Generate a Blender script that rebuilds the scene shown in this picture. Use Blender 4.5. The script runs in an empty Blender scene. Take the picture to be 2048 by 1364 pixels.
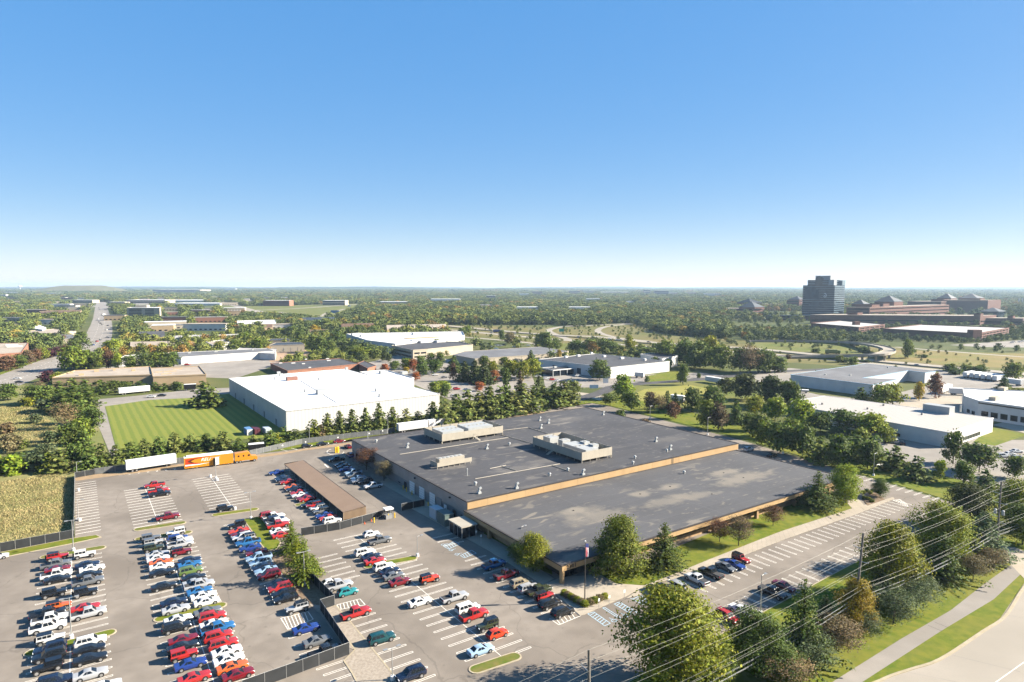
import bpy, math, random
import numpy as np
from mathutils import Vector, Matrix
R = math.radians
rng = random.Random(7)
scene = bpy.context.scene

# ------------------------------------------------------------------ camera, sky, sun, exposure
F, HY, CX, CY, H = 1302.0, 571.0, 1024.0, 682.0, 64.0     # focal length and horizon of the photograph, flying height in m
PITCH = math.atan((CY - HY) / F)
cam = bpy.data.objects.new('camera', bpy.data.cameras.new('camera'))
scene.collection.objects.link(cam)
cam.location = (0, 0, H)
cam.rotation_euler = (math.pi / 2 - PITCH, 0, 0)
cam.data.sensor_width = 36.0
cam.data.lens = F / 2048 * 36.0
cam.data.clip_start = 1.0
cam.data.clip_end = 60000.0
scene.camera = cam

SUN_EL, SUN_AZ = 27.5, 5.0          # degrees above the ground; degrees from +X towards +Y
world = bpy.data.worlds.new('World'); scene.world = world; world.use_nodes = True
wn, wl = world.node_tree.nodes, world.node_tree.links
sky_n = wn.new('ShaderNodeTexSky'); sky_n.sky_type = 'NISHITA'; sky_n.sun_disc = False
sky_n.sun_elevation = R(SUN_EL); sky_n.sun_rotation = R(90 - SUN_AZ)
sky_n.altitude = 300; sky_n.air_density = 0.6; sky_n.dust_density = 0.2; sky_n.ozone_density = 2.5
# the lens film holds the bright horizon back: same hue, brightness compressed, saturation rolled off low down
sp_, cb_ = wn.new('ShaderNodeSeparateColor'), wn.new('ShaderNodeCombineColor'); sp_.mode = cb_.mode = 'HSV'
wl.new(sky_n.outputs[0], sp_.inputs[0]); sky_h = wn.new('ShaderNodeMath'); sky_h.operation = 'ADD'; sky_h.inputs[1].default_value = -.01; wl.new(sp_.outputs[0], sky_h.inputs[0]); wl.new(sky_h.outputs[0], cb_.inputs[0])
def sky_pow(k, e, f):
    a, b = wn.new('ShaderNodeMath'), wn.new('ShaderNodeMath'); a.operation = 'POWER'; a.inputs[1].default_value = e; b.operation = 'MULTIPLY'; b.inputs[1].default_value = f
    wl.new(sp_.outputs[k], a.inputs[0]); wl.new(a.outputs[0], b.inputs[0]); wl.new(b.outputs[0], cb_.inputs[k])
sky_pow(1, 2.3, 1.76); sky_pow(2, .2, 1.0)
wl.new(cb_.outputs[0], wn['Background'].inputs[0]); wn['Background'].inputs[1].default_value = 0.156
sun = bpy.data.objects.new('sun', bpy.data.lights.new('sun', 'SUN')); scene.collection.objects.link(sun)
sun.data.energy = 5.0; sun.data.angle = R(0.5); sun.data.color = (1.0, 0.91, 0.77)
sd = Vector((math.cos(R(SUN_EL)) * math.cos(R(SUN_AZ)), math.cos(R(SUN_EL)) * math.sin(R(SUN_AZ)), math.sin(R(SUN_EL))))
sun.rotation_euler = (-sd).to_track_quat('-Z', 'Y').to_euler()
sun.location = (300, 0, 400)
vs = scene.view_settings
vs.view_transform = 'Standard'; vs.look = 'None'; vs.gamma = 1.0; vs.use_curve_mapping = False; vs.exposure = 2.1
scene.render.engine = 'CYCLES'
scene.cycles.use_denoising = True
scene.cycles.max_bounces = 6; scene.cycles.diffuse_bounces = 3; scene.cycles.glossy_bounces = 2
scene.cycles.transparent_max_bounces = 8; scene.cycles.volume_bounces = 0
scene.cycles.use_adaptive_sampling = True; scene.cycles.adaptive_threshold = 0.02

# ------------------------------------------------------------------ survey: photograph point -> point on the ground plane
_c, _s = math.cos(PITCH), math.sin(PITCH)
FR = dict(P=(0, 0, 1), Z1=(0, 820, 4.8725), Z2=(400, 820, 4.8725), Z3=(0, 1084, 4.8725), Z4=(300, 1084, 4.8725), Z5=(620, 1040, 4.209),
          Z6=(680, 800, 4.548), Z7=(1000, 1000, 4.8725), Z8=(1240, 1060, 4.4875), Z9=(1000, 780, 4.012), Z10=(1450, 820, 4.8725),
          Z11=(1600, 960, 4.011), Z12=(1560, 700, 4.197), Z13=(1648, 1064, 4.5475), B1=(0, 540, 3.938), B2=(500, 540, 3.938),
          B3=(1000, 540, 3.938), B4=(1500, 540, 3.737), C1=(250, 1030, 9.745), C2=(420, 1000, 8.859), C3=(520, 920, 9.745),
          C4=(600, 870, 9.745), C5=(360, 850, 9.745), C6=(960, 1080, 8.121), C7=(1840, 1000, 9.341), C8=(0, 660, 8.859),
          D1=(0, 560, 7.877), D2=(240, 560, 7.877), D3=(480, 560, 7.877), D4=(900, 640, 6.827), D5=(1480, 540, 7.314),
          D6=(1740, 560, 6.649), D7=(1180, 640, 6.4), D8=(860, 740, 6.024))      # survey sheets: corner and scale
def px(fr, x, y):
    a = FR[fr]
    return (a[0] + x / a[2], a[1] + y / a[2])
def G(x, y, z=0.0):
    u, v = (x - CX) / F, (y - CY) / F
    d = (u, _c - v * _s, -_s - v * _c)
    t = (z - H) / d[2]
    return Vector((d[0] * t, d[1] * t, z))
def gp(fr, x, y, z=0.0):
    return G(*px(fr, x, y), z)
def height_at(p, ytop):
    """height of a plumb thing standing at ground point p whose top is seen at row ytop"""
    v = (CY - ytop) / F                       # up / forward
    # up = y*s + (z-H)*c ; fwd = y*c - (z-H)*s
    return H + p[1] * (v * _c - _s) / (_c + v * _s)
def col_of(X, Y, Z=0.0):
    f = Y * _c - (Z - H) * _s
    return CX + F * X / f, CY - F * (Y * _s + (Z - H) * _c) / f
AX = Vector((math.cos(R(-55.7)), math.sin(R(-55.7)), 0))      # the two directions everything on the site is laid out along
BX = Vector((math.cos(R(34.3)), math.sin(R(34.3)), 0))
AB, AA = R(34.3), R(-55.7)
UP = Vector((0, 0, 1))

# ------------------------------------------------------------------ object helpers
COL = scene.collection
def put(o, parent=None, label=None, cat=None, group=None, kind=None):
    COL.objects.link(o)
    if parent is not None: o.parent = parent
    if label: o['label'] = label
    if cat: o['category'] = cat
    if group: o['group'] = group
    if kind: o['kind'] = kind
    return o
def empty(name, loc=(0, 0, 0), rz=0.0, **k):
    o = bpy.data.objects.new(name, None)
    o.location = loc; o.rotation_euler = (0, 0, rz); o.empty_display_size = 0.5
    return put(o, **k)
class MB:
    """collects faces, builds one mesh"""
    def __init__(s): s.v, s.f, s.m = [], [], []
    def face(s, pts, m=0):
        i = len(s.v); s.v += [tuple(p) for p in pts]; s.f.append(tuple(range(i, i + len(pts)))); s.m.append(m)
    def grid(s, v, f, m=0):
        i = len(s.v); s.v += [tuple(p) for p in v]; s.f += [tuple(i + j for j in q) for q in f]; s.m += [m] * len(f)
    def box(s, x0, x1, y0, y1, z0, z1, m=0):
        v = [(x0, y0, z0), (x1, y0, z0), (x1, y1, z0), (x0, y1, z0), (x0, y0, z1), (x1, y0, z1), (x1, y1, z1), (x0, y1, z1)]
        s.grid(v, [(3, 2, 1, 0), (4, 5, 6, 7), (0, 1, 5, 4), (1, 2, 6, 5), (2, 3, 7, 6), (3, 0, 4, 7)], m)
    def prism(s, poly, z0, z1, m=0, mtop=None, bottom=True):
        n = len(poly); poly = ccw(poly)
        v = [(p[0], p[1], z0) for p in poly] + [(p[0], p[1], z1) for p in poly]
        i = len(s.v); s.v += v
        for k in range(n):
            s.f.append((i + k, i + (k + 1) % n, i + n + (k + 1) % n, i + n + k)); s.m.append(m)
        s.f.append(tuple(i + n + k for k in range(n))); s.m.append(m if mtop is None else mtop)
        if bottom: s.f.append(tuple(i + k for k in range(n - 1, -1, -1))); s.m.append(m)
    def obox(s, c, ang, lx, ly, z0, z1, m=0):
        a = Vector((math.cos(ang), math.sin(ang))); b = Vector((-a.y, a.x)); c = Vector((c[0], c[1]))
        s.prism([c + a * (i * lx / 2) + b * (j * ly / 2) for i, j in ((-1, -1), (1, -1), (1, 1), (-1, 1))], z0, z1, m)
    def bar(s, p, q, r, n=6, r2=None, m=0, cap=True):
        p, q = Vector(p), Vector(q); d = (q - p)
        if d.length < 1e-6: return
        d.normalize(); u = d.cross(UP if abs(d.z) < .95 else Vector((1, 0, 0))).normalized(); w = d.cross(u)
        r2 = r if r2 is None else r2
        v = [p + (u * math.cos(2 * math.pi * k / n) + w * math.sin(2 * math.pi * k / n)) * r for k in range(n)]
        v += [q + (u * math.cos(2 * math.pi * k / n) + w * math.sin(2 * math.pi * k / n)) * r2 for k in range(n)]
        f = [(k, (k + 1) % n, n + (k + 1) % n, n + k) for k in range(n)]
        if cap: f += [tuple(range(n - 1, -1, -1)), tuple(range(n, 2 * n))]
        s.grid(v, f, m)
    def mesh(s, name, mats):
        me = bpy.data.meshes.new(name); me.from_pydata(s.v, [], s.f)
        for m in (mats if isinstance(mats, (list, tuple)) else [mats]): me.materials.append(m)
        if len(me.materials) > 1: me.polygons.foreach_set('material_index', s.m)
        me.update(); return me
    def build(s, name, mats, parent=None, **k):
        return put(bpy.data.objects.new(name, s.mesh(name, mats)), parent, **k)
def ccw(poly):
    a = sum(poly[i][0] * poly[(i + 1) % len(poly)][1] - poly[(i + 1) % len(poly)][0] * poly[i][1] for i in range(len(poly)))
    return list(poly) if a > 0 else list(poly)[::-1]
def inside(x, y, poly):
    c = False; n = len(poly); j = n - 1
    for i in range(n):
        xi, yi, xj, yj = poly[i][0], poly[i][1], poly[j][0], poly[j][1]
        if (yi > y) != (yj > y) and x < (xj - xi) * (y - yi) / (yj - yi) + xi: c = not c
        j = i
    return c
def poly_px(pts, fr='P', z=0.0): return [gp(fr, x, y, z) for x, y in pts]
def sheet(name, poly, z, m, parent=None, **k):
    b = MB(); b.face([(p[0], p[1], z) for p in ccw(poly)]); return b.build(name, m, parent, **k)
def ribbon_poly(pts, w):
    pts = [Vector((p[0], p[1])) for p in pts]; L, Rr = [], []
    for i, p in enumerate(pts):
        d = (pts[min(i + 1, len(pts) - 1)] - pts[max(i - 1, 0)]).normalized(); n = Vector((-d.y, d.x))
        L.append(p + n * w / 2); Rr.append(p - n * w / 2)
    return L, Rr
def smooth(pts, k=6):
    """Catmull-Rom through ground points"""
    pts = [Vector(p) for p in pts]; P = [2 * pts[0] - pts[1]] + pts + [2 * pts[-1] - pts[-2]]; out = []
    for i in range(1, len(P) - 2):
        a, b, c, d = P[i - 1:i + 3]
        for j in range(k):
            t = j / k
            out.append(0.5 * (2 * b + (c - a) * t + (2 * a - 5 * b + 4 * c - d) * t * t + (3 * b - a - 3 * c + d) * t ** 3))
    return out + [pts[-1]]
ORD = 'first second third fourth fifth sixth seventh eighth ninth tenth eleventh twelfth thirteenth fourteenth fifteenth sixteenth seventeenth eighteenth nineteenth twentieth'.split()
def ordinal(i):
    if i < 20: return ORD[i]
    tens = {2: 'twenty', 3: 'thirty', 4: 'forty', 5: 'fifty', 6: 'sixty', 7: 'seventy', 8: 'eighty'}[(i + 1) // 10]
    u = (i + 1) % 10
    return (tens[:-1] + 'ieth') if u == 0 else tens + '-' + ORD[u - 1]
CLEAR = []                      # footprints that keep the distant woods away
def clear(poly, grow=0.0):
    c = sum((Vector((p[0], p[1])) for p in poly), Vector((0, 0))) / len(poly)
    CLEAR.append([c + (Vector((p[0], p[1])) - c) * (1 + grow) for p in poly])

# ------------------------------------------------------------------ materials
MATS = {}
ALB = .74                      # real ground and foliage are darker than they look in a bright picture
def tone(c, name=''): return tuple(c) if name.startswith(('white', 'livery_white', 'flag', 'headlight', 'emblem')) else tuple(x * ALB for x in c)
def mat(name, col, rough=0.85, col2=None, scale=0.5, detail=4, spec=0.3, metal=0.0, bump=0.0, contrast=(0.35, 0.65), big=None, objcol=False, alpha=1.0, emis=None):
    if name in MATS: return MATS[name]
    col = tone(col, name); col2 = tone(col2, name) if col2 else None; big = (tone(big[0], name), big[1], big[2]) if big else None
    m = bpy.data.materials.new(name); m.use_nodes = True; MATS[name] = m
    N, L = m.node_tree.nodes, m.node_tree.links; b = N['Principled BSDF']
    b.inputs['Roughness'].default_value = rough; b.inputs['Specular IOR Level'].default_value = spec; b.inputs['Metallic'].default_value = metal
    c = (*col, 1)
    if objcol:
        oi = N.new('ShaderNodeObjectInfo'); out = oi.outputs['Color']; L.new(out, b.inputs['Base Color'])
    elif col2 is None:
        b.inputs['Base Color'].default_value = c; out = None
    else:
        g = N.new('ShaderNodeNewGeometry'); t = N.new('ShaderNodeTexNoise'); t.inputs['Scale'].default_value = scale; t.inputs['Detail'].default_value = detail
        L.new(g.outputs['Position'], t.inputs['Vector'])
        r = N.new('ShaderNodeValToRGB'); r.color_ramp.elements[0].position = contrast[0]; r.color_ramp.elements[1].position = contrast[1]
        r.color_ramp.elements[0].color = c; r.color_ramp.elements[1].color = (*col2, 1)
        L.new(t.outputs['Fac'], r.inputs['Fac']); out = r.outputs['Color']
        if big:                                   # a second, larger and softer tone
            t2 = N.new('ShaderNodeTexNoise'); t2.inputs['Scale'].default_value = big[1]; t2.inputs['Detail'].default_value = 3
            L.new(g.outputs['Position'], t2.inputs['Vector'])
            r2 = N.new('ShaderNodeMapRange'); r2.inputs[1].default_value = .42; r2.inputs[2].default_value = .62; L.new(t2.outputs['Fac'], r2.inputs[0])
            mx = N.new('ShaderNodeMix'); mx.data_type = 'RGBA'; L.new(r2.outputs[0], mx.inputs[0]); L.new(out, mx.inputs[6]); mx.inputs[7].default_value = (*big[0], 1)
            sc = N.new('ShaderNodeMath'); sc.operation = 'MULTIPLY'; sc.inputs[1].default_value = big[2]; L.new(r2.outputs[0], sc.inputs[0]); L.new(sc.outputs[0], mx.inputs[0])
            out = mx.outputs[2]
        L.new(out, b.inputs['Base Color'])
        if bump:
            bp = N.new('ShaderNodeBump'); bp.inputs['Strength'].default_value = bump; bp.inputs['Distance'].default_value = 0.1
            L.new(t.outputs['Fac'], bp.inputs['Height']); L.new(bp.outputs[0], b.inputs['Normal'])
    if emis: b.inputs['Emission Color'].default_value = (*emis, 1); b.inputs['Emission Strength'].default_value = 1
    return m
def striped(name, col, col2, angle, period, sharp=0.5, col3=None, rough=0.9, thresh=0.5):
    """bands across a given ground direction, with noise"""
    col, col2 = tone(col, name), tone(col2, name); col3 = tone(col3, name) if col3 else None
    m = bpy.data.materials.new(name); m.use_nodes = True; MATS[name] = m
    N, L = m.node_tree.nodes, m.node_tree.links; b = N['Principled BSDF']; b.inputs['Roughness'].default_value = rough; b.inputs['Specular IOR Level'].default_value = .2
    g = N.new('ShaderNodeNewGeometry'); d = N.new('ShaderNodeVectorMath'); d.operation = 'DOT_PRODUCT'
    d.inputs[1].default_value = (math.cos(angle) / period, math.sin(angle) / period, 0); L.new(g.outputs['Position'], d.inputs[0])
    n = N.new('ShaderNodeTexNoise'); n.inputs['Scale'].default_value = .15; n.inputs['Detail'].default_value = 3; L.new(g.outputs['Position'], n.inputs['Vector'])
    n2 = N.new('ShaderNodeMath'); n2.operation = 'MULTIPLY_ADD'; n2.inputs[1].default_value = .35; L.new(n.outputs['Fac'], n2.inputs[0]); L.new(d.outputs['Value'], n2.inputs[2])
    s = N.new('ShaderNodeMath'); s.operation = 'FRACT'; L.new(n2.outputs[0], s.inputs[0])
    r = N.new('ShaderNodeValToRGB'); e = r.color_ramp.elements
    e[0].position = 0; e[0].color = (*col, 1); e[1].position = 1; e[1].color = (*col, 1)
    for p, c in ((thresh - .12, col), (thresh + .05, col2), (.9, col2)): q = e.new(p); q.color = (*c, 1)
    L.new(s.outputs[0], r.inputs[0])
    n3 = N.new('ShaderNodeTexNoise'); n3.inputs['Scale'].default_value = 1.2; n3.inputs['Detail'].default_value = 4; L.new(g.outputs['Position'], n3.inputs['Vector'])
    mr = N.new('ShaderNodeMapRange'); mr.inputs[1].default_value = .35; mr.inputs[2].default_value = .7; mr.inputs[3].default_value = 0; mr.inputs[4].default_value = .5; L.new(n3.outputs['Fac'], mr.inputs[0])
    mx = N.new('ShaderNodeMix'); mx.data_type = 'RGBA'; L.new(mr.outputs[0], mx.inputs[0]); L.new(r.outputs[0], mx.inputs[6]); mx.inputs[7].default_value = (*(col3 or col2), 1)
    L.new(mx.outputs[2], b.inputs['Base Color']); return m
def leaf_mat(name, drift=3.0):
    """foliage: the thing's own colour, each leaf a little lighter, darker or yellower"""
    m = bpy.data.materials.new(name); m.use_nodes = True; MATS[name] = m
    N, L = m.node_tree.nodes, m.node_tree.links; b = N['Principled BSDF']; b.inputs['Roughness'].default_value = .7; b.inputs['Specular IOR Level'].default_value = .15
    oi = N.new('ShaderNodeObjectInfo'); g = N.new('ShaderNodeNewGeometry')
    hsv = N.new('ShaderNodeHueSaturation'); L.new(oi.outputs['Color'], hsv.inputs['Color'])
    a = N.new('ShaderNodeMapRange'); a.inputs[3].default_value = .55; a.inputs[4].default_value = 1.55; L.new(g.outputs['Random Per Island'], a.inputs[0]); L.new(a.outputs[0], hsv.inputs['Value'])
    w = N.new('ShaderNodeTexWhiteNoise'); w.noise_dimensions = '1D'; L.new(g.outputs['Random Per Island'], w.inputs['W'])
    h = N.new('ShaderNodeMapRange'); h.inputs[3].default_value = .47; h.inputs[4].default_value = .515; L.new(w.outputs['Value'], h.inputs[0]); L.new(h.outputs[0], hsv.inputs['Hue'])
    tc = N.new('ShaderNodeTexCoord'); nz = N.new('ShaderNodeTexNoise'); nz.inputs['Scale'].default_value = drift; nz.inputs['Detail'].default_value = 2; L.new(tc.outputs['Object'], nz.inputs['Vector'])
    mr = N.new('ShaderNodeMapRange'); mr.inputs[1].default_value = .42; mr.inputs[2].default_value = .66; L.new(nz.outputs['Fac'], mr.inputs[0])
    hs2 = N.new('ShaderNodeHueSaturation'); hs2.inputs['Hue'].default_value = .487; hs2.inputs['Value'].default_value = 1.22; L.new(hsv.outputs[0], hs2.inputs['Color'])
    mc = N.new('ShaderNodeMix'); mc.data_type = 'RGBA'; L.new(mr.outputs[0], mc.inputs[0]); L.new(hsv.outputs[0], mc.inputs[6]); L.new(hs2.outputs[0], mc.inputs[7]); hsv = mc
    L.new(hsv.outputs[2], b.inputs['Base Color'])
    tr = N.new('ShaderNodeBsdfTranslucent'); L.new(hsv.outputs[2], tr.inputs['Color'])
    mx = N.new('ShaderNodeMixShader'); mx.inputs[0].default_value = .3; L.new(b.outputs[0], mx.inputs[1]); L.new(tr.outputs[0], mx.inputs[2])
    L.new(mx.outputs[0], N['Material Output'].inputs['Surface']); return m
M_ASPH = mat('asphalt', (.212, .182, .150), .9, (.256, .220, .182), .35, 6, .25, big=((.160, .135, .110), .045, .8), bump=.05)
def wear(m, scale=.045, width=.0035, dark=.3):
    N, L = m.node_tree.nodes, m.node_tree.links; b = N['Principled BSDF']; src = b.inputs['Base Color'].links[0].from_socket
    g = N.new('ShaderNodeNewGeometry'); n = N.new('ShaderNodeTexNoise'); n.inputs['Scale'].default_value = .12; n.inputs['Detail'].default_value = 4; L.new(g.outputs['Position'], n.inputs['Vector'])
    a = N.new('ShaderNodeVectorMath'); a.operation = 'MULTIPLY_ADD'; L.new(n.outputs['Color'], a.inputs[0]); a.inputs[1].default_value = (9, 9, 0); L.new(g.outputs['Position'], a.inputs[2])
    v = N.new('ShaderNodeTexVoronoi'); v.feature = 'DISTANCE_TO_EDGE'; v.inputs['Scale'].default_value = scale; L.new(a.outputs[0], v.inputs['Vector'])
    t = N.new('ShaderNodeMapRange'); t.inputs[1].default_value = width; t.inputs[2].default_value = width * 2; t.inputs[3].default_value = dark; t.inputs[4].default_value = 0; L.new(v.outputs['Distance'], t.inputs[0])
    n2 = N.new('ShaderNodeTexNoise'); n2.inputs['Scale'].default_value = .5; n2.inputs['Detail'].default_value = 2; L.new(g.outputs['Position'], n2.inputs['Vector']); t2 = N.new('ShaderNodeMapRange'); t2.inputs[1].default_value = .66; t2.inputs[2].default_value = .78; t2.inputs[3].default_value = 0; t2.inputs[4].default_value = .45; L.new(n2.outputs['Fac'], t2.inputs[0])
    mx = N.new('ShaderNodeMath'); mx.operation = 'MAXIMUM'; L.new(t.outputs[0], mx.inputs[0]); L.new(t2.outputs[0], mx.inputs[1])
    c = N.new('ShaderNodeMix'); c.data_type = 'RGBA'; L.new(mx.outputs[0], c.inputs[0]); L.new(src, c.inputs[6]); c.inputs[7].default_value = (.06, .052, .045, 1); L.new(c.outputs[2], b.inputs['Base Color'])
wear(M_ASPH)
M_ASPH2 = mat('asphalt_pale', (.26, .235, .205), .9, (.31, .28, .245), .25, 5, .2, big=((.21, .19, .165), .04, .6))
M_ASPH3 = mat('asphalt_dark', (.06, .058, .06), .9, (.085, .08, .08), .3, 5, .25)
M_CONC = mat('concrete', (.36, .31, .24), .9, (.41, .355, .28), .4, 5, .2, big=((.31, .265, .205), .06, .6))
M_CONC2 = mat('road_concrete', (.32, .285, .235), .9, (.365, .325, .27), .2, 5, .2, big=((.28, .25, .205), .05, .7))
M_KERB = mat('kerb_concrete', (.42, .355, .25), .9, (.34, .29, .20), .8, 4, .2)
M_GRASS = mat('grass', (.080, .125, .011), .95, (.165, .175, .020), .55, 9, .1, big=((.175, .165, .030), .07, .55), bump=.4)
M_DRY = mat('dry_grass', (.25, .225, .10), .95, (.19, .185, .07), .25, 8, .1, big=((.14, .165, .045), .035, .7), bump=.3)
M_VERGE = mat('verge_grass', (.09, .13, .018), .95, (.17, .15, .045), .5, 9, .1, big=((.20, .155, .06), .08, .5), bump=.4)
M_MULCH = mat('mulch', (.17, .115, .07), .95, (.24, .18, .125), 1.5, 8, .1, bump=.4)
M_GRAVEL = mat('gravel', (.28, .235, .185), .95, (.37, .32, .26), 2.0, 8, .1, bump=.3)
M_PAINT = mat('road_paint', (.62, .57, .50), .8, (.78, .74, .66), 3.0, 5, .3, contrast=(.3, .55))
M_BLUEP = mat('blue_paint', (.30, .45, .55), .8, (.42, .55, .62), 3.0, 5, .3)
M_YELLOW = mat('yellow_paint', (.75, .48, .02), .5)
M_WHITE = mat('white_paint', (.60, .59, .57), .55, (.54, .53, .51), .5)
M_GLASS = mat('dark_glass', (.010, .014, .020), .08, spec=.35)
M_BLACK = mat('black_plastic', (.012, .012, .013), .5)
M_STEEL = mat('galvanised_steel', (.45, .45, .44), .45, metal=.6)
M_WOODPOLE = mat('weathered_wood', (.21, .185, .16), .9, (.15, .132, .115), 3, 4)
M_BARK = mat('bark', (.075, .055, .04), .95, (.05, .038, .028), 4, 4)
M_LEAF = leaf_mat('leaf')
M_CARP = mat('car_paint', (1, 1, 1), .22, spec=.5, objcol=True)
M_CARP.node_tree.nodes['Principled BSDF'].inputs['Coat Weight'].default_value = .25
M_TYRE = mat('tyre_rubber', (.015, .015, .016), .8)
M_RIM = mat('wheel_rim', (.5, .5, .5), .35, metal=.7)
M_HEAD = mat('headlight_glass', (.75, .77, .78), .15)
M_TAIL = mat('taillight_red', (.35, .008, .008), .25)
# ------------------------------------------------------------------ the ground and everything laid flat on it
gb = MB()
xs = [-16000, -6000, -2500, -1000, 0, 1000, 2500, 6000, 16000]; ys = [-400, 0, 300, 800, 2000, 5000, 9000, 17000]
for i in range(len(xs) - 1):
    for j in range(len(ys) - 1):
        gb.face([(xs[i], ys[j], 0), (xs[i + 1], ys[j], 0), (xs[i + 1], ys[j + 1], 0), (xs[i], ys[j + 1], 0)])
M_LAND = mat('land', (.085, .105, .03), .95, (.125, .125, .045), .02, 8, .1, big=((.06, .08, .025), .004, .8))
gb.build('ground', M_LAND, kind='structure')

lot_px = [(150, 955), (300, 934), (640, 893), (705, 878), (860, 856), (1180, 806), (1215, 812), (1480, 880), (1700, 945), (1895, 1003), (1960, 1022), (1880, 1055), (1815, 1070),
          (1660, 1150), (1560, 1204), (1450, 1262), (1300, 1340), (1000, 1500), (760, 1950), (-1200, 1950), (-60, 1122), (0, 1112), (150, 1086)]
lot = sheet('parking_lot', poly_px(lot_px), .03, M_ASPH, kind='structure'); clear(poly_px(lot_px))

def lawn(name, poly, m=M_GRASS, kerb=True, h=.13, w=.28, parent=None):
    """a raised bed: concrete kerb ring with a step, grass or mulch inside it"""
    poly = [Vector((p[0], p[1])) for p in ccw(poly)]
    b = MB(); b.prism(poly, .0, h - (.0 if not kerb else .02), 0)
    o = b.build(name, m, parent, kind='structure')
    if kerb:
        n = len(poly); off = []
        for i in range(n):
            a, p, c = poly[i - 1], poly[i], poly[(i + 1) % n]
            d1, d2 = (p - a).normalized(), (c - p).normalized(); n1, n2 = Vector((d1.y, -d1.x)), Vector((d2.y, -d2.x))
            s = (n1 + n2); s = s / max(s.length_squared / 2, .35); off.append(p + s * w)
        kb = MB()
        for i in range(n):
            j = (i + 1) % n
            a, b2, c, d = poly[i], poly[j], off[j], off[i]
            kb.grid([(*a, h), (*d, h), (*c, h), (*b2, h), (*d, 0), (*c, 0)], [(0, 1, 2, 3), (1, 4, 5, 2)])
        kb.build('kerb', M_KERB, o)
    return o
def capsule(p, q, w, n=7, wide=1.0):
    p, q = Vector(p[:2]), Vector(q[:2]); d = (q - p).normalized(); e = Vector((-d.y, d.x)); out = []
    for c, s in ((q, 1), (p, -1)):
        for k in range(n + 1):
            a = math.pi * k / n
            out.append(c + (e * -math.cos(a) + d * math.sin(a)) * s * w / 2)
    return out
isl = [((278, 1059), (362, 1046)), ((433, 1030), (508, 1019)), ((280, 1078), (374, 1065)), ((92, 1114), (200, 1096)), ((65, 1306), (217, 1266)),
       ((322, 1238), (440, 1211)), ((738, 1133), (824, 1117)), ((953, 1339), (1028, 1314)), ((598, 1010), (618, 1005))]
for k, (a, b) in enumerate(isl):
    lawn('planting_island', capsule(G(*a), G(*b), 2.1), M_VERGE if k in (0, 2, 3, 7, 8) else M_GRASS)
lawn('planting_island', poly_px([(488, 1039), (518, 1034), (560, 1085), (554, 1098), (533, 1102)]))
lawn('mulch_bed', poly_px([(535, 1103), (556, 1098), (600, 1100), (628, 1150), (668, 1200), (640, 1212), (610, 1206), (588, 1180)]), M_MULCH, kerb=False, h=.1)
lawn('mulch_bed', poly_px([(655, 1210), (672, 1214), (698, 1243), (784, 1349), (800, 1400), (745, 1420), (706, 1346), (690, 1322), (712, 1300), (684, 1262), (646, 1213)]), M_GRAVEL, h=.1)
lawn('mulch_bed', poly_px([(608, 1201), (650, 1215), (708, 1300), (690, 1294), (640, 1228)]), M_GRAVEL, kerb=False, h=.09)
lawn('fence_verge', poly_px([(-120, 1138), (0, 1106), (148, 1077), (192, 1071), (200, 1075), (150, 1086), (0, 1116), (-120, 1148)]))
# front lawn, walks
lawn('front_lawn', poly_px([(1185, 1167), (1290, 1171), (1345, 1150), (1420, 1119), (1560, 1064), (1703, 1018), (1695, 1002), (1640, 990), (1560, 1010), (1400, 1075), (1270, 1130), (1205, 1143)]), kerb=False, h=.12)
def walk(pts, z=.13, name='pavement', m=M_CONC):
    b = MB(); b.prism(poly_px(pts), .0, z); return b.build(name, m, kind='structure')
walk([(1086, 1170), (1123, 1155), (1200, 1150), (1232, 1168), (1290, 1172), (1250, 1194), (1168, 1230), (1160, 1232), (1112, 1190)])
fw = walk([(1291, 1171), (1345, 1150), (1420, 1119), (1560, 1064), (1703, 1018), (1711, 1016), (1738, 1009), (1786, 995), (1790, 998), (1722, 1026), (1560, 1083), (1420, 1139), (1300, 1187), (1250, 1199)], .10, m=M_ASPH3)
def along(pts, t):
    L = [0]
    for i in range(len(pts) - 1): L.append(L[-1] + (pts[i + 1] - pts[i]).length)
    s = t * L[-1]; i = max(k for k in range(len(pts) - 1) if L[k] <= s + 1e-9); return pts[i].lerp(pts[i + 1], (s - L[i]) / (L[i + 1] - L[i]))
ea, eb = poly_px([(1291, 1171), (1345, 1150), (1420, 1119), (1560, 1064), (1703, 1018), (1786, 995)]), poly_px([(1252, 1198), (1300, 1187), (1420, 1139), (1560, 1083), (1722, 1026), (1790, 998)])
for i in range(56):
    t0, t1 = i / 56 + .0002, (i + 1) / 56 - .0002; b = MB(); b.prism([along(ea, t0), along(ea, t1), along(eb, t1), along(eb, t0)], .05, .128 + .006 * math.sin(i * 2.3), bottom=False); b.build('paving_slab', M_CONC, fw)
walk([(1692, 1004), (1715, 997), (1728, 1011), (1705, 1018)], .126)
walk([(820, 1016), (850, 1002), (1010, 1092), (1108, 1158), (1085, 1170), (980, 1103)])
walk([(758, 965), (790, 948), (828, 968), (850, 1002), (835, 1008)], .05)
bl = lawn('planting_bed', poly_px([(1124, 1192), (1150, 1193), (1168, 1200), (1195, 1193), (1213, 1196), (1168, 1216)]), M_MULCH, kerb=False, h=.2)
lawn('planting_bed', poly_px([(1724, 996), (1750, 985), (1770, 1000), (1735, 1012)]), M_MULCH, kerb=False, h=.16)
lawn('side_lawn', poly_px([(720, 925), (742, 914), (836, 962), (858, 980), (800, 965)]), kerb=False, h=.1)
lawn('side_lawn', poly_px([(958, 1070), (985, 1060), (1100, 1128), (1105, 1150), (1050, 1128)]), kerb=False, h=.122)
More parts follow.
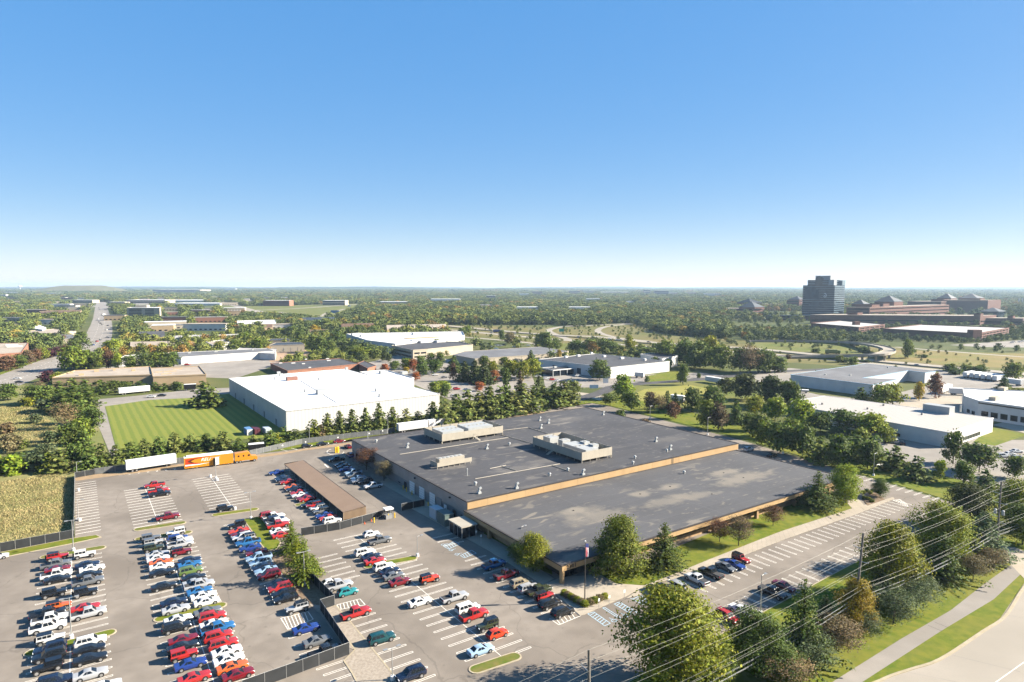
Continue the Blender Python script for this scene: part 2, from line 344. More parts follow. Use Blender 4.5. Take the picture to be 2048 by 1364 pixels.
# the long lawn to the right of the lot and the verge along the road
lawn('tree_lawn', poly_px([(1185, 806), (1230, 790), (1330, 812), (1560, 870), (1700, 900), (1860, 948), (2100, 1000), (2150, 1060), (2048, 1075), (1940, 1015), (1895, 1000), (1700, 942), (1480, 876), (1222, 812)]), kerb=False, h=.12)
lawn('verge_lawn', poly_px([(764, 1950), (1004, 1500), (1300, 1343), (1450, 1266), (1560, 1208), (1662, 1152), (1815, 1072), (1850, 1066), (1990, 1090), (2060, 1150), (1985, 1260), (1860, 1400), (1700, 1500), (1250, 1950)]), M_GRASS, h=.12)
lawn('verge_lawn', poly_px([(2000, 1068), (2048, 1060), (2200, 1080), (2200, 1150), (2048, 1105), (2005, 1090)]), M_GRASS, kerb=False, h=.125)
sheet('driveway', poly_px([(1998, 1092), (2030, 1096), (2200, 1160), (2200, 1270), (2048, 1158), (2010, 1118)]), .142, M_CONC, kind='structure')
sw = [[(1667, 1364), (1802, 1279), (1901, 1222), (1967, 1170), (2031, 1124)], [(1727, 1364), (1881, 1264), (1987, 1200), (2046, 1145), (2060, 1132)]]
pl = [(900, 1930), (1500, 1470)] + sw[0] + sw[1][::-1] + [(1572, 1470), (1010, 1930)]
sheet('sidewalk', poly_px(pl), .136, M_ASPH2, kind='structure')
rd = [(1120, 1930), (1590, 1450), (1758, 1364), (1820, 1341), (1881, 1320), (1965, 1265), (2011, 1233), (2048, 1176), (2100, 1120), (2600, 1150), (2600, 1950), (1700, 1950)]
road = sheet('road', poly_px(rd), .15, M_CONC2, kind='structure')
kb = MB()
L_, R_ = ribbon_poly(smooth(poly_px(rd[:9]), 4), .5)
for i in range(len(L_) - 1):
    kb.prism([L_[i], L_[i + 1], R_[i + 1], R_[i]], .1, .27, bottom=False)
kb.build('kerb', M_KERB, road)
def joint(p, q, w=.12, parent=road, m=None, z=.156, name='road_joint'):
    d = (q - p).normalized(); n = Vector((-d.y, d.x, 0)) * w / 2
    b = MB(); b.face([(*(p - n).xy, z), (*(q - n).xy, z), (*(q + n).xy, z), (*(p + n).xy, z)]); return b.build(name, m or M_ASPH2, parent)
joint(G(1815, 1346), G(1935, 1370)); joint(G(2014, 1232), G(2080, 1243)); joint(G(1905, 1312), G(2040, 1345)); joint(G(1958, 1390), G(2048, 1326), .15, m=M_PAINT)
joint(G(1868, 1245), G(1895, 1256), .1, z=.142, m=M_ASPH3, name='walk_joint'); joint(G(1856, 1252), G(1885, 1264), .1, z=.142, m=M_ASPH3, name='walk_joint')

# left of the lot: tan reed bed and thicket floor, lawn with mowing stripes, lane
sheet('marsh', poly_px([(-300, 1210), (0, 1104), (147, 1076), (150, 955), (192, 948), (215, 905), (180, 800), (0, 760), (-600, 800)]), .02, M_DRY, kind='structure')
M_MOWN = striped('mown_lawn', (.128, .170, .019), (.192, .212, .030), AB, 3.4, col3=(.165, .175, .040), thresh=.45)
mown = poly_px([(210, 813), (300, 800), (385, 796), (470, 786), (590, 868), (520, 876), (400, 885), (240, 901), (232, 896)])
lawn('mown_lawn', mown, M_MOWN, kerb=False, h=.1); clear(mown)
lane = poly_px([(180, 800), (270, 792), (395, 778), (470, 775), (470, 787), (385, 797), (300, 801), (212, 813), (240, 904), (222, 912), (186, 826)])
sheet('lane', lane, .035, M_ASPH2, kind='structure'); clear(lane)
M_STRIP = mat('sandy_strip', (.36, .25, .15), .95, (.28, .21, .13), .6, 6, .1)
sheet('sandy_strip', poly_px([(150, 956), (190, 949), (560, 905), (640, 893), (880, 862), (1085, 822), (1090, 825), (880, 867), (610, 901), (560, 910), (188, 957), (152, 962)]), .042, M_STRIP, kind='structure')
sheet('fence_lawn', poly_px([(240, 912), (560, 880), (700, 868), (880, 838), (1085, 800), (1200, 800), (1190, 806), (1085, 820), (880, 860), (640, 891), (250, 938)]), .03, M_GRASS, kind='structure')

# ------------------------------------------------------------------ painted stall lines
def paint(poly, m=M_PAINT, z=.038, name='stall_line'):
    b = MB(); b.face([(p[0], p[1], z) for p in ccw(poly)]); return b.build(name, m, lot)
def line(p, q, w=.12, m=M_PAINT, z=.038, name='stall_line', dbl=0.0):
    p, q = Vector(p[:2]), Vector(q[:2]); d = (q - p).normalized(); n = Vector((-d.y, d.x))
    b = MB()
    def seg(a, c, ww):
        e = (c - a).normalized(); k = Vector((-e.y, e.x)) * ww / 2
        b.face([(*(a - k), z), (*(c - k), z), (*(c + k), z), (*(a + k), z)])
    if dbl:                                       # hairpin: two strokes closed by a short one at each free end
        for s in (-1, 1): seg(p + n * s * dbl / 2, q + n * s * dbl / 2, w)
        for e in (p, q): seg(e - n * (dbl / 2 - w / 2), e + n * (dbl / 2 - w / 2), w)
    else: seg(p, q, w)
    return b.build(name, m, lot)
def stalls(p0, p1, left, right, dirn=BX, step=2.75, centre=True, skip=(), dbl=.42, n=None, w=.12):
    p0, p1 = Vector(p0), Vector(p1); L = (p1 - p0).length; n = n or max(1, round(L / step)); dirn = Vector(dirn)
    for i in range(n + 1):
        if i in skip: continue
        c = p0.lerp(p1, i / n)
        if left and right: line(c - dirn * left, c + dirn * right, w, dbl=dbl)
        else: line(c - dirn * left if left else c, c + dirn * right if right else c, w, dbl=dbl)
    if centre: line(p0, p1, .14, z=.042, name='row_line')
stalls(gp('Z1', 735, 722), gp('Z1', 735, 1212), 0, 5.6, centre=False, dbl=0, w=.3, n=19)
stalls(gp('Z1', 1412, 758), gp('Z1', 1545, 1108), 5.8, 5.8, dbl=0, w=.28)
stalls(gp('Z2', 105, 652), gp('Z2', 298, 928), 5.8, 5.8, dbl=0, w=.28)
stalls(gp('Z3', 700, 165), gp('Z3', 678, 1420), 6.0, 5.9)
stalls(gp('C1', 780, 440), gp('Z4', 640, 1420), 6.0, 5.9)
stalls(gp('C2', 640, 380), gp('Z4', 1470, 545), 5.6, 0, centre=False)
stalls(gp('Z4', 1650, 850), gp('Z4', 1830, 1090), 5.6, 0, centre=False, n=3)
stalls(gp('C3', 560, 210), gp('C3', 1600, 1180), 5.9, 0, centre=False)
stalls(gp('Z5', 390, 130), gp('Z5', 1625, 1160), 5.9, 5.9)
stalls(gp('Z5', 40, 330), gp('Z5', 215, 520), 0, 5.4, centre=False, n=5)
stalls(gp('Z5', 325, 850), gp('Z5', 800, 1400), 0, 5.4, centre=False)
stalls(gp('Z5', 1195, 115), gp('Z5', 1290, 180), 5.6, 0, centre=False, n=2)
stalls(gp('Z5', 1480, 300), gp('C6', 1500, 1160), 5.6, 0, centre=False)
stalls(gp('Z8', 600, 470), gp('P', 1786, 1000), 0, 5.5, dirn=AX, centre=False)
stalls(gp('Z8', 1020, 850), gp('P', 1735, 1110), 5.3, 0, dirn=AX, centre=False)
stalls(gp('Z10', 1290, 625), gp('Z10', 2100, 850), 5.3, 0, dirn=BX, centre=False)
stalls(gp('Z4', 1560, 1190), gp('Z4', 1830, 1420), 0, 5.4, dirn=BX, centre=False, n=4)
stalls(gp('Z1', 985, 640), gp('Z1', 1700, 570), 0, 2.0, dirn=AX, centre=False, n=8)
stalls(gp('Z2', 790, 385), gp('Z2', 1300, 330), 0, 4.5, dirn=AX + BX * .3, centre=False, n=5)
def hatch(fr, a, b, c, d, n, m=M_PAINT):
    """hatched no-parking panel inside the quad a b c d (a-b and d-c the long sides)"""
    a, b, c, d = [gp(fr, *p) for p in (a, b, c, d)]
    for p, q in ((a, b), (b, c), (c, d), (d, a)): line(p, q, .16, m, .041, 'no_parking_border')
    for i in range(1, n): line(a.lerp(b, i / n), d.lerp(c, max(0, (i - .6)) / n), .16, m, .044, 'hatch_line')
hatch('Z4', (1275, 745), (1540, 680), (1590, 755), (1345, 855), 8)
hatch('Z5', (225, 715), (420, 665), (465, 715), (250, 755), 7)
hatch('Z7', (510, 1175), (735, 1095), (785, 1130), (575, 1218), 6)
hatch('Z7', (855, 1110), (1020, 1228), (1075, 1203), (915, 1092), 7, M_BLUEP)
hatch('Z7', (1112, 1015), (1290, 1120), (1335, 1095), (1165, 995), 7, M_BLUEP)
hatch('Z7', (1265, 955), (1390, 1020), (1440, 985), (1370, 925), 5, M_BLUEP)
hatch('Z5', (1130, 225), (1215, 180), (1260, 205), (1165, 245), 5, M_BLUEP)
hatch('Z5', (1265, 300), (1360, 255), (1400, 280), (1300, 320), 5, M_BLUEP)
hatch('Z10', (1640, 880), (1780, 940), (1770, 915), (1700, 870), 6)
line(gp('Z7', 1010, 1050), gp('Z7', 1190, 1165), .16, M_BLUEP, dbl=.5); line(gp('C4', 480, 575), gp('C4', 555, 635), .5)
def access_mark(c, ang, s=1.0):
    """painted wheelchair sign"""
    b = MB(); a = Vector((math.cos(ang), math.sin(ang))); e = Vector((-a.y, a.x)); c = Vector(c[:2])
    def T(x, y): return c + (a * x + e * y) * s
    def seg(p, q, w=.13):
        p, q = T(*p), T(*q); d = (q - p).normalized(); k = Vector((-d.y, d.x)) * w / 2 * s
        b.face([(*(p - k), .046), (*(q - k), .046), (*(q + k), .046), (*(p + k), .046)])
    pts = [(.42 * math.cos(t), .42 * math.sin(t) - .1) for t in [R(120 + 30 * k) for k in range(9)]]
    for i in range(len(pts) - 1): seg(pts[i], pts[i + 1])
    seg((0, .75), (.02, .1)); seg((0, .4), (.3, .4)); seg((.02, .1), (.42, .08)); seg((.42, .08), (.55, -.45)); seg((-.05, .95), (.1, .95), .2)
    b.build('access_symbol', M_BLUEP, lot)
for fr, x, y in (('Z7', 1105, 1175), ('Z7', 1220, 1128), ('Z5', 1125, 208), ('Z5', 1190, 252), ('Z5', 1240, 288)): access_mark(gp(fr, x, y), AA + math.pi / 2 if fr == 'Z7' else AB - math.pi / 2, 1.15)
# ------------------------------------------------------------------ the main building (local frame: u along the front, v towards the back)
O0 = G(1123, 1131.3, 4.3); O0.z = 0
VX = -AX
def W(u, v, z=0.0): return O0 + BX * u + VX * v + UP * z
def loc(p):
    d = Vector((p[0], p[1], 0)) - O0
    return d.dot(BX), d.dot(VX)
def lbox(b, u0, u1, v0, v1, z0, z1, m=0):
    b.prism([W(u0, v0), W(u1, v0), W(u1, v1), W(u0, v1)], z0, z1, m)
def roof_material(name, base, pale, seams=3.2, ponds=()):
    """old roofing felt: lap seams in both directions, weathered pale patches and streaks"""
    base, pale = tone(base), tone(pale)
    m = bpy.data.materials.new(name); m.use_nodes = True
    N, L = m.node_tree.nodes, m.node_tree.links; b = N['Principled BSDF']; b.inputs['Roughness'].default_value = .8; b.inputs['Specular IOR Level'].default_value = .25
    g = N.new('ShaderNodeNewGeometry'); mp = N.new('ShaderNodeMapping'); mp.vector_type = 'TEXTURE'; mp.inputs['Rotation'].default_value = (0, 0, AB); mp.inputs['Location'].default_value = tuple(O0)
    L.new(g.outputs['Position'], mp.inputs[0]); sx = N.new('ShaderNodeSeparateXYZ'); L.new(mp.outputs[0], sx.inputs[0])
    def math_(op, a, bb=None, c=None):
        n = N.new('ShaderNodeMath'); n.operation = op
        for i, x in enumerate((a, bb, c)):
            if x is None: continue
            if isinstance(x, (int, float)): n.inputs[i].default_value = x
            else: L.new(x, n.inputs[i])
        return n.outputs[0]
    def seam(ch, per, w):
        f = math_('FRACT', math_('DIVIDE', sx.outputs[ch], per)); return math_('LESS_THAN', f, w / per)
    def noise(scale, det, vec, dist=0.0):
        n = N.new('ShaderNodeTexNoise'); n.inputs['Scale'].default_value = scale; n.inputs['Detail'].default_value = det; n.inputs['Distortion'].default_value = dist; L.new(vec, n.inputs['Vector']); return n.outputs['Fac']
    def ramp(f, a, c, lo=0.0, hi=1.0):
        n = N.new('ShaderNodeMapRange'); n.inputs[1].default_value = a; n.inputs[2].default_value = c; n.inputs[3].default_value = lo; n.inputs[4].default_value = hi; L.new(f, n.inputs[0]); return n.outputs[0]
    def mix(f, a, c):
        n = N.new('ShaderNodeMix'); n.data_type = 'RGBA'; L.new(f, n.inputs[0])
        for i, x in ((6, a), (7, c)):
            if isinstance(x, tuple): n.inputs[i].default_value = (*x, 1)
            else: L.new(x, n.inputs[i])
        return n.outputs[2]
    st = N.new('ShaderNodeMapping'); st.inputs['Scale'].default_value = (.35, 1.0, 1); L.new(mp.outputs[0], st.inputs[0])
    c = mix(ramp(noise(.05, 4, mp.outputs[0]), .35, .65), base, tuple(x * 1.35 for x in base))
    c = mix(ramp(noise(.9, 6, mp.outputs[0]), .3, .8, 0, .35), c, tuple(x * .7 for x in base))
    row = math_('FLOOR', math_('DIVIDE', sx.outputs[1], seams)); wn_ = N.new('ShaderNodeTexWhiteNoise'); wn_.noise_dimensions = '1D'; L.new(row, wn_.inputs['W'])
    c = mix(ramp(wn_.outputs['Value'], 0, 1, 0, .3), c, tuple(x * 1.5 for x in base))
    c = mix(math_('MULTIPLY', seam(1, seams, .16), .45), c, tuple(x * 1.7 for x in base))
    c = mix(math_('MULTIPLY', seam(0, 27.5, .2), .55), c, tuple(x * 1.8 for x in base))
    p1 = ramp(noise(.3, 8, st.outputs[0], .8), .585, .66); p2 = ramp(noise(.04, 3, mp.outputs[0]), .38, .6)
    c = mix(math_('MULTIPLY', math_('MULTIPLY', p1, p2), .8), c, pale)
    p3 = ramp(noise(.75, 8, st.outputs[0], .3), .62, .68); c = mix(math_('MULTIPLY', p3, .55), c, pale)
    edge = noise(.35, 6, mp.outputs[0])
    for (pu, pv_, ru, rv, amt) in ponds:                      # dried ponds round the drains, ragged soft edges
        du = math_('DIVIDE', math_('SUBTRACT', sx.outputs[0], pu), ru); dv = math_('DIVIDE', math_('SUBTRACT', sx.outputs[1], pv_), rv)
        d = math_('SQRT', math_('ADD', math_('MULTIPLY', du, du), math_('MULTIPLY', dv, dv)))
        d = math_('ADD', d, math_('MULTIPLY', math_('SUBTRACT', edge, .5), 1.5))
        c = mix(ramp(d, .45, 1.05, amt, 0), c, pale)
    L.new(c, b.inputs['Base Color']); return m
POND = []
for fr_, x_, y_, w_, d_, a_ in (('Z9', 590, 968, 4.5, 3, .95), ('Z9', 640, 985, 8, 5, .45), ('Z9', 800, 1010, 11, 4, .6), ('Z9', 1365, 775, 4.5, 2.6, .9), ('Z9', 1560, 850, 9, 3, .6), ('Z9', 1125, 835, 4, 2.4, .85), ('Z9', 1350, 890, 10, 3.4, .6), ('Z9', 1795, 665, 7, 3, .9), ('Z9', 1930, 700, 12, 4, .6), ('Z10', 180, 670, 14, 4, .65), ('Z7', 700, 560, 3, 2, .6)):
    u_, v_ = loc(gp(fr_, x_, y_, 4.3)); POND.append((u_, v_, w_ * 1.1, d_ * 1.1, a_))
M_ROOF1 = roof_material('upper_roof_felt', (.058, .057, .060), (.20, .18, .155), ponds=[(15, 75, 9, 5, .5), (30, 60, 10, 3, .35), (20, 118, 7, 3, .4), (70, 90, 12, 5, .3), (90, 110, 12, 6, .3), (100, 60, 10, 4, .3), (44, 62, 12, 3, .3)])
M_ROOF2 = roof_material('lower_roof_felt', (.074, .073, .075), (.225, .198, .16), 3.6, ponds=POND)
M_FASC = mat('ochre_fascia', (.42, .285, .145), .8, (.375, .25, .125), .25, 5, .2)
M_CAP = mat('dark_coping', (.05, .04, .035), .6)
M_PANEL = mat('precast_panel', (.42, .35, .30), .9, (.36, .30, .255), .3, 5, .2)
M_BAND = mat('grey_wall_band', (.27, .25, .24), .9, (.23, .215, .205), .4, 5, .2)
M_BRICK = mat('tan_brick', (.40, .27, .15), .9, (.33, .215, .115), 1.2, 6, .2)
M_TANM = mat('tan_metal', (.40, .36, .29), .6, (.355, .32, .26), .4, 4, .3)
M_UNIT = mat('unit_metal', (.40, .41, .40), .5, (.35, .36, .355), .5, 4, .3)
M_STAIN = mat('pond_stain', (.33, .285, .225), .95, (.27, .235, .19), .5, 5, .1)
UB, ZU, ZL = 115.4, 6.5, 4.3
main = empty('factory_building', W(0, 0), label='long low factory with dark flat roofs and ochre fascias, in the middle', cat='building')
main.rotation_euler = (0, 0, 0)
IM = Matrix.Translation(-O0)
def fix(o):                       # parts are built in world space; hang them under the thing without moving them
    o.matrix_parent_inverse = IM; return o
def part(name, b, m, parent=main, **k):
    o = b.build(name, m, parent, **k); return fix(o) if parent is main else o
clear([W(-4, -6), W(UB + 6, -6), W(UB + 6, 131), W(-4, 131)])
b = MB(); lbox(b, .9, UB, 41.4, 126.3, 0, 3.1); part('wall_base', b, M_BAND)
# upper walls: precast panels, each one a piece with an open joint beside it
def panel_row(p, q, z0, z1, n, m, t=.18, parent=main, name='wall_panel', gap=.05):
    p, q = Vector(p), Vector(q); d = (q - p).normalized(); nn = Vector((d.y, -d.x, 0))
    for i in range(n):
        a, c = p.lerp(q, i / n) + d * gap / 2, p.lerp(q, (i + 1) / n) - d * gap / 2
        b = MB(); b.prism([a, c, c + nn * t, a + nn * t], z0, z1); part(name, b, m, parent)
b = MB(); lbox(b, .95, UB - .05, 41.45, 126.25, 3.1, ZU - .12); part('upper_wall', b, M_BAND)
panel_row(W(.9, 126.3), W(.9, 41.4), 3.0, ZU - .1, 14, M_PANEL)
panel_row(W(.9, 41.4), W(UB, 41.4), 4.42, ZU - .1, 18, M_FASC)
panel_row(W(UB, 41.4), W(UB, 126.3), 3.0, ZU - .1, 14, M_PANEL)
panel_row(W(UB, 126.3), W(.9, 126.3), 3.0, ZU - .1, 18, M_PANEL)
def roof(u0, u1, v0, v1, z, m, name):
    b = MB(); b.face([W(u0, v0, z), W(u1, v0, z), W(u1, v1, z), W(u0, v1, z)]); r = part(name, b, m)
    c = MB()
    for a in ((u0 - .3, u1 + .3, v0 - .3, v0 + .12), (u0 - .3, u1 + .3, v1 - .12, v1 + .3), (u0 - .3, u0 + .12, v0 + .12, v1 - .12), (u1 - .12, u1 + .3, v0 + .12, v1 - .12)):
        lbox(c, *a, z - .1, z + .14)
    part('coping', c, M_CAP, r); return r
r1 = roof(.9, UB, 41.4, 126.3, ZU, M_ROOF1, 'upper_roof')
b = MB(); lbox(b, .0, 113.6, 0, 41.2, ZL - 1.25, ZL - .06)
part('roof_slab', b, M_BAND)
r2 = roof(0, 113.6, 0, 41.0, ZL, M_ROOF2, 'lower_roof')
panel_row(W(0, 0), W(113.6, 0), ZL - 1.3, ZL - .1, 19, M_FASC)
panel_row(W(0, 41.2), W(0, 0), ZL - 1.3, ZL - .1, 7, M_FASC)
panel_row(W(113.6, 0), W(113.6, 41), ZL - 1.3, ZL - .1, 7, M_FASC)
# recessed storey under the lower roof: brick sill wall, window band, piers
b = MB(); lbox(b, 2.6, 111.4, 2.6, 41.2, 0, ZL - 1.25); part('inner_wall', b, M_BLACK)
b = MB(); lbox(b, 14, 111.5, 2.2, 2.55, 0, 1.25); lbox(b, 2.2, 2.55, 9, 38, 0, 1.25); part('brick_wall', b, M_BRICK)
for i in range(24):
    u = 14.4 + i * 4.05
    b = MB(); lbox(b, u, u + 3.75, 2.42, 2.52, 1.3, 2.9); part('window', b, M_GLASS)
for i in range(7):
    v = 10 + i * 4.05
    b = MB(); lbox(b, 2.42, 2.52, v, v + 3.75, 1.3, 2.9); part('window', b, M_GLASS)
for u in (15, 33, 51, 69, 87, 105):
    b = MB(); lbox(b, u, u + .9, .6, 1.5, 0, ZL - 1.25); part('pier', b, M_BRICK)
for v in (14, 30):
    b = MB(); lbox(b, .6, 1.5, v, v + .9, 0, ZL - 1.25); part('pier', b, M_BRICK)
b = MB(); b.bar(W(.55, .55, 0), W(.55, .55, ZL - 1.28), .55, 14); part('column', b, M_FASC)
b = MB(); lbox(b, 4, 12.5, 2.3, 2.5, .1, 2.7); part('entrance_door', b, M_GLASS)
for u in (6.1, 8.2, 10.3):
    b = MB(); lbox(b, u, u + .12, 2.2, 2.32, .1, 2.7); part('door_mullion', b, M_CAP)
# the street number
cu = bpy.data.curves.new('street_number', 'FONT'); cu.body = '2301'; cu.size = 1.2; cu.offset = .025; cu.extrude = .04; cu.space_character = 1.15
to = bpy.data.objects.new('street_number', cu); COL.objects.link(to)
to.matrix_world = Matrix.Translation(W(1.3, -.24, ZL - 1.02)) @ Matrix.Rotation(AB, 4, 'Z') @ Matrix.Rotation(math.pi / 2, 4, 'X')
bpy.context.view_layer.update()
me = bpy.data.meshes.new_from_object(to.evaluated_get(bpy.context.evaluated_depsgraph_get())); mw = to.matrix_world.copy()
bpy.data.objects.remove(to); me.transform(mw); me.materials.clear(); me.materials.append(M_CAP)
fix(put(bpy.data.objects.new('street_number', me), main))
# doors on the shaded left side
for v, w, z, m in ((74.5, 3.4, 3.6, M_WHITE), (67.8, 3.4, 3.6, M_WHITE), (61.0, 3.4, 3.6, M_WHITE), (79.5, 1.3, 2.3, M_GLASS), (56.8, 3.0, 3.4, M_BAND), (53.0, 1.5, 2.4, M_WHITE), (48.0, 1.5, 2.4, M_GLASS), (43.5, 1.4, 2.3, M_GLASS), (84, 1.3, 1.2, M_GLASS), (121, 2.2, 2.5, M_GLASS)):
    b = MB(); lbox(b, .58, .72, v - w / 2, v + w / 2, .15 if z > 1.5 else 1.0, z); d = part('dock_door' if w > 2.5 else 'door', b, m)
    if m is M_WHITE and w > 3:
        for k in range(1, 5):
            c = MB(); lbox(c, .55, .585, v - w / 2, v + w / 2, .15 + k * .7, .19 + k * .7); part('door_joint', c, M_BAND, d)
for v in (50, 72, 94, 116):
    b = MB(); lbox(b, .25, .7, v, v + .5, 5.2, 5.55); part('wall_lamp', b, M_CAP)
# entrance lobby and the two big cabinets beside the left wall
lob = empty('entrance_canopy', W(-3.2, 37), label='glass entrance booth with pale flat canopy against the factory side', cat='shelter')
IL = Matrix.Translation(-W(-3.2, 37))
def lpart(n, b, m): o = b.build(n, m, lob); o.matrix_parent_inverse = IL; return o
b = MB(); lbox(b, -5.4, -.6, 33.5, 40.5, 3.0, 3.35); lpart('canopy_roof', b, M_TANM)
b = MB(); lbox(b, -5.0, -1.0, 34, 40, .14, 2.98); lpart('glazing', b, M_GLASS)
for u, v in ((-5.1, 33.8), (-5.1, 36), (-5.1, 38), (-5.1, 40.1), (-3, 33.8), (-1, 33.8)):
    b = MB(); lbox(b, u, u + .14, v, v + .14, .14, 3.0); lpart('post', b, M_STEEL)
for k, (u0, u1, v0, v1, h, col, lab) in enumerate(((-4.4, -2.0, 49.2, 53.0, 2.9, (.42, .47, .50), 'pale grey cabinet by the factory wall, farther of two'), (-4.6, -2.0, 43.6, 48.2, 3.2, (.10, .14, .13), 'dark green cabinet by the factory wall, nearer of two'))):
    e = empty('equipment_cabinet', W((u0 + u1) / 2, v0), label=lab, cat='cabinet', group='cabinets by the factory wall'); Ie = Matrix.Translation(-W((u0 + u1) / 2, v0))
    mm = mat('cabinet_%s' % ('pale', 'dark')[k], col, .6)
    b = MB(); lbox(b, u0, u1, v0, v1, .1, h); o = b.build('body', mm, e); o.matrix_parent_inverse = Ie
    b = MB(); lbox(b, u0 - .1, u1 + .1, v0 - .1, v1 + .1, h, h + .12); o = b.build('lid', mm, e); o.matrix_parent_inverse = Ie
    for j in range(3):
        w = (v1 - v0) / 3; b = MB(); lbox(b, u0 - .05, u0 - .004, v0 + j * w + .08, v0 + (j + 1) * w - .08, .3, h - .25); o = b.build('door', mm, e); o.matrix_parent_inverse = Ie
# rooftop plant: two fenced penthouses and a low screen
def screen(u0, u1, v0, v1, z0, z1, n_long, label, units, ladder):
    e = empty('rooftop_plant', W(u0, v0, ZU), label=label, cat='roof plant', group='screened plant on the factory roof'); Ie = Matrix.Translation(-W(u0, v0, ZU))
    def pp(n, b, m, par=e): o = b.build(n, m, par); o.matrix_parent_inverse = Ie if par is e else Matrix(); return o
    def wall(p, q):
        p, q = Vector(p), Vector(q); L = (q - p).length; n = max(3, round(L / 1.9)); d = (q - p).normalized(); nn = Vector((d.y, -d.x, 0))
        for i in range(n):
            a, c = p.lerp(q, i / n) + d * .015, p.lerp(q, (i + 1) / n) - d * .015
            b = MB(); b.prism([a, c, c + nn * .09, a + nn * .09], z0, z1); pp('screen_panel', b, M_TANM)
        for i in range(n + 1):
            c = p.lerp(q, i / n) - nn * .12
            if i % 2 == 0:
                b = MB(); b.bar((c.x, c.y, ZU), (c.x, c.y, z1 + .02), .07, 4); pp('screen_post', b, M_TANM)
    wall(W(u0, v1), W(u0, v0)); wall(W(u0, v0), W(u1, v0)); wall(W(u1, v0), W(u1, v1)); wall(W(u1, v1), W(u0, v1))
    for i, j in ((u0 + .2, v0 + .2), (u1 - .4, v0 + .2), (u0 + .2, v1 - .4), (u1 - .4, v1 - .4), ((u0 + u1) / 2, v0 + .2), (u0 + .2, (v0 + v1) / 2)):
        b = MB(); lbox(b, i, i + .25, j, j + .25, ZU, z0 + .4); pp('leg', b, M_TANM)
    b = MB(); lbox(b, u0 + .15, u1 - .15, v0 + .15, v1 - .15, z0 + .1, z0 + .25); pp('deck', b, M_BAND)
    for (a, c, d, f, hh) in units:
        b = MB(); lbox(b, a, c, d, f, z0 + .3, z0 + .3 + hh); o = pp('air_unit', b, M_UNIT)
        n = max(1, int((c - a) / 1.6))
        for k in range(n):
            x = a + (k + .5) * (c - a) / n
            b = MB(); b.bar(W(x, (d + f) / 2, z0 + .31 + hh), W(x, (d + f) / 2, z0 + .42 + hh), .45, 10); q = b.build('fan', M_TANM, o)
    u, v, du, dv = ladder
    s = MB(); P0, P1 = W(u, v, z0 + .25), W(u + du, v + dv, ZU + .05); side = Vector((-(P1 - P0).y, (P1 - P0).x, 0)).normalized() * .5
    for k in (-1, 1): s.bar(P0 + side * k, P1 + side * k, .06, 4); s.bar(P0 + side * k + UP * .9, P1 + side * k + UP * .9, .04, 4)
    for k in range(9): q = P0.lerp(P1, (k + .5) / 9); s.bar(q - side, q + side, .1, 4)
    pp('stair', s, M_TANM); return e
screen(25.6, 52.2, 101.6, 115.7, ZU + .9, ZU + 3.5, 14, 'long beige screened plant enclosure at the back of the factory roof',
       [(27.5, 36.5, 104.5, 113, 2.3), (38.5, 49.5, 104.5, 113, 2.4)], (39, 101.4, .8, -3.2))
screen(50.7, 63.9, 53.0, 79.8, ZU + .9, ZU + 3.6, 14, 'beige screened plant enclosure in the middle of the factory roof',
       [(55, 60.5, 56, 68, 1.9), (56, 59.5, 69.5, 72, 2.3), (53.5, 57.5, 73.5, 77.5, 2.8), (60, 62.5, 58, 60.5, 2.5), (60, 62.5, 62.5, 65, 2.5)], (50.5, 68, -2.6, 0))
e = empty('rooftop_chiller', W(8.8, 73.4, ZU), label='small beige chiller with a low slatted screen near the roof edge', cat='roof plant', group='screened plant on the factory roof'); Ie = Matrix.Translation(-W(8.8, 73.4, ZU))
def cp(n, b, m, par=e): o = b.build(n, m, par); o.matrix_parent_inverse = Ie if par is e else Matrix(); return o
for (u0, u1, v0, v1) in ((8.8, 21.4, 73.3, 73.42), (8.8, 8.92, 73.5, 78)):
    b = MB(); lbox(b, u0, u1, v0, v1, ZU + .65, ZU + 2.0); cp('screen', b, M_TANM)
for k in range(7):
    b = MB(); lbox(b, 8.9 + k * 2, 9.05 + k * 2, 73.45, 73.6, ZU, ZU + 1.2); cp('leg', b, M_TANM)
b = MB(); lbox(b, 10.6, 19.8, 75.2, 77.8, ZU + .6, ZU + 2.4); q = cp('air_unit', b, M_TANM)
for k in range(6):
    b = MB(); b.bar(W(11.5 + k * 1.45, 76.5, ZU + 2.4), W(11.5 + k * 1.45, 76.5, ZU + 2.56), .6, 12); cp('fan', b, M_UNIT, q)
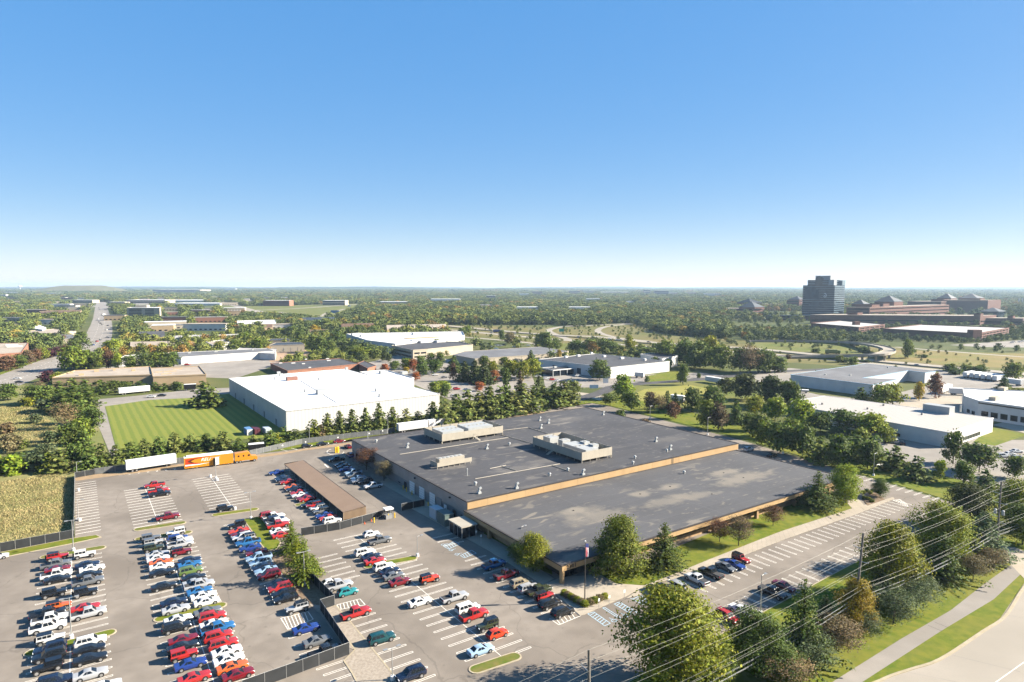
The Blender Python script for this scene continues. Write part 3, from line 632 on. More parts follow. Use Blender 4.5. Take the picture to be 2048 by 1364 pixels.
# roof vents, pipes, scupper stains
def vent(kind, p, i):
    z = p.z; lab = None
    b = MB()
    if kind == 0:
        b.bar(p, p + UP * .7, .28, 10); b.bar(p + UP * .7, p + UP * 1.05, .5, 10, .3)
    elif kind == 1:
        b.obox(p, AB, 1.0, 1.0, z, z + .5); b.bar(p + UP * .5, p + UP * 1.3, .33, 8); b.bar(p + UP * 1.3, p + UP * 1.5 + BX * .7, .36, 8, .42)
    else:
        b.bar(p, p + UP * 1.9, .12, 8); b.bar(p + UP * 1.9, p + UP * 2.3, .2, 8)
    o = b.build('roof_vent', M_UNIT, r1 if z > 5 else r2)
    o.matrix_parent_inverse = Matrix(); return o
vz = [(0, 'Z6', 330, 385), (1, 'Z6', 612, 435), (1, 'Z6', 1335, 445), (0, 'Z6', 1540, 410), (2, 'Z6', 1157, 690), (0, 'Z6', 1232, 775), (1, 'Z6', 1265, 850), (1, 'Z6', 1605, 805), (0, 'Z6', 1905, 690),
      (1, 'Z9', 318, 247), (1, 'Z9', 388, 268), (1, 'Z9', 328, 308), (1, 'Z9', 828, 200), (1, 'Z9', 1250, 415), (1, 'Z9', 1365, 480), (0, 'Z9', 1338, 497), (0, 'Z9', 1083, 550), (0, 'Z9', 1066, 595), (0, 'Z9', 75, 443), (1, 'Z9', 665, 680), (0, 'Z9', 398, 690), (0, 'Z9', 545, 650), (2, 'Z6', 253, 350)]
for i, (k, fr, x, y) in enumerate(vz): vent(k, gp(fr, x, y, ZU), i)
vent(0, gp('Z9', 1478, 672, ZL), 99)
for fr, x, y, w, d, z, par in (('Z9', 590, 968, 7, 4, ZL, r2), ('Z9', 1365, 775, 6, 3.5, ZL, r2), ('Z9', 1125, 835, 5, 3, ZL, r2), ('Z9', 1795, 665, 7, 4.5, ZL, r2), ('Z9', 1700, 835, 8, 3, ZL, r2), ('Z10', 180, 660, 14, 4, ZL, r2)):
    c = gp(fr, x, y, z)
    b = MB(); b.bar((c.x, c.y, z + .01), (c.x, c.y, z + .12), .25, 8); b.build('roof_drain', M_CAP, par)
for fr, a, c2 in (('Z6', (545, 498), (1530, 345)), ('Z6', (1230, 722), (2001, 585)), ('Z6', (1365, 628), (1510, 598)), ('Z9', (0, 330), (225, 303)), ('Z9', (225, 303), (390, 355)), ('Z9', (410, 605), (555, 655)), ('Z9', (0, 360), (290, 440)), ('Z9', (0, 610), (130, 650))):
    p, q = gp(fr, *a, ZU), gp(fr, *c2, ZU); b = MB(); b.bar(p + UP * .16, q + UP * .16, .11, 6); b.build('roof_pipe', M_TANM if a[0] < 400 or a[0] > 500 else M_TANM, r1)
# roof ladder between the two roofs
b = MB(); c = gp('Z9', 1400, 600, ZL); u, v = loc(c)
for s in (-.3, .3): b.bar(W(u + s, 41.1, ZL), W(u + s, 41.1, ZU + 1.1), .04, 4)
for k in range(10): b.bar(W(u - .3, 41.1, ZL + .3 + k * .3), W(u + .3, 41.1, ZL + .3 + k * .3), .03, 4)
part('ladder', b, M_CAP)

# open-sided car canopy with a brown ribbed roof
can = empty('carport', W(-23, 60), label='long open-sided carport with a brown roof and ribbed end wall', cat='carport'); Ic = Matrix.Translation(-W(-23, 60))
def kp(n, b, m, par=can): o = b.build(n, m, par); o.matrix_parent_inverse = Ic if par is can else Matrix(); return o
M_BROWN = mat('brown_metal', (.255, .175, .115), .6, (.235, .16, .105), .3, 3, .3)
U0_, U1_, V0_, V1_, ZA, ZB = -25.4, -18.8, 63.2, 121.0, 2.45, 3.0
b = MB(); b.face([W(U0_, V0_, ZA), W(U1_, V0_, ZB), W(U1_, V1_, ZB), W(U0_, V1_, ZA)]); b.face([W(U0_, V1_, ZA - .15), W(U1_, V1_, ZB - .15), W(U1_, V0_, ZB - .15), W(U0_, V0_, ZA - .15)]); kp('roof', b, M_BROWN)
b = MB()
for (a, c, z0, z1) in ((W(U0_, V0_), W(U0_, V1_), ZA - .17, ZA + .02), (W(U1_, V1_), W(U1_, V0_), ZB - .17, ZB + .02), (W(U0_, V1_), W(U1_, V1_), ZA - .15, ZB - .1)):
    d = (c - a).normalized(); n = Vector((d.y, -d.x, 0)) * .12; b.prism([a, c, c + n, a + n], z0, z1)
kp('eave_trim', b, M_CAP)
for i in range(20):
    u = U0_ + i * (U1_ - U0_) / 20
    b = MB(); b.prism([W(u, V0_ - .1), W(u + .18, V0_ - .1), W(u + .18, V0_ - .25), W(u, V0_ - .25)], .45, ZA - .1 + i * (ZB - ZA) / 20); kp('wall_rib', b, mat('rib_metal', (.33, .235, .15), .6))
b = MB(); b.prism([W(U0_, V0_ - .1), W(U1_, V0_ - .1), W(U1_, V0_), W(U0_, V0_)], .4, ZA - .05); kp('end_wall', b, M_BROWN)
b = MB(); lbox(b, U1_ - .2, U1_ - .05, V0_, V1_, 0.05, ZB - .2); kp('back_wall', b, M_CAP)
for k in range(11):
    b = MB(); c = W(U0_ + .2, V0_ + .3 + k * (V1_ - V0_ - .6) / 10); b.bar(c, c + UP * (ZA - .1), .09, 6); kp('post', b, M_STEEL)
# ------------------------------------------------------------------ other buildings: roof outline from the survey, height in m
def bldg(roof_px, h, fr='P', wallm=None, roofm=None, name='building', label=None, cat='building', group=None, parapet=.35, band=None):
    z = h; pts = ccw([gp(fr, x, y, z) for x, y in roof_px]); c = pts[0].copy(); c.z = 0
    e = empty(name, c, label=label, cat=cat, group=group); I = Matrix.Translation(-c); e['_i'] = 1
    n = len(pts)
    b = MB(); b.prism(pts, 0, h - .05, 0); w = b.build('wall', wallm, e); w.matrix_parent_inverse = I
    b = MB(); b.face([(p.x, p.y, h) for p in pts]); r = b.build('roof', roofm, e); r.matrix_parent_inverse = I
    if parapet:
        b = MB()
        for i in range(n):
            p, q = pts[i], pts[(i + 1) % n]; d = (q - p).normalized(); nn = Vector((d.y, -d.x, 0)) * .2
            b.prism([p - nn * .5, q - nn * .5, q + nn, p + nn], h - .25, h + parapet)
        b.build('coping', band or wallm, r)
    clear(pts, .12); del e['_i']
    return e, I, pts, r
def wall_items(e, I, p, q, n, z0, z1, m, name='window', margin=.08, fill=.7, t=.06, rows=1, dz=0):
    """n pieces set proud of the wall p->q (outward on the right-hand side of the direction)"""
    p, q = Vector((p[0], p[1], 0)), Vector((q[0], q[1], 0)); d = (q - p); L = d.length; d.normalize(); nn = Vector((d.y, -d.x, 0))
    for r in range(rows):
        for i in range(n):
            s = L * (margin + (1 - 2 * margin) * (i + .5) / n); w = L * (1 - 2 * margin) / n * fill / 2
            a, c = p + d * (s - w), p + d * (s + w)
            b = MB(); b.prism([a + nn * .003, c + nn * .003, c + nn * t, a + nn * t], z0 + r * dz, z1 + r * dz)
            o = b.build(name, m, e); o.matrix_parent_inverse = I
def roof_units(r, pts_px, fr, z, m=None, s=(2.2, 1.6, 1.2), ang=AB, name='roof_unit'):
    for k, (x, y) in enumerate(pts_px):
        c = gp(fr, x, y, z); b = MB(); kx = 1 + .3 * math.sin(k * 2.1)
        b.obox(c, ang, s[0] * kx, s[1], z, z + s[2]); b.build(name, m or M_UNIT, r)
def edge(pts, k): return pts[k], pts[(k + 1) % len(pts)]
M_WROOF = striped('white_membrane', (.62, .62, .61), (.55, .55, .54), AA, 7.5, col3=(.50, .50, .49), rough=.7, thresh=.93)
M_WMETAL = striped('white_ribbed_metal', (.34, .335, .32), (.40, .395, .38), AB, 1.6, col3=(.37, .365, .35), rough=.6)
M_WWALL = mat('white_wall', (.50, .49, .475), .8, (.43, .42, .405), .15, 6, .2)
M_CREAM = mat('cream_wall', (.45, .39, .30), .85, (.40, .345, .265), .2, 5, .2)
M_TAN = mat('tan_stucco', (.45, .33, .20), .85, (.40, .295, .18), .2, 5, .2)
M_GROOF = mat('grey_roof', (.15, .15, .155), .8, (.19, .19, .195), .15, 5, .2, big=((.12, .12, .125), .04, .6))
M_DROOF = mat('dark_roof', (.055, .055, .06), .8, (.08, .08, .085), .15, 5, .25, big=((.10, .10, .10), .05, .5))
M_GRAVR = mat('gravel_roof', (.36, .30, .24), .9, (.43, .37, .30), .3, 6, .2, big=((.30, .25, .20), .06, .6))
M_LROOF = striped('pale_metal_roof', (.42, .39, .35), (.47, .44, .395), AA, 1.6, col3=(.40, .37, .33), rough=.6)
M_RBRICK = mat('red_brick', (.30, .145, .095), .9, (.25, .12, .08), .5, 6, .2)
M_CBRICK = mat('campus_brick', (.165, .088, .070), .9, (.135, .072, .058), .3, 6, .2)
M_BRROOF = mat('brown_shingle', (.16, .095, .06), .9, (.12, .075, .05), .5, 5, .2)
M_SLATE = mat('slate_metal', (.050, .062, .080), .65, (.040, .052, .068), .1, 3, .2)
M_TEALP = mat('teal_panel', (.10, .42, .55), .6)

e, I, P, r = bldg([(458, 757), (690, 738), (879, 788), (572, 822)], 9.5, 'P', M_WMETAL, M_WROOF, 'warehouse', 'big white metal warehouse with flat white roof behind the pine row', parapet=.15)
b = MB(); c = gp('B2', 265, 1120, 8.0); b.obox(c, AA, 3.6, .4, 7.0, 8.9); o = b.build('sign_panel', M_TEALP, e); o.matrix_parent_inverse = I
roof_units(r, [(205, 862), (245, 835), (547, 868), (440, 962), (1003, 955), (1025, 998), (760, 785), (225, 820)], 'B2', 9.5, s=(1.6, 1.6, 1.6))
roof_units(r, [(330, 868)], 'B2', 9.5, mat('rust_unit', (.25, .12, .09), .7), s=(6, 3, 2))
roof_units(r, [(580, 975)], 'B2', 9.5, s=(7, 3.5, 2.4))
for a, c in (((390, 868), (680, 1045)), ((640, 945), (1050, 915)), ((760, 1035), (1050, 1005))):
    p, q = gp('B2', *a, 9.5), gp('B2', *c, 9.5); b = MB(); b.bar(p + UP * .1, q + UP * .1, .12, 4); b.build('roof_pipe', M_UNIT, r)
i0 = min(range(4), key=lambda k: (P[k] - gp('P', 572, 822, 9.5)).length)
wall_items(e, I, P[i0 - 1], P[i0], 5, .2, 3.2, M_BAND, 'door', .05, .12)
e, I, P, r = bldg([(720, 745), (772, 741), (828, 757), (775, 764)], 7.5, 'P', M_WWALL, M_WROOF, 'warehouse_annex', 'low white annex with pale roof behind the big white warehouse', parapet=.6)
roof_units(r, [(1215, 820), (1050, 815)], 'B2', 7.5, s=(4, 3, 1.8))

e, I, P, r = bldg([(104, 756.5), (150, 742), (300, 733.5), (306, 750)], 6, 'P', M_TAN, M_GRAVR, 'tan_office', 'long tan single-storey building with small square windows by the boulevard', parapet=.5)
k = max(range(4), key=lambda k: (P[k] - P[(k + 1) % 4]).length if (P[k].y + P[(k + 1) % 4].y) < sum(p.y for p in P) / 2 else 0)
wall_items(e, I, *edge(P, k), 9, 1.0, 2.6, M_GLASS, fill=.35)
roof_units(r, [(560, 815), (760, 800), (900, 790), (1050, 795), (640, 830)], 'B1', 6, M_TAN)
e, I, P, r = bldg([(306, 754), (302, 737), (398, 733), (412, 749.5)], 6.2, 'P', M_TAN, M_GRAVR, 'tan_workshop', 'tan flat-roofed building with beams on its roof beside the mown lawn', parapet=.5)
k = max(range(4), key=lambda k: (P[k] - P[(k + 1) % 4]).length if (P[k].y + P[(k + 1) % 4].y) < sum(p.y for p in P) / 2 else 0)
wall_items(e, I, *edge(P, k), 6, 1.0, 2.6, M_GLASS, fill=.35)
roof_units(r, [(1310, 820), (1340, 800), (1250, 805), (1400, 780)], 'B1', 6.2, M_TAN, s=(6, .5, .5))
e, I, P, r = bldg([(362, 714.5), (340, 706), (535, 697), (548, 702.5)], 6, 'P', M_WWALL, M_GROOF, 'long_white_building', 'long low white building with grey roof behind the tan buildings', parapet=.3)
roof_units(r, [(1490, 655), (1700, 645), (1990, 630)], 'B1', 6)
bldg([(232, 722), (362, 714), (350, 705), (250, 711)], 4.5, 'P', M_WWALL, M_LROOF, 'white_shop', 'low white roofs half hidden behind a clump of green trees', parapet=.2)
e, I, P, r = bldg([(-60, 690), (0, 687), (56.5, 686), (42, 706), (-60, 713)], 7.5, 'P', M_RBRICK, M_GRAVR, 'brick_office', 'red brick office with gravel roof at the left edge', parapet=.5)
roof_units(r, [(210, 275), (260, 300)], 'C8', 7.5, M_WWALL, s=(9, 2, 1.2))
k = [j for j in range(5) if P[j].x > -420 and P[(j + 1) % 5].x > -420]
e, I, P, r = bldg([(54, 680), (66, 670), (146, 669), (148, 677)], 5, 'P', M_CREAM, M_GROOF, 'cream_building', 'cream building with curved grey roof beside the boulevard', parapet=.1)
wall_items(e, I, gp('P', 54, 680, 5), gp('P', 148, 677, 5), 3, .3, 3.2, M_SLATE, 'window', .3, .5)
bldg([(35, 664), (70, 669), (152, 662.5), (110, 658)], 6, 'P', M_CREAM, M_GRAVR, 'grey_building', 'flat building with a dark side and cream front past the boulevard', parapet=.4)
bldg([(-30, 679), (-20, 673), (20, 674.5), (19, 682)], 6, 'P', M_WWALL, M_GROOF, 'white_building', 'small white building at the left edge beyond the brick office', parapet=.3)
bldg([(62, 656), (78, 650), (92, 655), (85, 659)], 8, 'P', M_WWALL, M_WROOF, 'white_gabled_house', 'white roofed house among trees beyond the grey building', parapet=.1)
bldg([(26, 651), (30, 647), (42, 649), (38, 653)], 9, 'P', M_WWALL, M_BRROOF, 'chimney_house', 'white house with brown roof among trees at far left', parapet=.1)
e, I, P, r = bldg([(79, 623), (105, 621), (163, 620), (160, 625), (110, 627), (84, 627)], 10, 'P', M_TAN, M_BRROOF, 'terracotta_building', 'terracotta roofed tan building left of the far boulevard', parapet=.3)
# hotel
clear(poly_px([(245, 630), (330, 630), (332, 643), (243, 643)]))
e, I, P, r = bldg([(253, 616), (262, 614.5), (322, 614.3), (319, 616.2)], 17.5, 'P', M_CREAM, M_WROOF, 'hotel', 'wide cream hotel with stacked balcony bands right of the boulevard', parapet=.8)
pa, pb = gp('P', 253, 616, 17.5), gp('P', 319, 616.2, 17.5)
wall_items(e, I, pa.lerp(pb, .05), pa.lerp(pb, .47), 1, 2.5, 3.9, M_GLASS, 'window_band', .02, .96, .3, 5, 3.0)
wall_items(e, I, pa.lerp(pb, .55), pa.lerp(pb, .84), 1, 2.5, 3.9, M_GLASS, 'window_band', .02, .96, .3, 5, 3.0)
b = MB(); c = gp('P', 285, 614.7, 17.5); b.obox(c, AB * .1, 24, 12, 17.5, 22.5); b.build('lift_house', M_CREAM, r)
def gable(px4, h, rise, wallm, roofm, name, label, fr='P', group=None):
    """pitched-roof block; px4: eave corners, long sides 0-1 and 2-3"""
    pts = [gp(fr, x, y, h) for x, y in px4]; c = pts[0].copy(); c.z = 0
    e = empty(name, c, label=label, cat='building', group=group); I = Matrix.Translation(-c)
    b = MB(); b.prism(pts, 0, h); o = b.build('wall', wallm, e); o.matrix_parent_inverse = I
    a0, a1 = (pts[0] + pts[3]) / 2 + UP * rise, (pts[1] + pts[2]) / 2 + UP * rise
    b = MB(); b.face([pts[0], pts[1], a1, a0]); b.face([pts[2], pts[3], a0, a1]); b.face([pts[3], pts[0], a0], 1); b.face([pts[1], pts[2], a1], 1)
    o = b.build('roof', [roofm, wallm], e); o.matrix_parent_inverse = I; clear(pts, .15)
    return e, I, pts
gable([(276, 676), (330, 674), (328, 667), (280, 668)], 6, 5, M_BRICK, M_DROOF, 'dark_roofed_lodge', 'lodge with steep dark roof behind the yellow trees')
e, I, P = gable([(260, 694), (352, 692), (350, 686), (262, 687)], 4, 3.5, M_CREAM, M_GRAVR, 'shopping_row', 'low tan roofed row with small gables, left of centre')
bldg([(359, 687), (388, 687), (387, 684), (362, 684)], 6, 'P', M_CREAM, M_GRAVR, 'cream_block', 'square cream block right of the low tan roofed row', parapet=.4)
bldg([(412, 684), (424, 690), (462, 685), (448, 680)], 6.5, 'P', M_WWALL, M_GRAVR, 'white_block', 'white flat-roofed block below the long white wall', parapet=.4)
bldg([(338, 676), (480, 671), (478, 668), (334, 672)], 7, 'P', M_WWALL, M_LROOF, 'long_white_shed', 'long pale shed with white wall behind the small shops', parapet=.2)
e, I, P, r = bldg([(520, 681), (580, 680), (575, 677), (515, 678.5)], 6.5, 'P', M_CREAM, M_SLATE, 'metal_shed', 'farther of two cream sheds with grey-blue roofs', parapet=.2)
e, I, P, r = bldg([(538, 691), (609, 689), (600, 684), (552, 685.5)], 6.5, 'P', M_CREAM, M_SLATE, 'metal_shed', 'nearer of two cream sheds with grey-blue roofs', parapet=.2)
wall_items(e, I, gp('P', 538, 691, 6.5), gp('P', 609, 689, 6.5), 4, .2, 4, M_BAND, 'door', .1, .1)
bldg([(470, 702), (550, 708), (552, 698), (480, 696)], 5.5, 'P', M_WWALL, M_LROOF, 'white_garage', 'white garage with pale roof and red awning left of the dark low roof', parapet=.2)
e, I, P, r = bldg([(541, 727), (575, 742), (718, 728), (680, 717)], 4.5, 'P', M_RBRICK, M_DROOF, 'dark_flat_roof', 'wide low dark roof with white skylights behind the white warehouse', parapet=.3)
roof_units(r, [(240, 735), (340, 735), (440, 705), (420, 740), (620, 715), (470, 770), (610, 700)], 'B2', 4.5, M_WWALL, s=(2.4, 1.2, .5), name='skylight')
bldg([(715, 727), (735, 737), (752, 732), (728, 722)], 4.5, 'P', M_RBRICK, M_DROOF, 'dark_roof_wing', 'small dark roof with white trim right of the dark flat roof', parapet=.3)
gable([(612, 667), (658, 666), (655, 660), (610, 661)], 4, 3, M_CREAM, M_BRROOF, 'brown_roofed_shop', 'shop with a plain brown pitched roof among trees')
gable([(606, 646), (670, 645), (668, 638), (604, 639)], 5, 6, M_BAND, M_SLATE, 'slate_roofed_hall', 'hall with a blue-black pitched roof below the interchange')
bldg([(476, 648), (552, 645), (550, 640), (474, 642)], 7, 'P', M_WWALL, M_WROOF, 'white_depot', 'white flat depot below the highway bridge', parapet=.5)
gable([(480, 657), (545, 655), (545, 650), (480, 651)], 5, 3, M_TAN, M_BRROOF, 'brown_roofed_row', 'row of shops with brown tile roofs before the white depot')
e, I, P = gable([(683, 656), (748, 654), (746, 648), (682, 649)], 8, 3.5, M_TAN, M_BRROOF, 'inn', 'tan inn with brown tile roof, left of the yellow inn')
wall_items(e, I, P[0], P[1], 9, 1.2, 3, M_GLASS, rows=2, dz=3.4, fill=.5)
e, I, P = gable([(774, 659), (894, 656), (890, 650), (772, 652)], 8, 3.5, mat('yellow_stucco', (.66, .50, .24), .85), M_GRAVR, 'inn', 'long yellow inn with tan roof beside the highway')
wall_items(e, I, P[0], P[1], 14, 1.2, 3, M_GLASS, rows=2, dz=3.4, fill=.5)
e, I, P, r = bldg([(693, 669), (735, 682), (790, 689), (929, 672), (925, 664), (760, 667)], 8.5, 'P', M_WWALL, M_WROOF, 'white_plant', 'large bright white plant with white walls, left of the highway', parapet=1.0)
roof_units(r, [(900, 525), (840, 515), (1300, 510)], 'B2', 8.5, M_WWALL, s=(9, 5, 2.5)); roof_units(r, [(1360, 535)], 'B2', 8.5, M_TAN, s=(40, 14, .4), name='tan_roof_area')
e, I, P, r = bldg([(783, 692), (826, 701), (855, 699), (946, 690), (920, 684), (820, 684)], 7.5, 'P', M_CREAM, M_DROOF, 'two_storey_office', 'two-storey cream office with dark roof in front of the white plant', parapet=.6)
pa, pb = gp('P', 783, 692, 7.5), gp('P', 826, 701, 7.5); wall_items(e, I, pa, pb, 1, 1.0, 2.4, M_GLASS, 'window_band', .05, .95, .1, 2, 3.2)
pa, pb = gp('P', 826, 701, 7.5), gp('P', 855, 699, 7.5); wall_items(e, I, pa, pb, 2, 1.0, 2.4, M_GLASS, 'window_band', .05, .8, .1, 2, 3.2)
roof_units(r, [(1320, 565), (1400, 570), (1500, 568)], 'B2', 7.5, M_WWALL, s=(14, 5, 2))
e, I, P, r = bldg([(906, 709.5), (950, 717.6), (1117, 706.6), (1137, 702.5), (1080, 693.5), (928, 703)], 5.8, 'P', M_CREAM, M_GROOF, 'long_grey_roof', 'long cream building with a broad grey roof in the middle distance', parapet=.2)
wall_items(e, I, gp('P', 950, 717.6, 5.8), gp('P', 1117, 706.6, 5.8), 12, .2, 5.2, M_BAND, 'wall_joint', .02, .03)
e, I, P, r = bldg([(1077.5, 719), (1190.5, 707.6), (1339, 723), (1221, 735.5)], 7.4, 'P', M_WWALL, M_DROOF, 'dark_roofed_factory', 'white walled factory with a broad dark roof and a round tree before it', parapet=.3)
roof_units(r, [(520, 690), (618, 680), (720, 660), (820, 685), (960, 700), (1140, 712)], 'B3', 7.4, M_WWALL, s=(2.4, 2, 1.4))
wall_items(e, I, gp('P', 1077.5, 719, 7.4), gp('P', 1221, 735.5, 7.4), 4, .2, 4.5, M_SLATE, 'dock_door', .15, .3)
e, I, P, r = bldg([(1281, 709), (1330, 704), (1356, 712), (1325, 718)], 8, 'P', M_WWALL, M_DROOF, 'white_boiler_house', 'white flat-roofed block behind the dark-roofed factory', parapet=.5)
e, I, P, r = bldg([(1083, 736), (1106, 741), (1148, 737), (1130, 733)], 4.2, 'P', M_GLASS, M_DROOF, 'black_glass_office', 'black glazed office front with white roof edge and posts', parapet=.4, band=M_WWALL)
for k in range(4):
    c = gp('P', 1106, 741, 4.2).lerp(gp('P', 1148, 737, 4.2), k / 3); b = MB(); b.bar((c.x, c.y - .6, 0), (c.x, c.y - .6, 4), .25, 6); o = b.build('post', M_WWALL, e); o.matrix_parent_inverse = I
roof_units(r, [(432, 770), (510, 765)], 'B3', 4.2)
# right-hand white buildings
e, I, P, r = bldg([(90, 207), (780, 292), (985, 247), (690, 236), (1078, 172), (1218, 190), (1306, 178), (720, 115)], 7, 'Z12', M_WWALL, M_GROOF, 'white_storage_building', 'white building with grey roof and a notched loading court', parapet=.12, band=mat('blue_trim', (.30, .45, .58), .6))
wall_items(e, I, gp('Z12', 90, 207, 7), gp('Z12', 780, 292, 7), 3, .2, 3.6, mat('offwhite_door', (.62, .62, .60), .6), 'loading_door', .15, .35)
roof_units(r, [(380, 210), (590, 215), (905, 150)], 'Z12', 7, s=(.8, .8, .8))
e, I, P, r = bldg([(90, 432), (380, 385), (1790, 570), (1420, 692), (240, 487), (318, 461)], 6.3, 'Z12', M_WWALL, M_LROOF, 'white_long_building', 'long white building with ribbed pale roof and a grey rooftop box', parapet=.1)
wall_items(e, I, gp('Z12', 240, 487, 6.3), gp('Z12', 1420, 692, 6.3), 1, .3, 2.6, M_BRICK, 'brick_base', .56, .8, .12)
wall_items(e, I, gp('Z12', 240, 487, 6.3), gp('Z12', 1420, 692, 6.3), 9, .9, 2.2, M_GLASS, 'window', .3, .8, .2)
wall_items(e, I, gp('Z12', 1420, 692, 6.3), gp('Z12', 1790, 570, 6.3), 11, .8, 2.3, M_GLASS, 'window', .3, .8)
b = MB(); c = gp('Z12', 1330, 522, 6.3); b.obox(c, AA, 11, 5.5, 6.3, 9.6); b.build('roof_unit', M_UNIT, r)
b = MB(); c = gp('Z12', 1515, 520, 6.3); b.bar(c, c + UP * 3.2, .35, 8); b.build('chimney', M_UNIT, r)
roof_units(r, [(355, 458), (870, 468), (1190, 545), (735, 498)], 'Z12', 6.3, M_BAND, s=(.7, .7, .9))
e, I, P, r = bldg([(1535, 325), (1720, 335), (2300, 360), (2300, 520), (1668, 432), (1550, 392)], 8.3, 'Z12', M_WWALL, M_WROOF, 'white_two_storey', 'white building with dark roof-edge band and wide openings at right edge', parapet=.5)
wall_items(e, I, gp('Z12', 1668, 432, 8.3), gp('Z12', 2300, 520, 8.3), 7, 1.4, 4.0, M_GLASS, 'window', .03, .72, .1)
wall_items(e, I, gp('Z12', 1668, 432, 8.3), gp('Z12', 2300, 520, 8.3), 1, 7.3, 7.9, M_CAP, 'roof_band', .0, 1, .12)
wall_items(e, I, gp('Z12', 1550, 392, 8.3), gp('Z12', 1668, 432, 8.3), 2, 1.0, 2.8, M_GLASS, 'window', .15, .6, .1)
roof_units(r, [(1870, 340), (1800, 420)], 'Z12', 8.3, M_CREAM, s=(5, 3, 1.8))

# ------------------------------------------------------------------ the far campus: glass tower, long brick wings with pyramid roofs, two parking decks
def block(e, I, base, aL, lL, aR, lR, z0, z1, m, name='wall', rm=None):
    """box from its near corner, one wing going left (direction aL), one right (aR)"""
    dL, dR = Vector((math.cos(aL), math.sin(aL), 0)), Vector((math.cos(aR), math.sin(aR), 0))
    p = Vector((base[0], base[1], 0)); q = [p, p + dR * lR, p + dR * lR + dL * lL, p + dL * lL]
    b = MB(); b.prism(q, z0, z1, 0, 1); o = b.build(name, [m, rm or M_GRAVR], e); o.matrix_parent_inverse = I; return q
TL, TR = R(160), R(42)
tb = gp('D5', 1365, 740); e = empty('office_tower', tb, label='tall dark glass office tower with stepped top at right', cat='tower'); I = Matrix.Translation(-tb)
M_TGLASS = mat('tower_glass', (.018, .030, .042), .1, spec=.5)
M_SPAN = mat('tower_spandrel', (.15, .20, .235), .25, spec=.5)
M_TCAP = mat('tower_stone', (.30, .32, .34), .5)
dL, dR = Vector((math.cos(TL), math.sin(TL), 0)), Vector((math.cos(TR), math.sin(TR), 0))
LL, LR = 53.0, 46.0
block(e, I, tb, TL, LL, TR, LR, 0, 64.5, M_TGLASS, rm=M_BAND)
for k in range(15):
    z = 6 + k * 3.95
    block(e, I, tb + (-dL - dR) * .25, TL, LL + .5, TR, LR + .5, z, z + 1.25, M_SPAN, 'spandrel')
block(e, I, tb + dL * 6 + dR * 4, TL, LL - 12, TR, LR - 8, 64.5, 74, M_TGLASS, 'upper_storey', M_BAND)
for z in (66.5, 70.5): block(e, I, tb + dL * 5.8 + dR * 3.8, TL, LL - 11.6, TR, LR - 7.6, z, z + 1.3, M_SPAN, 'spandrel')
block(e, I, tb + dR * 33 - dL * .3, TL, 12, TR, 14, 64.5, 73.5, M_SPAN, 'corner_block', M_BAND)
block(e, I, tb + dL * 2 + dR * 1.5, TL, 9, TR, 12, 64.5, 74.5, M_TCAP, 'stone_block', M_BAND)
block(e, I, tb + dL * 11 + dR * 9, TL, 25, TR, 24, 74, 82, M_TCAP, 'penthouse', M_TCAP)
b = MB(); g0 = tb + dL * 28 + dR * 3.5
pr = [g0 + dL * s + UP * z for s, z in ((-6, 62), (6, 62), (6, 77), (0, 82), (-6, 77))]
b.face(pr); b.face([p + dR * 20 for p in pr][::-1])
for i in range(5): b.face([pr[i], pr[i] + dR * 20, pr[(i + 1) % 5] + dR * 20, pr[(i + 1) % 5]])
o = b.build('gable_front', M_TGLASS, e); o.matrix_parent_inverse = I
# pale mural and emblem on the shaded facade
nf = Vector((dL.y, -dL.x, 0)); nf = nf if nf.y < 0 else -nf
def facade(u, z): return tb + dL * u + nf * .5 + UP * z
M_MURAL = mat('mural_print', (.03, .045, .06), .4, (.06, .085, .11), .12, 3, .3)
b = MB(); b.face([facade(50, 40), facade(24, 38), facade(22, 46), facade(28, 57), facade(38, 61), facade(49, 60)]); o = b.build('mural_cloud', M_MURAL, e); o.matrix_parent_inverse = I
b = MB(); car = [(42, 27.5), (17, 27.5), (17.5, 29.5), (22, 30.5), (26, 33), (36, 33), (40, 30.5), (42, 29.5)]; b.face([facade(u, z) for u, z in car]); o = b.build('mural_car', M_MURAL, e); o.matrix_parent_inverse = I
b = MB(); M_EMB = mat('emblem_white', (.7, .72, .74), .5)
pts = [(15.8 + 2.3 * math.cos(t), 46 + 3.6 * math.sin(t)) for t in [R(60 + 24 * k) for k in range(12)]] + [(15.5, 46.2)]
for i in range(len(pts) - 1):
    p, q = facade(*pts[i]) + nf * .2, facade(*pts[i + 1]) + nf * .2; b.bar(p, q, .42, 5)
o = b.build('emblem', M_EMB, e); o.matrix_parent_inverse = I
clear([tb, tb + dR * 46, tb + dR * 46 + dL * 53, tb + dL * 53], .2)

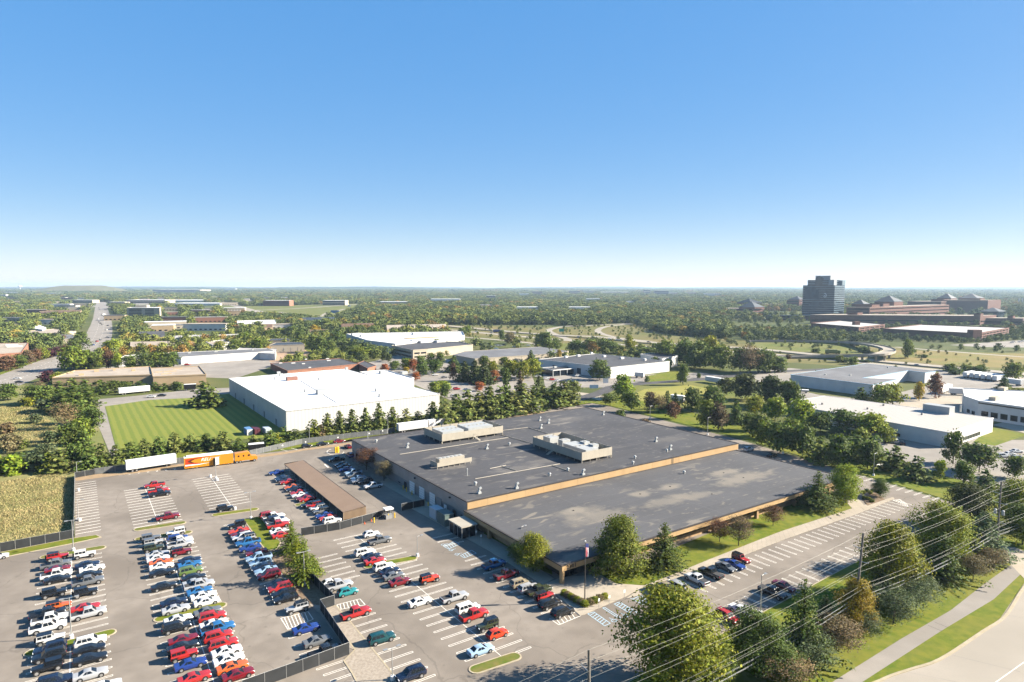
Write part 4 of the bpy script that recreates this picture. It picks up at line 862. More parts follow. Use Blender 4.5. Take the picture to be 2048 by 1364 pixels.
def wing(base, aL, lL, aR, lR, h, label, floors=4, pyr=None, name='campus_wing', m=None):
    e = empty(name, base, label=label, cat='building', group='brick campus wings round the glass tower'); I = Matrix.Translation(-Vector(base)); m = m or M_CBRICK
    q = block(e, I, base, aL, lL, aR, lR, 0, h, m)
    dl, dr = Vector((math.cos(aL), math.sin(aL), 0)), Vector((math.cos(aR), math.sin(aR), 0))
    for k in range(floors):
        z = h * (k + .35) / floors
        block(e, I, Vector(base) - (dl + dr) * .15 + dl * 1.5 + dr * 1.5, aL, lL - 3, aR, lR - 3, z, z + 1.5, M_GLASS, 'window_band', M_GLASS) if False else None
        for (p0, d, L) in ((Vector(base), dr, lR), (Vector(base), dl, lL)):
            n = Vector((d.y, -d.x, 0)); n = n if n.dot(-(dl + dr)) > 0 else -n
            a, c = p0 + d * 2, p0 + d * (L - 2); b = MB(); b.prism([a + n * .02, c + n * .02, c + n * .25, a + n * .25], z, z + 1.6); o = b.build('window_band', M_GLASS, e); o.matrix_parent_inverse = I
    for (u, v, w, h2, rise) in (pyr or []):
        c = Vector(base) + dl * u + dr * v; b = MB()
        cs = [c - dl * w / 2 - dr * w / 2, c + dr * w / 2 - dl * w / 2, c + dr * w / 2 + dl * w / 2, c + dl * w / 2 - dr * w / 2]
        b.prism(cs, h, h + h2); top = c + UP * (h + h2 + rise); o = b.build('roof_lantern', m, e); o.matrix_parent_inverse = I
        b = MB(); cs = [c + (p - c) * 1.06 + UP * (h + h2) for p in ccw(cs)]
        for i in range(4): b.face([cs[i], cs[(i + 1) % 4], top])
        o2 = b.build('pyramid_roof', M_SLATE, e); o2.matrix_parent_inverse = I
    clear(q, .08); return e
CL, CR = R(150), R(33)
wing(gp('D5', 1380, 742), R(172), 120, TR, 22, 9, 'dark two-storey brick podium running left from the tower foot', 2)
wing(gp('D5', 1890, 750), R(165), 38, CR, 300, 25, 'long banded brick wing right of the tower, pyramids on top', 4, [(18, 30, 26, 5, 0), (20, 75, 22, 6, 0), (45, 60, 20, 5, 8), (45, 160, 34, 8, 12)])
wing(gp('D5', 185, 640), R(165), 90, CR, 40, 12, 'brick wing with grey pyramid roof at the campus left end', 2, [(10, 12, 34, 3, 13)])
wing(gp('D5', 180, 575), R(165), 40, R(8), 150, 14, 'low brick wing behind the left pyramid roof', 3, [(15, 8, 34, 4, 11)])
wing(gp('D5', 860, 590), R(165), 30, CR, 60, 26, 'taller brick wing just left of the tower', 4, [(12, 12, 26, 2, 9)])
wing(gp('D6', 940, 440), R(165), 70, CR, 150, 27, 'brick wing with slanted glass corner in the campus middle', 4, [(20, 40, 26, 5, 0), (35, 110, 30, 6, 12)])
wing(gp('D6', 1560, 440), R(170), 110, CR, 70, 30, 'dark brick block with pyramid roof at the campus right', 0, [(40, 40, 24, 4, 0), (60, 60, 40, 4, 11)])
wing(gp('D6', 1460, 600), R(171), 260, CR, 60, 15, 'long low dark brick hall behind the parking deck', 1, [(6, 8, 10, 4, 0), (200, 20, 16, 4, 0)])
wing(gp('D6', 2030, 600), R(168), 90, CR, 40, 11, 'low brick hall with pale roof at the right edge', 1, [(20, 8, 8, 4, 0), (60, 12, 8, 4, 0)])
e = empty('glass_pavilion', gp('D6', 1700, 500), label='slate-roofed glass pavilion at the campus right end', cat='building'); I = Matrix.Translation(-gp('D6', 1700, 500))
q = block(e, I, gp('D6', 1700, 500), R(165), 30, CR, 30, 0, 12, M_TGLASS)
c = (q[0] + q[2]) / 2; b = MB(); cs = [c + (Vector((*p.xy, 12)) - c) * 1.15 for p in ccw(q)]; cs = [Vector((p.x, p.y, 12)) for p in cs]
for i in range(4): b.face([cs[i], cs[(i + 1) % 4], Vector((c.x, c.y, 20))])
o = b.build('pyramid_roof', M_SLATE, e); o.matrix_parent_inverse = I
for k, fr_pts in enumerate(([(1974, 612), (1974, 596)], [(1981, 612), (1981, 596)])):
    pass
for x in (1975, 2020):
    c = gp('D6', x, 345); c2 = c.copy(); hh = height_at(c, px('D6', x, 245)[1]); b = MB(); b.bar(c, c + UP * hh, 2.0, 8, 1.5); b.build('chimney_stack', M_TCAP, label='pale far chimney stack at right edge, %s of two' % ('left' if x < 2000 else 'right'), cat='chimney', group='far chimney stacks')
def deck(roof_px, fr, h, floors, label, nL, nR):
    e, I, P, r = bldg(roof_px, h, fr, M_CBRICK, mat('deck_concrete', (.46, .44, .41), .85, (.41, .39, .365), .1, 4), 'parking_deck', label, 'parking deck', 'parking decks of the campus', .9)
    return e, I, P, r
e, I, P, r = deck([(175, 652), (690, 597), (1850, 640), (1440, 712), (1350, 712)], 'D6', 8.8, 3, 'long brick parking deck with pale top and rows of dark openings', 11, 8)
pa, pb, pc = gp('D6', 175, 652, 8.8), gp('D6', 1400, 712, 8.8), gp('D6', 1850, 640, 8.8)
wall_items(e, I, pa, pb, 12, 1.0, 2.2, M_GLASS, 'opening', .03, .8, .08, 3, 2.7); wall_items(e, I, gp('D6', 1440, 712, 8.8), pc, 9, 1.0, 2.2, M_GLASS, 'opening', .03, .8, .08, 3, 2.7)
b = MB(); c = gp('D6', 1400, 812); b.obox((c.x, c.y + 2), AB * .3, 12, 8, 0, 13); o = b.build('stair_tower', M_CBRICK, e); o.matrix_parent_inverse = I
e, I, P, r = deck([(1040, 782), (1480, 746), (2120, 800), (1740, 842), (1680, 838)], 'D5', 8.8, 3, 'smaller parking deck with white top below the tower', 8, 4)
wall_items(e, I, gp('D5', 1040, 782, 8.8), gp('D5', 1680, 838, 8.8), 8, 1.0, 2.2, M_GLASS, 'opening', .03, .8, .08, 3, 2.7); wall_items(e, I, gp('D5', 1740, 842, 8.8), gp('D5', 2120, 800, 8.8), 5, 1.0, 2.2, M_GLASS, 'opening', .03, .8, .08, 3, 2.7)
b = MB(); c = gp('D5', 1705, 895); b.obox((c.x, c.y + 2), AB * .3, 8, 6, 0, 14); o = b.build('stair_tower', M_CBRICK, e); o.matrix_parent_inverse = I

# far offices and roofs among the woods
def slab(pxa, pxb, ybase, ytop, depth, wallm, label, bands=3, roofm=None, fr='P', name='far_office'):
    a, c = gp(fr, pxa, ybase), gp(fr, pxb, ybase); h = height_at(a, px(fr, pxa, ytop)[1])
    e = empty(name, a, label=label, cat='building'); I = Matrix.Translation(-a)
    d = (c - a).normalized(); n = Vector((-d.y, d.x, 0)); q = [a, c, c + n * depth, a + n * depth]
    b = MB(); b.prism(q, 0, h, 0, 1); o = b.build('wall', [wallm, roofm or M_WROOF], e); o.matrix_parent_inverse = I
    for k in range(bands):
        z = h * (k + .35) / bands; b = MB(); w = h / bands * .4; p0, p1 = a + d * 1.5, c - d * 1.5
        b.prism([p0 - n * .01, p1 - n * .01, p1 - n * .3, p0 - n * .3], z, z + w); o = b.build('window_band', M_GLASS, e); o.matrix_parent_inverse = I
    clear(q, .1)
    A_, B_ = px(fr, pxa, ybase), px(fr, pxb, ybase); k_ = .17 * (A_[1] - HY)
    clear(poly_px([(A_[0] - 1, A_[1] - .5), (B_[0] + 1, B_[1] - .5), (B_[0] + 1, B_[1] + k_), (A_[0] - 1, A_[1] + k_)])); return e, I, q, h
slab(365, 778, 410, 322, 40, M_RBRICK, 'dark far office block with a red brick end, left of centre', 4, fr='D3')
slab(1300, 1655, 400, 322, 45, M_CREAM, 'cream banded far office with a small roof house, left of centre', 2, fr='D3')
for k, (x0, x1, yb, yt, m, lab) in enumerate((
        (250, 330, 606.5, 600, M_CREAM, 'cream far block behind the hotel'), (300, 410, 604, 600.5, M_WWALL, 'long white far roof behind the hotel'), (305, 400, 585.5, 579.5, M_CREAM, 'far white store on the left skyline'),
        (345, 440, 611, 606.5, M_WWALL, 'low pale far row with trees, right of the hotel'), (215, 250, 610, 604, M_CREAM, 'small cream far block beside the boulevard'), (140, 185, 606, 600, M_CREAM, 'far cream shops left of the boulevard end'),
        (758, 815, 609, 603.5, M_CREAM, 'low far shops in the woods, centre left'), (860, 920, 603, 598, M_WWALL, 'long pale far building in the woods, centre'), (972, 992, 598, 591, M_CREAM, 'small cream far block in the woods, centre'),
        (1028, 1080, 619, 614, M_WWALL, 'pale low far building in the woods, left of two'), (1133, 1183, 619, 614, M_WWALL, 'pale low far building in the woods, right of two'), (1168, 1200, 602, 597, M_WWALL, 'far pale hall with grey roof, centre right'),
        (1064, 1084, 590, 582.5, M_TAN, 'orange far block on the skyline, centre'), (1137, 1160, 588, 582, M_CREAM, 'cream far block on the skyline, left of pair'), (1165, 1186, 587, 581.5, M_CREAM, 'cream far block on the skyline, right of pair'),
        (1038, 1058, 592, 587, M_WWALL, 'white far block below the skyline, centre'), (1287, 1301, 588, 579.5, M_TAN, 'tan far tower block on the skyline'), (1310, 1337, 589.5, 581, M_SLATE, 'grey glass far block on the skyline'),
        (1338, 1356, 589.5, 585, M_CREAM, 'cream far block right of the grey glass block'), (1375, 1393, 590, 584.5, M_TAN, 'tan far block on the skyline, right of centre'), (1411, 1441, 593, 586.5, M_WWALL, 'white far block on the skyline, right of centre'),
        (1200, 1260, 587, 584, M_CREAM, 'string of low cream far roofs on the skyline'), (955, 985, 613.5, 610, M_TAN, 'tan far roof hidden in the woods, centre'), (1248, 1270, 606, 602.5, M_WWALL, 'round pale far roof in the woods'),
        (448, 470, 581, 577.5, M_WWALL, 'white far house on the left hill'), (90, 125, 588.5, 586, M_WWALL, 'white far roofs below the landfill hill'), (0, 12, 595, 589, M_WWALL, 'white far roofs at the left edge'), (0, 40, 587, 584.5, M_WWALL, 'distant white roofs above the left edge woods'))):
    a, c = G(x0, yb), G(x1, yb); slab(x0, x1, yb, yt, max(12, (c - a).length * .5), m, lab, 0 if yb - yt < 6 else 2)

# small roofs of the town at left, among the street trees
tr_ = random.Random(23); TW = []
for k in range(150):
    if len(TW) >= 42: break
    x, y = tr_.uniform(10, 600), 571 + 24 * math.exp(tr_.uniform(0, 1.35))
    if 175 < x < 232 or (x > 470 and 606 < y < 640) or (x < 300 and y > 660): continue
    c = G(x, y)
    if any((c - q).length < 45 for q in TW) or any(inside(c.x, c.y, q) for q in CLEAR): continue
    TW.append(c)
TW.sort(key=lambda c: c.x / c.y)
for i, c in enumerate(TW):
    w, d, h = tr_.uniform(22, 60), tr_.uniform(14, 26), tr_.uniform(5, 10); a = tr_.uniform(-.3, .3) + (AB - .4); m = tr_.choice((M_WWALL, M_CREAM, M_CREAM, M_TAN, M_RBRICK)); rm = tr_.choice((M_WROOF, M_GRAVR, M_GROOF, M_LROOF))
    e = empty('town_building', c, a, label='small distant building, %s from the left in the town at left' % ordinal(i), cat='building', group='small buildings of the town')
    b = MB(); b.box(-w / 2, w / 2, -d / 2, d / 2, 0, h); b.build('wall', m, e); b = MB(); b.box(-w / 2 - .3, w / 2 + .3, -d / 2 - .3, d / 2 + .3, h, h + .4); b.build('roof', rm, e)
    for j in range(int(w / 7)): b = MB(); b.box(-w / 2 + 2 + j * 7, -w / 2 + 5.5 + j * 7, -d / 2 - .08, -d / 2 - .003, 1, 2.8); b.build('window', M_GLASS, e)
    x, y = col_of(c.x, c.y); s = w / 2 / c.y * F; k_ = .2 * (y - HY); clear(poly_px([(x - s, y - k_ * .3), (x + s, y - k_ * .3), (x + s, y + k_), (x - s, y + k_)]))
# ------------------------------------------------------------------ vehicles: one prototype per body type, copied with all its parts
def loft(b, st, m=0):
    """body shell from stations (x, half width, z bottom, z top)"""
    rings = []
    for x, hw, zb, zt in st:
        rings.append([(x, -hw * .93, zb), (x, -hw, zb + .3 * (zt - zb)), (x, -hw * .985, zb + .72 * (zt - zb)), (x, -hw * .86, zt), (x, 0, zt + .02), (x, hw * .86, zt), (x, hw * .985, zb + .72 * (zt - zb)), (x, hw, zb + .3 * (zt - zb)), (x, hw * .93, zb)])
    n = 9; v = [p for r in rings for p in r]; f = []
    for i in range(len(rings) - 1):
        for k in range(n): f.append((i * n + k, (i + 1) * n + k, (i + 1) * n + (k + 1) % n, i * n + (k + 1) % n)[::-1])
    f.append(tuple(range(n))); f.append(tuple(range((len(rings) - 1) * n, len(rings) * n))[::-1])
    b.grid(v, [q[::-1] for q in f], m)
def quad_on(P, a0, a1, c0, c1, off=.012):
    """pane inside the quad P (bottom-left, bottom-right, top-right, top-left), pushed outwards"""
    P = [Vector(p) for p in P]; n = (P[1] - P[0]).cross(P[3] - P[0]).normalized()
    def at(s, t): return (P[0].lerp(P[1], s)).lerp(P[3].lerp(P[2], s), t) + n * off
    return [at(a0, c0), at(a1, c0), at(a1, c1), at(a0, c1)]
def cabin(spec, panes):
    """greenhouse: (belt front x, roof front x, roof rear x, belt rear x, half width belt, half width roof, z belt, z roof); returns shell and panes"""
    xf, rf, rr, xr, wb, wt, zb, zt = spec
    B = [(xf, -wb, zb), (xf, wb, zb), (xr, wb, zb), (xr, -wb, zb)]; T = [(rf, -wt, zt - .03), (rf, wt, zt - .03), (rr, wt, zt - .03), (rr, -wt, zt - .03)]
    Cc = [(rf - .12, 0, zt + .02), (rr + .12, 0, zt + .02)]
    s = MB(); s.grid(B + T + Cc, [(0, 1, 5, 4), (1, 2, 6, 5), (2, 3, 7, 6), (3, 0, 4, 7), (4, 5, 8), (5, 6, 9, 8), (6, 7, 9), (7, 4, 8, 9)])
    out = [('windscreen', quad_on([B[0], B[1], T[1], T[0]], .05, .95, .08, .96)), ('rear_window', quad_on([B[2], B[3], T[3], T[2]], .06, .94, .15, .94))]
    for a, c in panes:
        out.append(('side_window', quad_on([B[1], B[2], T[2], T[1]], a, c, .12, .9))); out.append(('side_window', quad_on([B[3], B[0], T[0], T[3]], 1 - c, 1 - a, .12, .9)))
    return s, out
def proto(kind, L, Wd, st, cab, panes, wheels, wr, lamps, extra=()):
    """list of (part name, mesh, material key, colour role, parent index)"""
    parts = []
    b = MB(); loft(b, st); s, pn = cabin(cab, panes) if cab else (None, [])
    if s: b.grid(s.v, s.f)
    for x in wheels:                                    # dark wheel arches
        for y in (-1, 1): b.bar((x, y * (Wd / 2 - .02), wr), (x, y * (Wd / 2 + .015), wr), wr + .07, 14, m=1)
    bm_ = b.mesh(kind + '_body', [M_CARP, M_BLACK]); bm_.polygons.foreach_set('use_smooth', [True] * len(bm_.polygons)); bm_.set_sharp_from_angle(angle=R(32))
    parts.append(('body', bm_, 'body', None))
    for nme, q in pn:
        g = MB(); g.face(q); parts.append((nme, g.mesh(kind + '_' + nme, M_GLASS), None, None))
    w = MB(); w.bar((0, -.12, 0), (0, .12, 0), wr, 16); wm = w.mesh(kind + '_tyre', M_TYRE); r = MB(); r.bar((0, -.135, 0), (0, .135, 0), wr * .64, 10); rm = r.mesh(kind + '_rim', M_RIM)
    for x in wheels:
        for y in (-1, 1): parts.append(('wheel', wm, None, (x, y * (Wd / 2 - .085), wr))); parts.append(('>rim', rm, None, None))
    xf, xr, zf, zr, yl = lamps
    for y in (-1, 1):
        g = MB(); g.box(xf - .06, xf + .02, y * yl - .2, y * yl + .2, zf - .08, zf + .08); parts.append(('headlight', g.mesh(kind + '_headlight', M_HEAD), None, None))
        g = MB(); g.box(xr - .02, xr + .06, y * yl - .17, y * yl + .17, zr - .12, zr + .12); parts.append(('taillight', g.mesh(kind + '_taillight', M_TAIL), None, None))
    g = MB(); g.box(xf - .1, xf + .03, -yl + .25, yl - .25, zf - .22, zf + .06); parts.append(('grille', g.mesh(kind + '_grille', M_BLACK), None, None))
    for nme, mb, m, role in extra: parts.append((nme, mb.mesh(kind + '_' + nme, m), role, None))
    return parts
def xbox(*a):
    b = MB(); b.box(*a); return b
PR = {}
PR['coupe'] = proto('coupe', 5.0, 1.92, [(-2.48, .80, .42, .92), (-2.38, .90, .28, 1.02), (-1.4, .96, .22, 1.0), (0, .95, .2, .96), (1.2, .96, .22, .95), (2.2, .9, .25, .86), (2.48, .78, .35, .74)],
                    (.95, .15, -.85, -1.75, .82, .62, .95, 1.44), [(.2, .52), (.55, .75)], (1.48, -1.45), .36, (2.46, -2.46, .66, .8, .62), [])
PR['sedan'] = proto('sedan', 4.85, 1.85, [(-2.42, .78, .42, .94), (-2.3, .88, .28, 1.02), (-1.4, .92, .2, 1.0), (0, .92, .2, .95), (1.2, .92, .22, .94), (2.1, .87, .25, .84), (2.42, .74, .35, .72)],
                    (1.15, .35, -1.0, -1.8, .82, .62, .94, 1.46), [(.18, .45), (.48, .74)], (1.45, -1.4), .34, (2.4, -2.4, .66, .82, .6))
PR['suv'] = proto('suv', 4.95, 1.95, [(-2.46, .86, .5, 1.1), (-2.36, .94, .34, 1.12), (-1.2, .97, .28, 1.1), (.2, .97, .27, 1.08), (1.3, .96, .28, 1.06), (2.2, .92, .32, .98), (2.46, .82, .42, .84)],
                  (1.15, .5, -2.0, -2.36, .88, .70, 1.07, 1.74), [(.2, .42), (.45, .68), (.71, .93)], (1.5, -1.45), .39, (2.45, -2.45, .78, .98, .66),
                  [('roof_rail', xbox(-1.8, .3, -.66, -.62, 1.73, 1.78), M_BLACK, None), ('roof_rail', xbox(-1.8, .3, .62, .66, 1.73, 1.78), M_BLACK, None)])
PR['hatchback'] = proto('hatchback', 4.2, 1.78, [(-2.08, .76, .46, .98), (-1.98, .86, .3, 1.0), (-1.0, .88, .22, .98), (.2, .88, .22, .94), (1.1, .88, .24, .92), (1.85, .82, .27, .82), (2.1, .7, .36, .7)],
                        (1.0, .3, -1.4, -2.0, .8, .62, .94, 1.52), [(.2, .46), (.49, .8)], (1.3, -1.25), .32, (2.08, -2.06, .64, .9, .56))
PR['van'] = proto('van', 5.0, 1.95, [(-2.48, .88, .46, 1.08), (-2.4, .95, .3, 1.1), (-1.2, .98, .24, 1.08), (.4, .98, .24, 1.05), (1.5, .96, .26, 1.0), (2.25, .9, .3, .86), (2.5, .78, .4, .72)],
                  (1.75, .75, -2.2, -2.42, .9, .74, 1.03, 1.75), [(.22, .44), (.47, .7), (.73, .94)], (1.55, -1.5), .36, (2.48, -2.46, .72, 1.0, .66))
_pk = [(-2.95, .90, .52, 1.08), (-2.9, .97, .42, 1.12), (-.95, 1.0, .36, 1.12)]
b_in = MB(); b_in.box(-2.72, -1.02, -.78, .78, 1.121, 1.165)
def pick(name, bedm):
    return proto(name, 5.9, 2.02, _pk + [(-.9, 1.0, .36, 1.15), (.9, 1.0, .36, 1.16), (1.6, .99, .38, 1.15), (2.6, .95, .42, 1.1), (2.92, .84, .5, .95)],
                 (1.35, .65, -.72, -.95, .92, .74, 1.15, 1.92), [(.16, .5), (.54, .92)], (1.9, -1.75), .42, (2.9, -2.94, .86, .98, .72),
                 [('bed_cover', b_in, bedm, None), ('tailgate', xbox(-2.97, -2.93, -.75, .75, .72, 1.1), M_BLACK, None)])
PR['pickup'] = pick('pickup', M_BLACK)
PR['open_pickup'] = pick('open_pickup', mat('bed_liner', (.05, .05, .052), .9))
jb = [(-2.1, .76, .5, 1.02), (-2.05, .8, .48, 1.12), (.5, .82, .46, 1.14), (.9, .8, .48, 1.12), (2.05, .7, .55, 1.05), (2.18, .62, .6, .95)]
fend = MB()
for x in (1.45, -1.45):
    for y in (-1, 1): fend.box(x - .55, x + .55, y * .82 - .13, y * .82 + .13, .86, .93)
top = MB(); top.grid([(.55, -.72, 1.16), (.55, .72, 1.16), (-2.02, .74, 1.14), (-2.02, -.74, 1.14), (.22, -.68, 1.82), (.22, .68, 1.82), (-1.98, .69, 1.82), (-1.98, -.69, 1.82)], [(0, 1, 5, 4), (1, 2, 6, 5), (2, 3, 7, 6), (3, 0, 4, 7)])
tp = [(.55, -.72, 1.16), (.55, .72, 1.16), (.22, .68, 1.82), (.22, -.68, 1.82)]
cap = MB(); cap.box(-2.0, .24, -.7, .7, 1.815, 1.875)
spare = MB(); spare.bar((-2.12, 0, 1.02), (-2.38, 0, 1.02), .4, 14)
PR['offroad'] = proto('offroad', 4.6, 1.88, jb, None, [], (1.45, -1.45), .42, (2.17, -2.1, .9, .82, .55),
                      [('cab_shell', top, M_CARP, 'body'), ('hardtop', cap, M_CARP, 'roof'), ('fender_flares', fend, M_BLACK, None), ('spare_wheel', spare, M_TYRE, None)])
g = MB(); g.face(quad_on(tp, .08, .92, .12, .9)); PR['offroad'].append(('windscreen', g.mesh('offroad_windscreen', M_GLASS), None, None))
for y in (-1, 1):
    for x0, x1 in ((.18, -.42), (-.52, -1.12), (-1.22, -1.86)):
        g = MB(); q = [(x0, y * .735, 1.26), (x1, y * .742, 1.26), (x1, y * .71, 1.72), (x0, y * .705, 1.72)]; g.face(q if y > 0 else q[::-1]); PR['offroad'].append(('side_window', g.mesh('offroad_side_window', M_GLASS), None, None))
g = MB(); g.face([(-2.035, .6, 1.26), (-2.035, -.6, 1.26), (-2.0, -.58, 1.72), (-2.0, .58, 1.72)]); PR['offroad'].append(('rear_window', g.mesh('offroad_rear_window', M_GLASS), None, None))
COLS = dict(wh=((.58, .58, .57), 'white'), bk=((.010, .011, .013), 'black'), rd=((.34, .020, .017), 'red'), cr=((.15, .008, .013), 'dark red'), og=((.50, .10, .018), 'orange'), bl=((.016, .040, .19), 'blue'), br=((.022, .115, .28), 'bright blue'),
            db=((.008, .014, .035), 'navy'), lb=((.28, .40, .52), 'light blue'), gy=((.12, .125, .13), 'grey'), sv=((.34, .345, .355), 'silver'), gn=((.10, .15, .04), 'green'), ol=((.035, .042, .02), 'olive'), tl=((.02, .20, .21), 'teal'),
            dt=((.008, .055, .06), 'dark teal'), tn=((.30, .25, .17), 'tan'), ro=((.50, .045, .014), 'orange-red'))
TYP = dict(C='coupe', S='sedan', U='suv', H='hatchback', V='van', P='pickup', O='open_pickup', W='offroad')
TYPN = dict(C='coupe', S='sedan', U='SUV', H='hatchback', V='minivan', P='pickup', O='pickup', W='boxy off-roader')
def new_car(kind, col, p, ang, roofc=None):
    e = empty(dict(offroad='off_road_car', open_pickup='pickup').get(kind, kind), p, ang)
    w = None
    for nme, me, role, off in PR[kind]:
        o = bpy.data.objects.new(nme.strip('>'), me)
        COL.objects.link(o)
        if nme[0] == '>': o.parent = w
        else: o.parent = e
        if off: o.location = off
        if nme == 'wheel': w = o
        if role == 'body': o.color = (*tone(col), 1)
        if role == 'roof': o.color = (*tone(roofc or col), 1)
    return e
NCAR = 0
def car_row(fr, spec, where, group, ang=AB, order='y', end='far end', jitter=.035):
    """spec: 'x y Type colour[roof colour][!]' entries; x y is the middle of the car on the survey sheet, ! turns it round"""
    global NCAR
    cars = []
    for s in spec.split(','):
        t = s.split(); f2 = fr
        if t[0] in FR: f2 = t.pop(0)
        x, y, k, c = float(t[0]), float(t[1]), t[2], t[3]
        flip = len(t) > 4 and '!' in t[4]; rk = (t[4].strip('!') if len(t) > 4 else '')
        p = gp(f2, x, y, .8); p.z = .04
        cars.append((p, k, c, flip, rk))
    cars.sort(key=lambda q: -q[0].dot(VX) if order == 'y' else q[0].dot(BX))
    for i, (p, k, c, flip, rk) in enumerate(cars):
        e = new_car(TYP[k], COLS[c][0], p, ang + (math.pi if flip else 0) + rng.uniform(-jitter, jitter), COLS[rk][0] if rk else (COLS['bk'][0] if k == 'W' and rk == '' and c not in ('bk', 'wh') and i % 2 else None))
        e['category'] = 'car' if k not in 'PO' else 'pickup'; e['group'] = group
        e['label'] = '%s %s, %s from the %s%s %s' % (COLS[c][1], TYPN[k], ordinal(i), end, ',' if where.split()[0] not in ('of', 'in', 'parked') else '', where); NCAR += 1
car_row('Z3', '560 140 W rd bk,545 213 P gy,560 258 C cr,550 312 O wh,560 355 S bk,525 492 W bk,570 622 W og bk,462 695 P bk,485 748 O wh,468 822 P wh,492 938 W wh bk,490 1030 U db !,480 1100 U bk !,460 1212 W bk !,530 1350 U db', 'leftmost double row, left file', 'cars in the leftmost double row')
car_row('Z3', '825 118 W wh,850 215 S db,895 250 C wh,870 312 S bk,857 380 P gy,832 485 W bk,832 632 C rd,862 690 O sv,880 962 U wh,868 1035 S bk,878 1125 C bk,880 1275 C sv,1010 1400 C wh', 'leftmost double row, right file', 'cars in the leftmost double row')
car_row('Z4', 'C1 505 445 W gy,C1 555 530 W sv gy,C1 555 640 W ol ol,C1 630 750 C sv,C1 640 832 S wh,C1 700 905 C og,C1 710 985 C wh,C1 715 1105 C bk,135 422 S bk,230 578 S db,250 645 C sv,275 745 C wh,255 825 U bk,325 942 C cr,320 1010 C bk,328 1095 W rd rd,392 1178 C bl,430 1312 C rd', 'second double row, left file', 'cars in the second double row')
car_row('Z4', 'C1 990 335 W wh wh!,C1 1020 452 U bl,C1 1065 500 O wh,C1 1075 565 O sv,C1 1100 712 W cr bk,C1 1260 870 S db,C1 1260 945 C br,C1 1275 1080 U gn,C1 1340 1205 S bk,440 388 C sv,478 415 O sv,482 468 C br,520 515 C wh,550 572 S wh,562 668 C gy,602 722 U rd,622 790 C wh,658 838 P br,660 912 U rd,708 988 U rd,745 1055 C wh,765 1135 C wh,800 1208 C og,855 1280 C cr', 'second double row, right file', 'cars in the second double row')
car_row('C2', '470 440 W bk bk!,500 535 C ro !,545 585 C cr !,570 645 U wh !,640 675 W sv bk!,672 745 P br !,705 835 C bl !,822 915 C cr !,862 1015 P lb !,890 1095 U lb !,930 1175 S db !,990 1235 C lb !,1042 1318 U cr !,Z4 1240 405 S bk !,Z4 1265 440 U rd !,Z4 1300 490 S bk !,Z4 1322 540 S bk !,Z4 1432 640 W sv bk!,Z4 1520 832 C bl,Z4 1628 955 C gy,Z4 1712 1065 P bk', 'row left of the grass strip', 'cars beside the grass strip')
car_row('C2', '1040 262 U rd,1122 292 O wh,1172 335 U db,1192 385 O wh,1205 435 O rd,1225 540 S wh,1260 605 S rd', 'row right of the grass strip', 'cars beside the grass strip')
car_row('C3', '320 232 C bl !,430 340 S db !,455 372 S db !,540 412 C rd !,622 512 C og !,662 555 S db !,742 622 C rd !,775 672 C wh !,862 722 C cr !,922 748 C rd !,962 855 S bk !,1042 878 W rd bk!,1122 935 W wh bk!,1190 995 W gy bk!,1252 1065 C bl !,1330 1115 C ro !,1400 1172 U wh', 'row under the carport', 'cars under the carport')
car_row('C4', '712 470 P bk !,800 562 S db !,850 602 S db !,892 655 S bl !,1035 725 O lb !,1062 782 U gy !,1132 830 S lb !,1150 882 U sv !,1272 895 U bk !,1425 985 O wh !', 'row shaded by the factory', 'cars in the shade of the factory')
car_row('C4', '130 205 H bk,440 165 S bk,760 112 S cr', 'of the three parked at the back fence', 'cars at the back fence', order='x', end='left')
car_row('C4', '935 215 S cr,972 385 U bl', 'of the two beside the factory back corner', 'cars at the factory back corner', ang=AA + math.pi)
car_row('Z5', '515 112 H wh,585 168 P gy,460 268 U wh,515 302 S db,545 338 C rd,620 388 U wh,670 425 S db,702 465 S gy,755 512 S cr,1005 492 W ro bk,920 682 S wh,1215 645 O sv,1325 735 V wh,1380 795 P rd,1492 882 W ol bk!,1575 948 H ro,1435 1085 S lb', 'double row, open lot', 'cars in the open lot')
car_row('Z5', '170 522 S wh,240 548 O sv,315 597 H tl,385 778 P rd,600 988 U dt,850 1292 U db !', 'row against the zigzag fence', 'cars against the fence')
car_row('C6', '225 392 P br,430 555 O cr,662 692 U tn,792 775 U sv,952 815 P ol,1042 912 W rd bk,1130 1028 U bk,1340 1155 U bk', 'row beside the entrance walk', 'cars beside the entrance walk')
car_row('Z8', '330 535 S bk,420 505 S tn,500 492 V sv !,690 438 O wh !,815 382 O bk !,950 325 S gy,1030 302 C bl,1085 258 W rd bk', 'of the row along the front lawn', 'cars along the front lawn', ang=AA, order='x', end='left')
car_row('Z8', '960 772 U rd,1090 712 C wh,1370 555 O bk,1470 495 S cr', 'of the row under the roadside trees', 'cars under the roadside trees', ang=AA, order='x', end='left')
car_row('Z10', '230 378 U wh,460 438 S bk', 'parked by the tree lawn behind the factory', 'cars by the tree lawn', ang=AB, order='x', end='left')
car_row('Z12', '860 748 U wh,905 757 S bk,975 762 U wh,1030 775 S bk', 'in the shade of the long white building', 'cars by the long white building', ang=R(60), order='x', end='left')
car_row('Z12', '1870 885 U wh,1925 868 S wh,1985 845 S wh,2000 905 U sv', 'in the pale lot at the right edge', 'cars in the right edge lot', ang=R(10), order='x', end='left')
car_row('Z1', '1505 728 P rd !,1545 782 P rd,1560 812 P bk,1635 1035 P cr', 'nearly empty double row', 'pickups in the nearly empty row')
car_row('C2', '270 145 W bk bk', 'x', 'lone off-roader'); bpy.data.objects['off_road_car' if False else [o.name for o in COL.objects if o.get('group') == 'lone off-roader'][0]]['label'] = 'lone black boxy off-roader before the transporter, by an island'
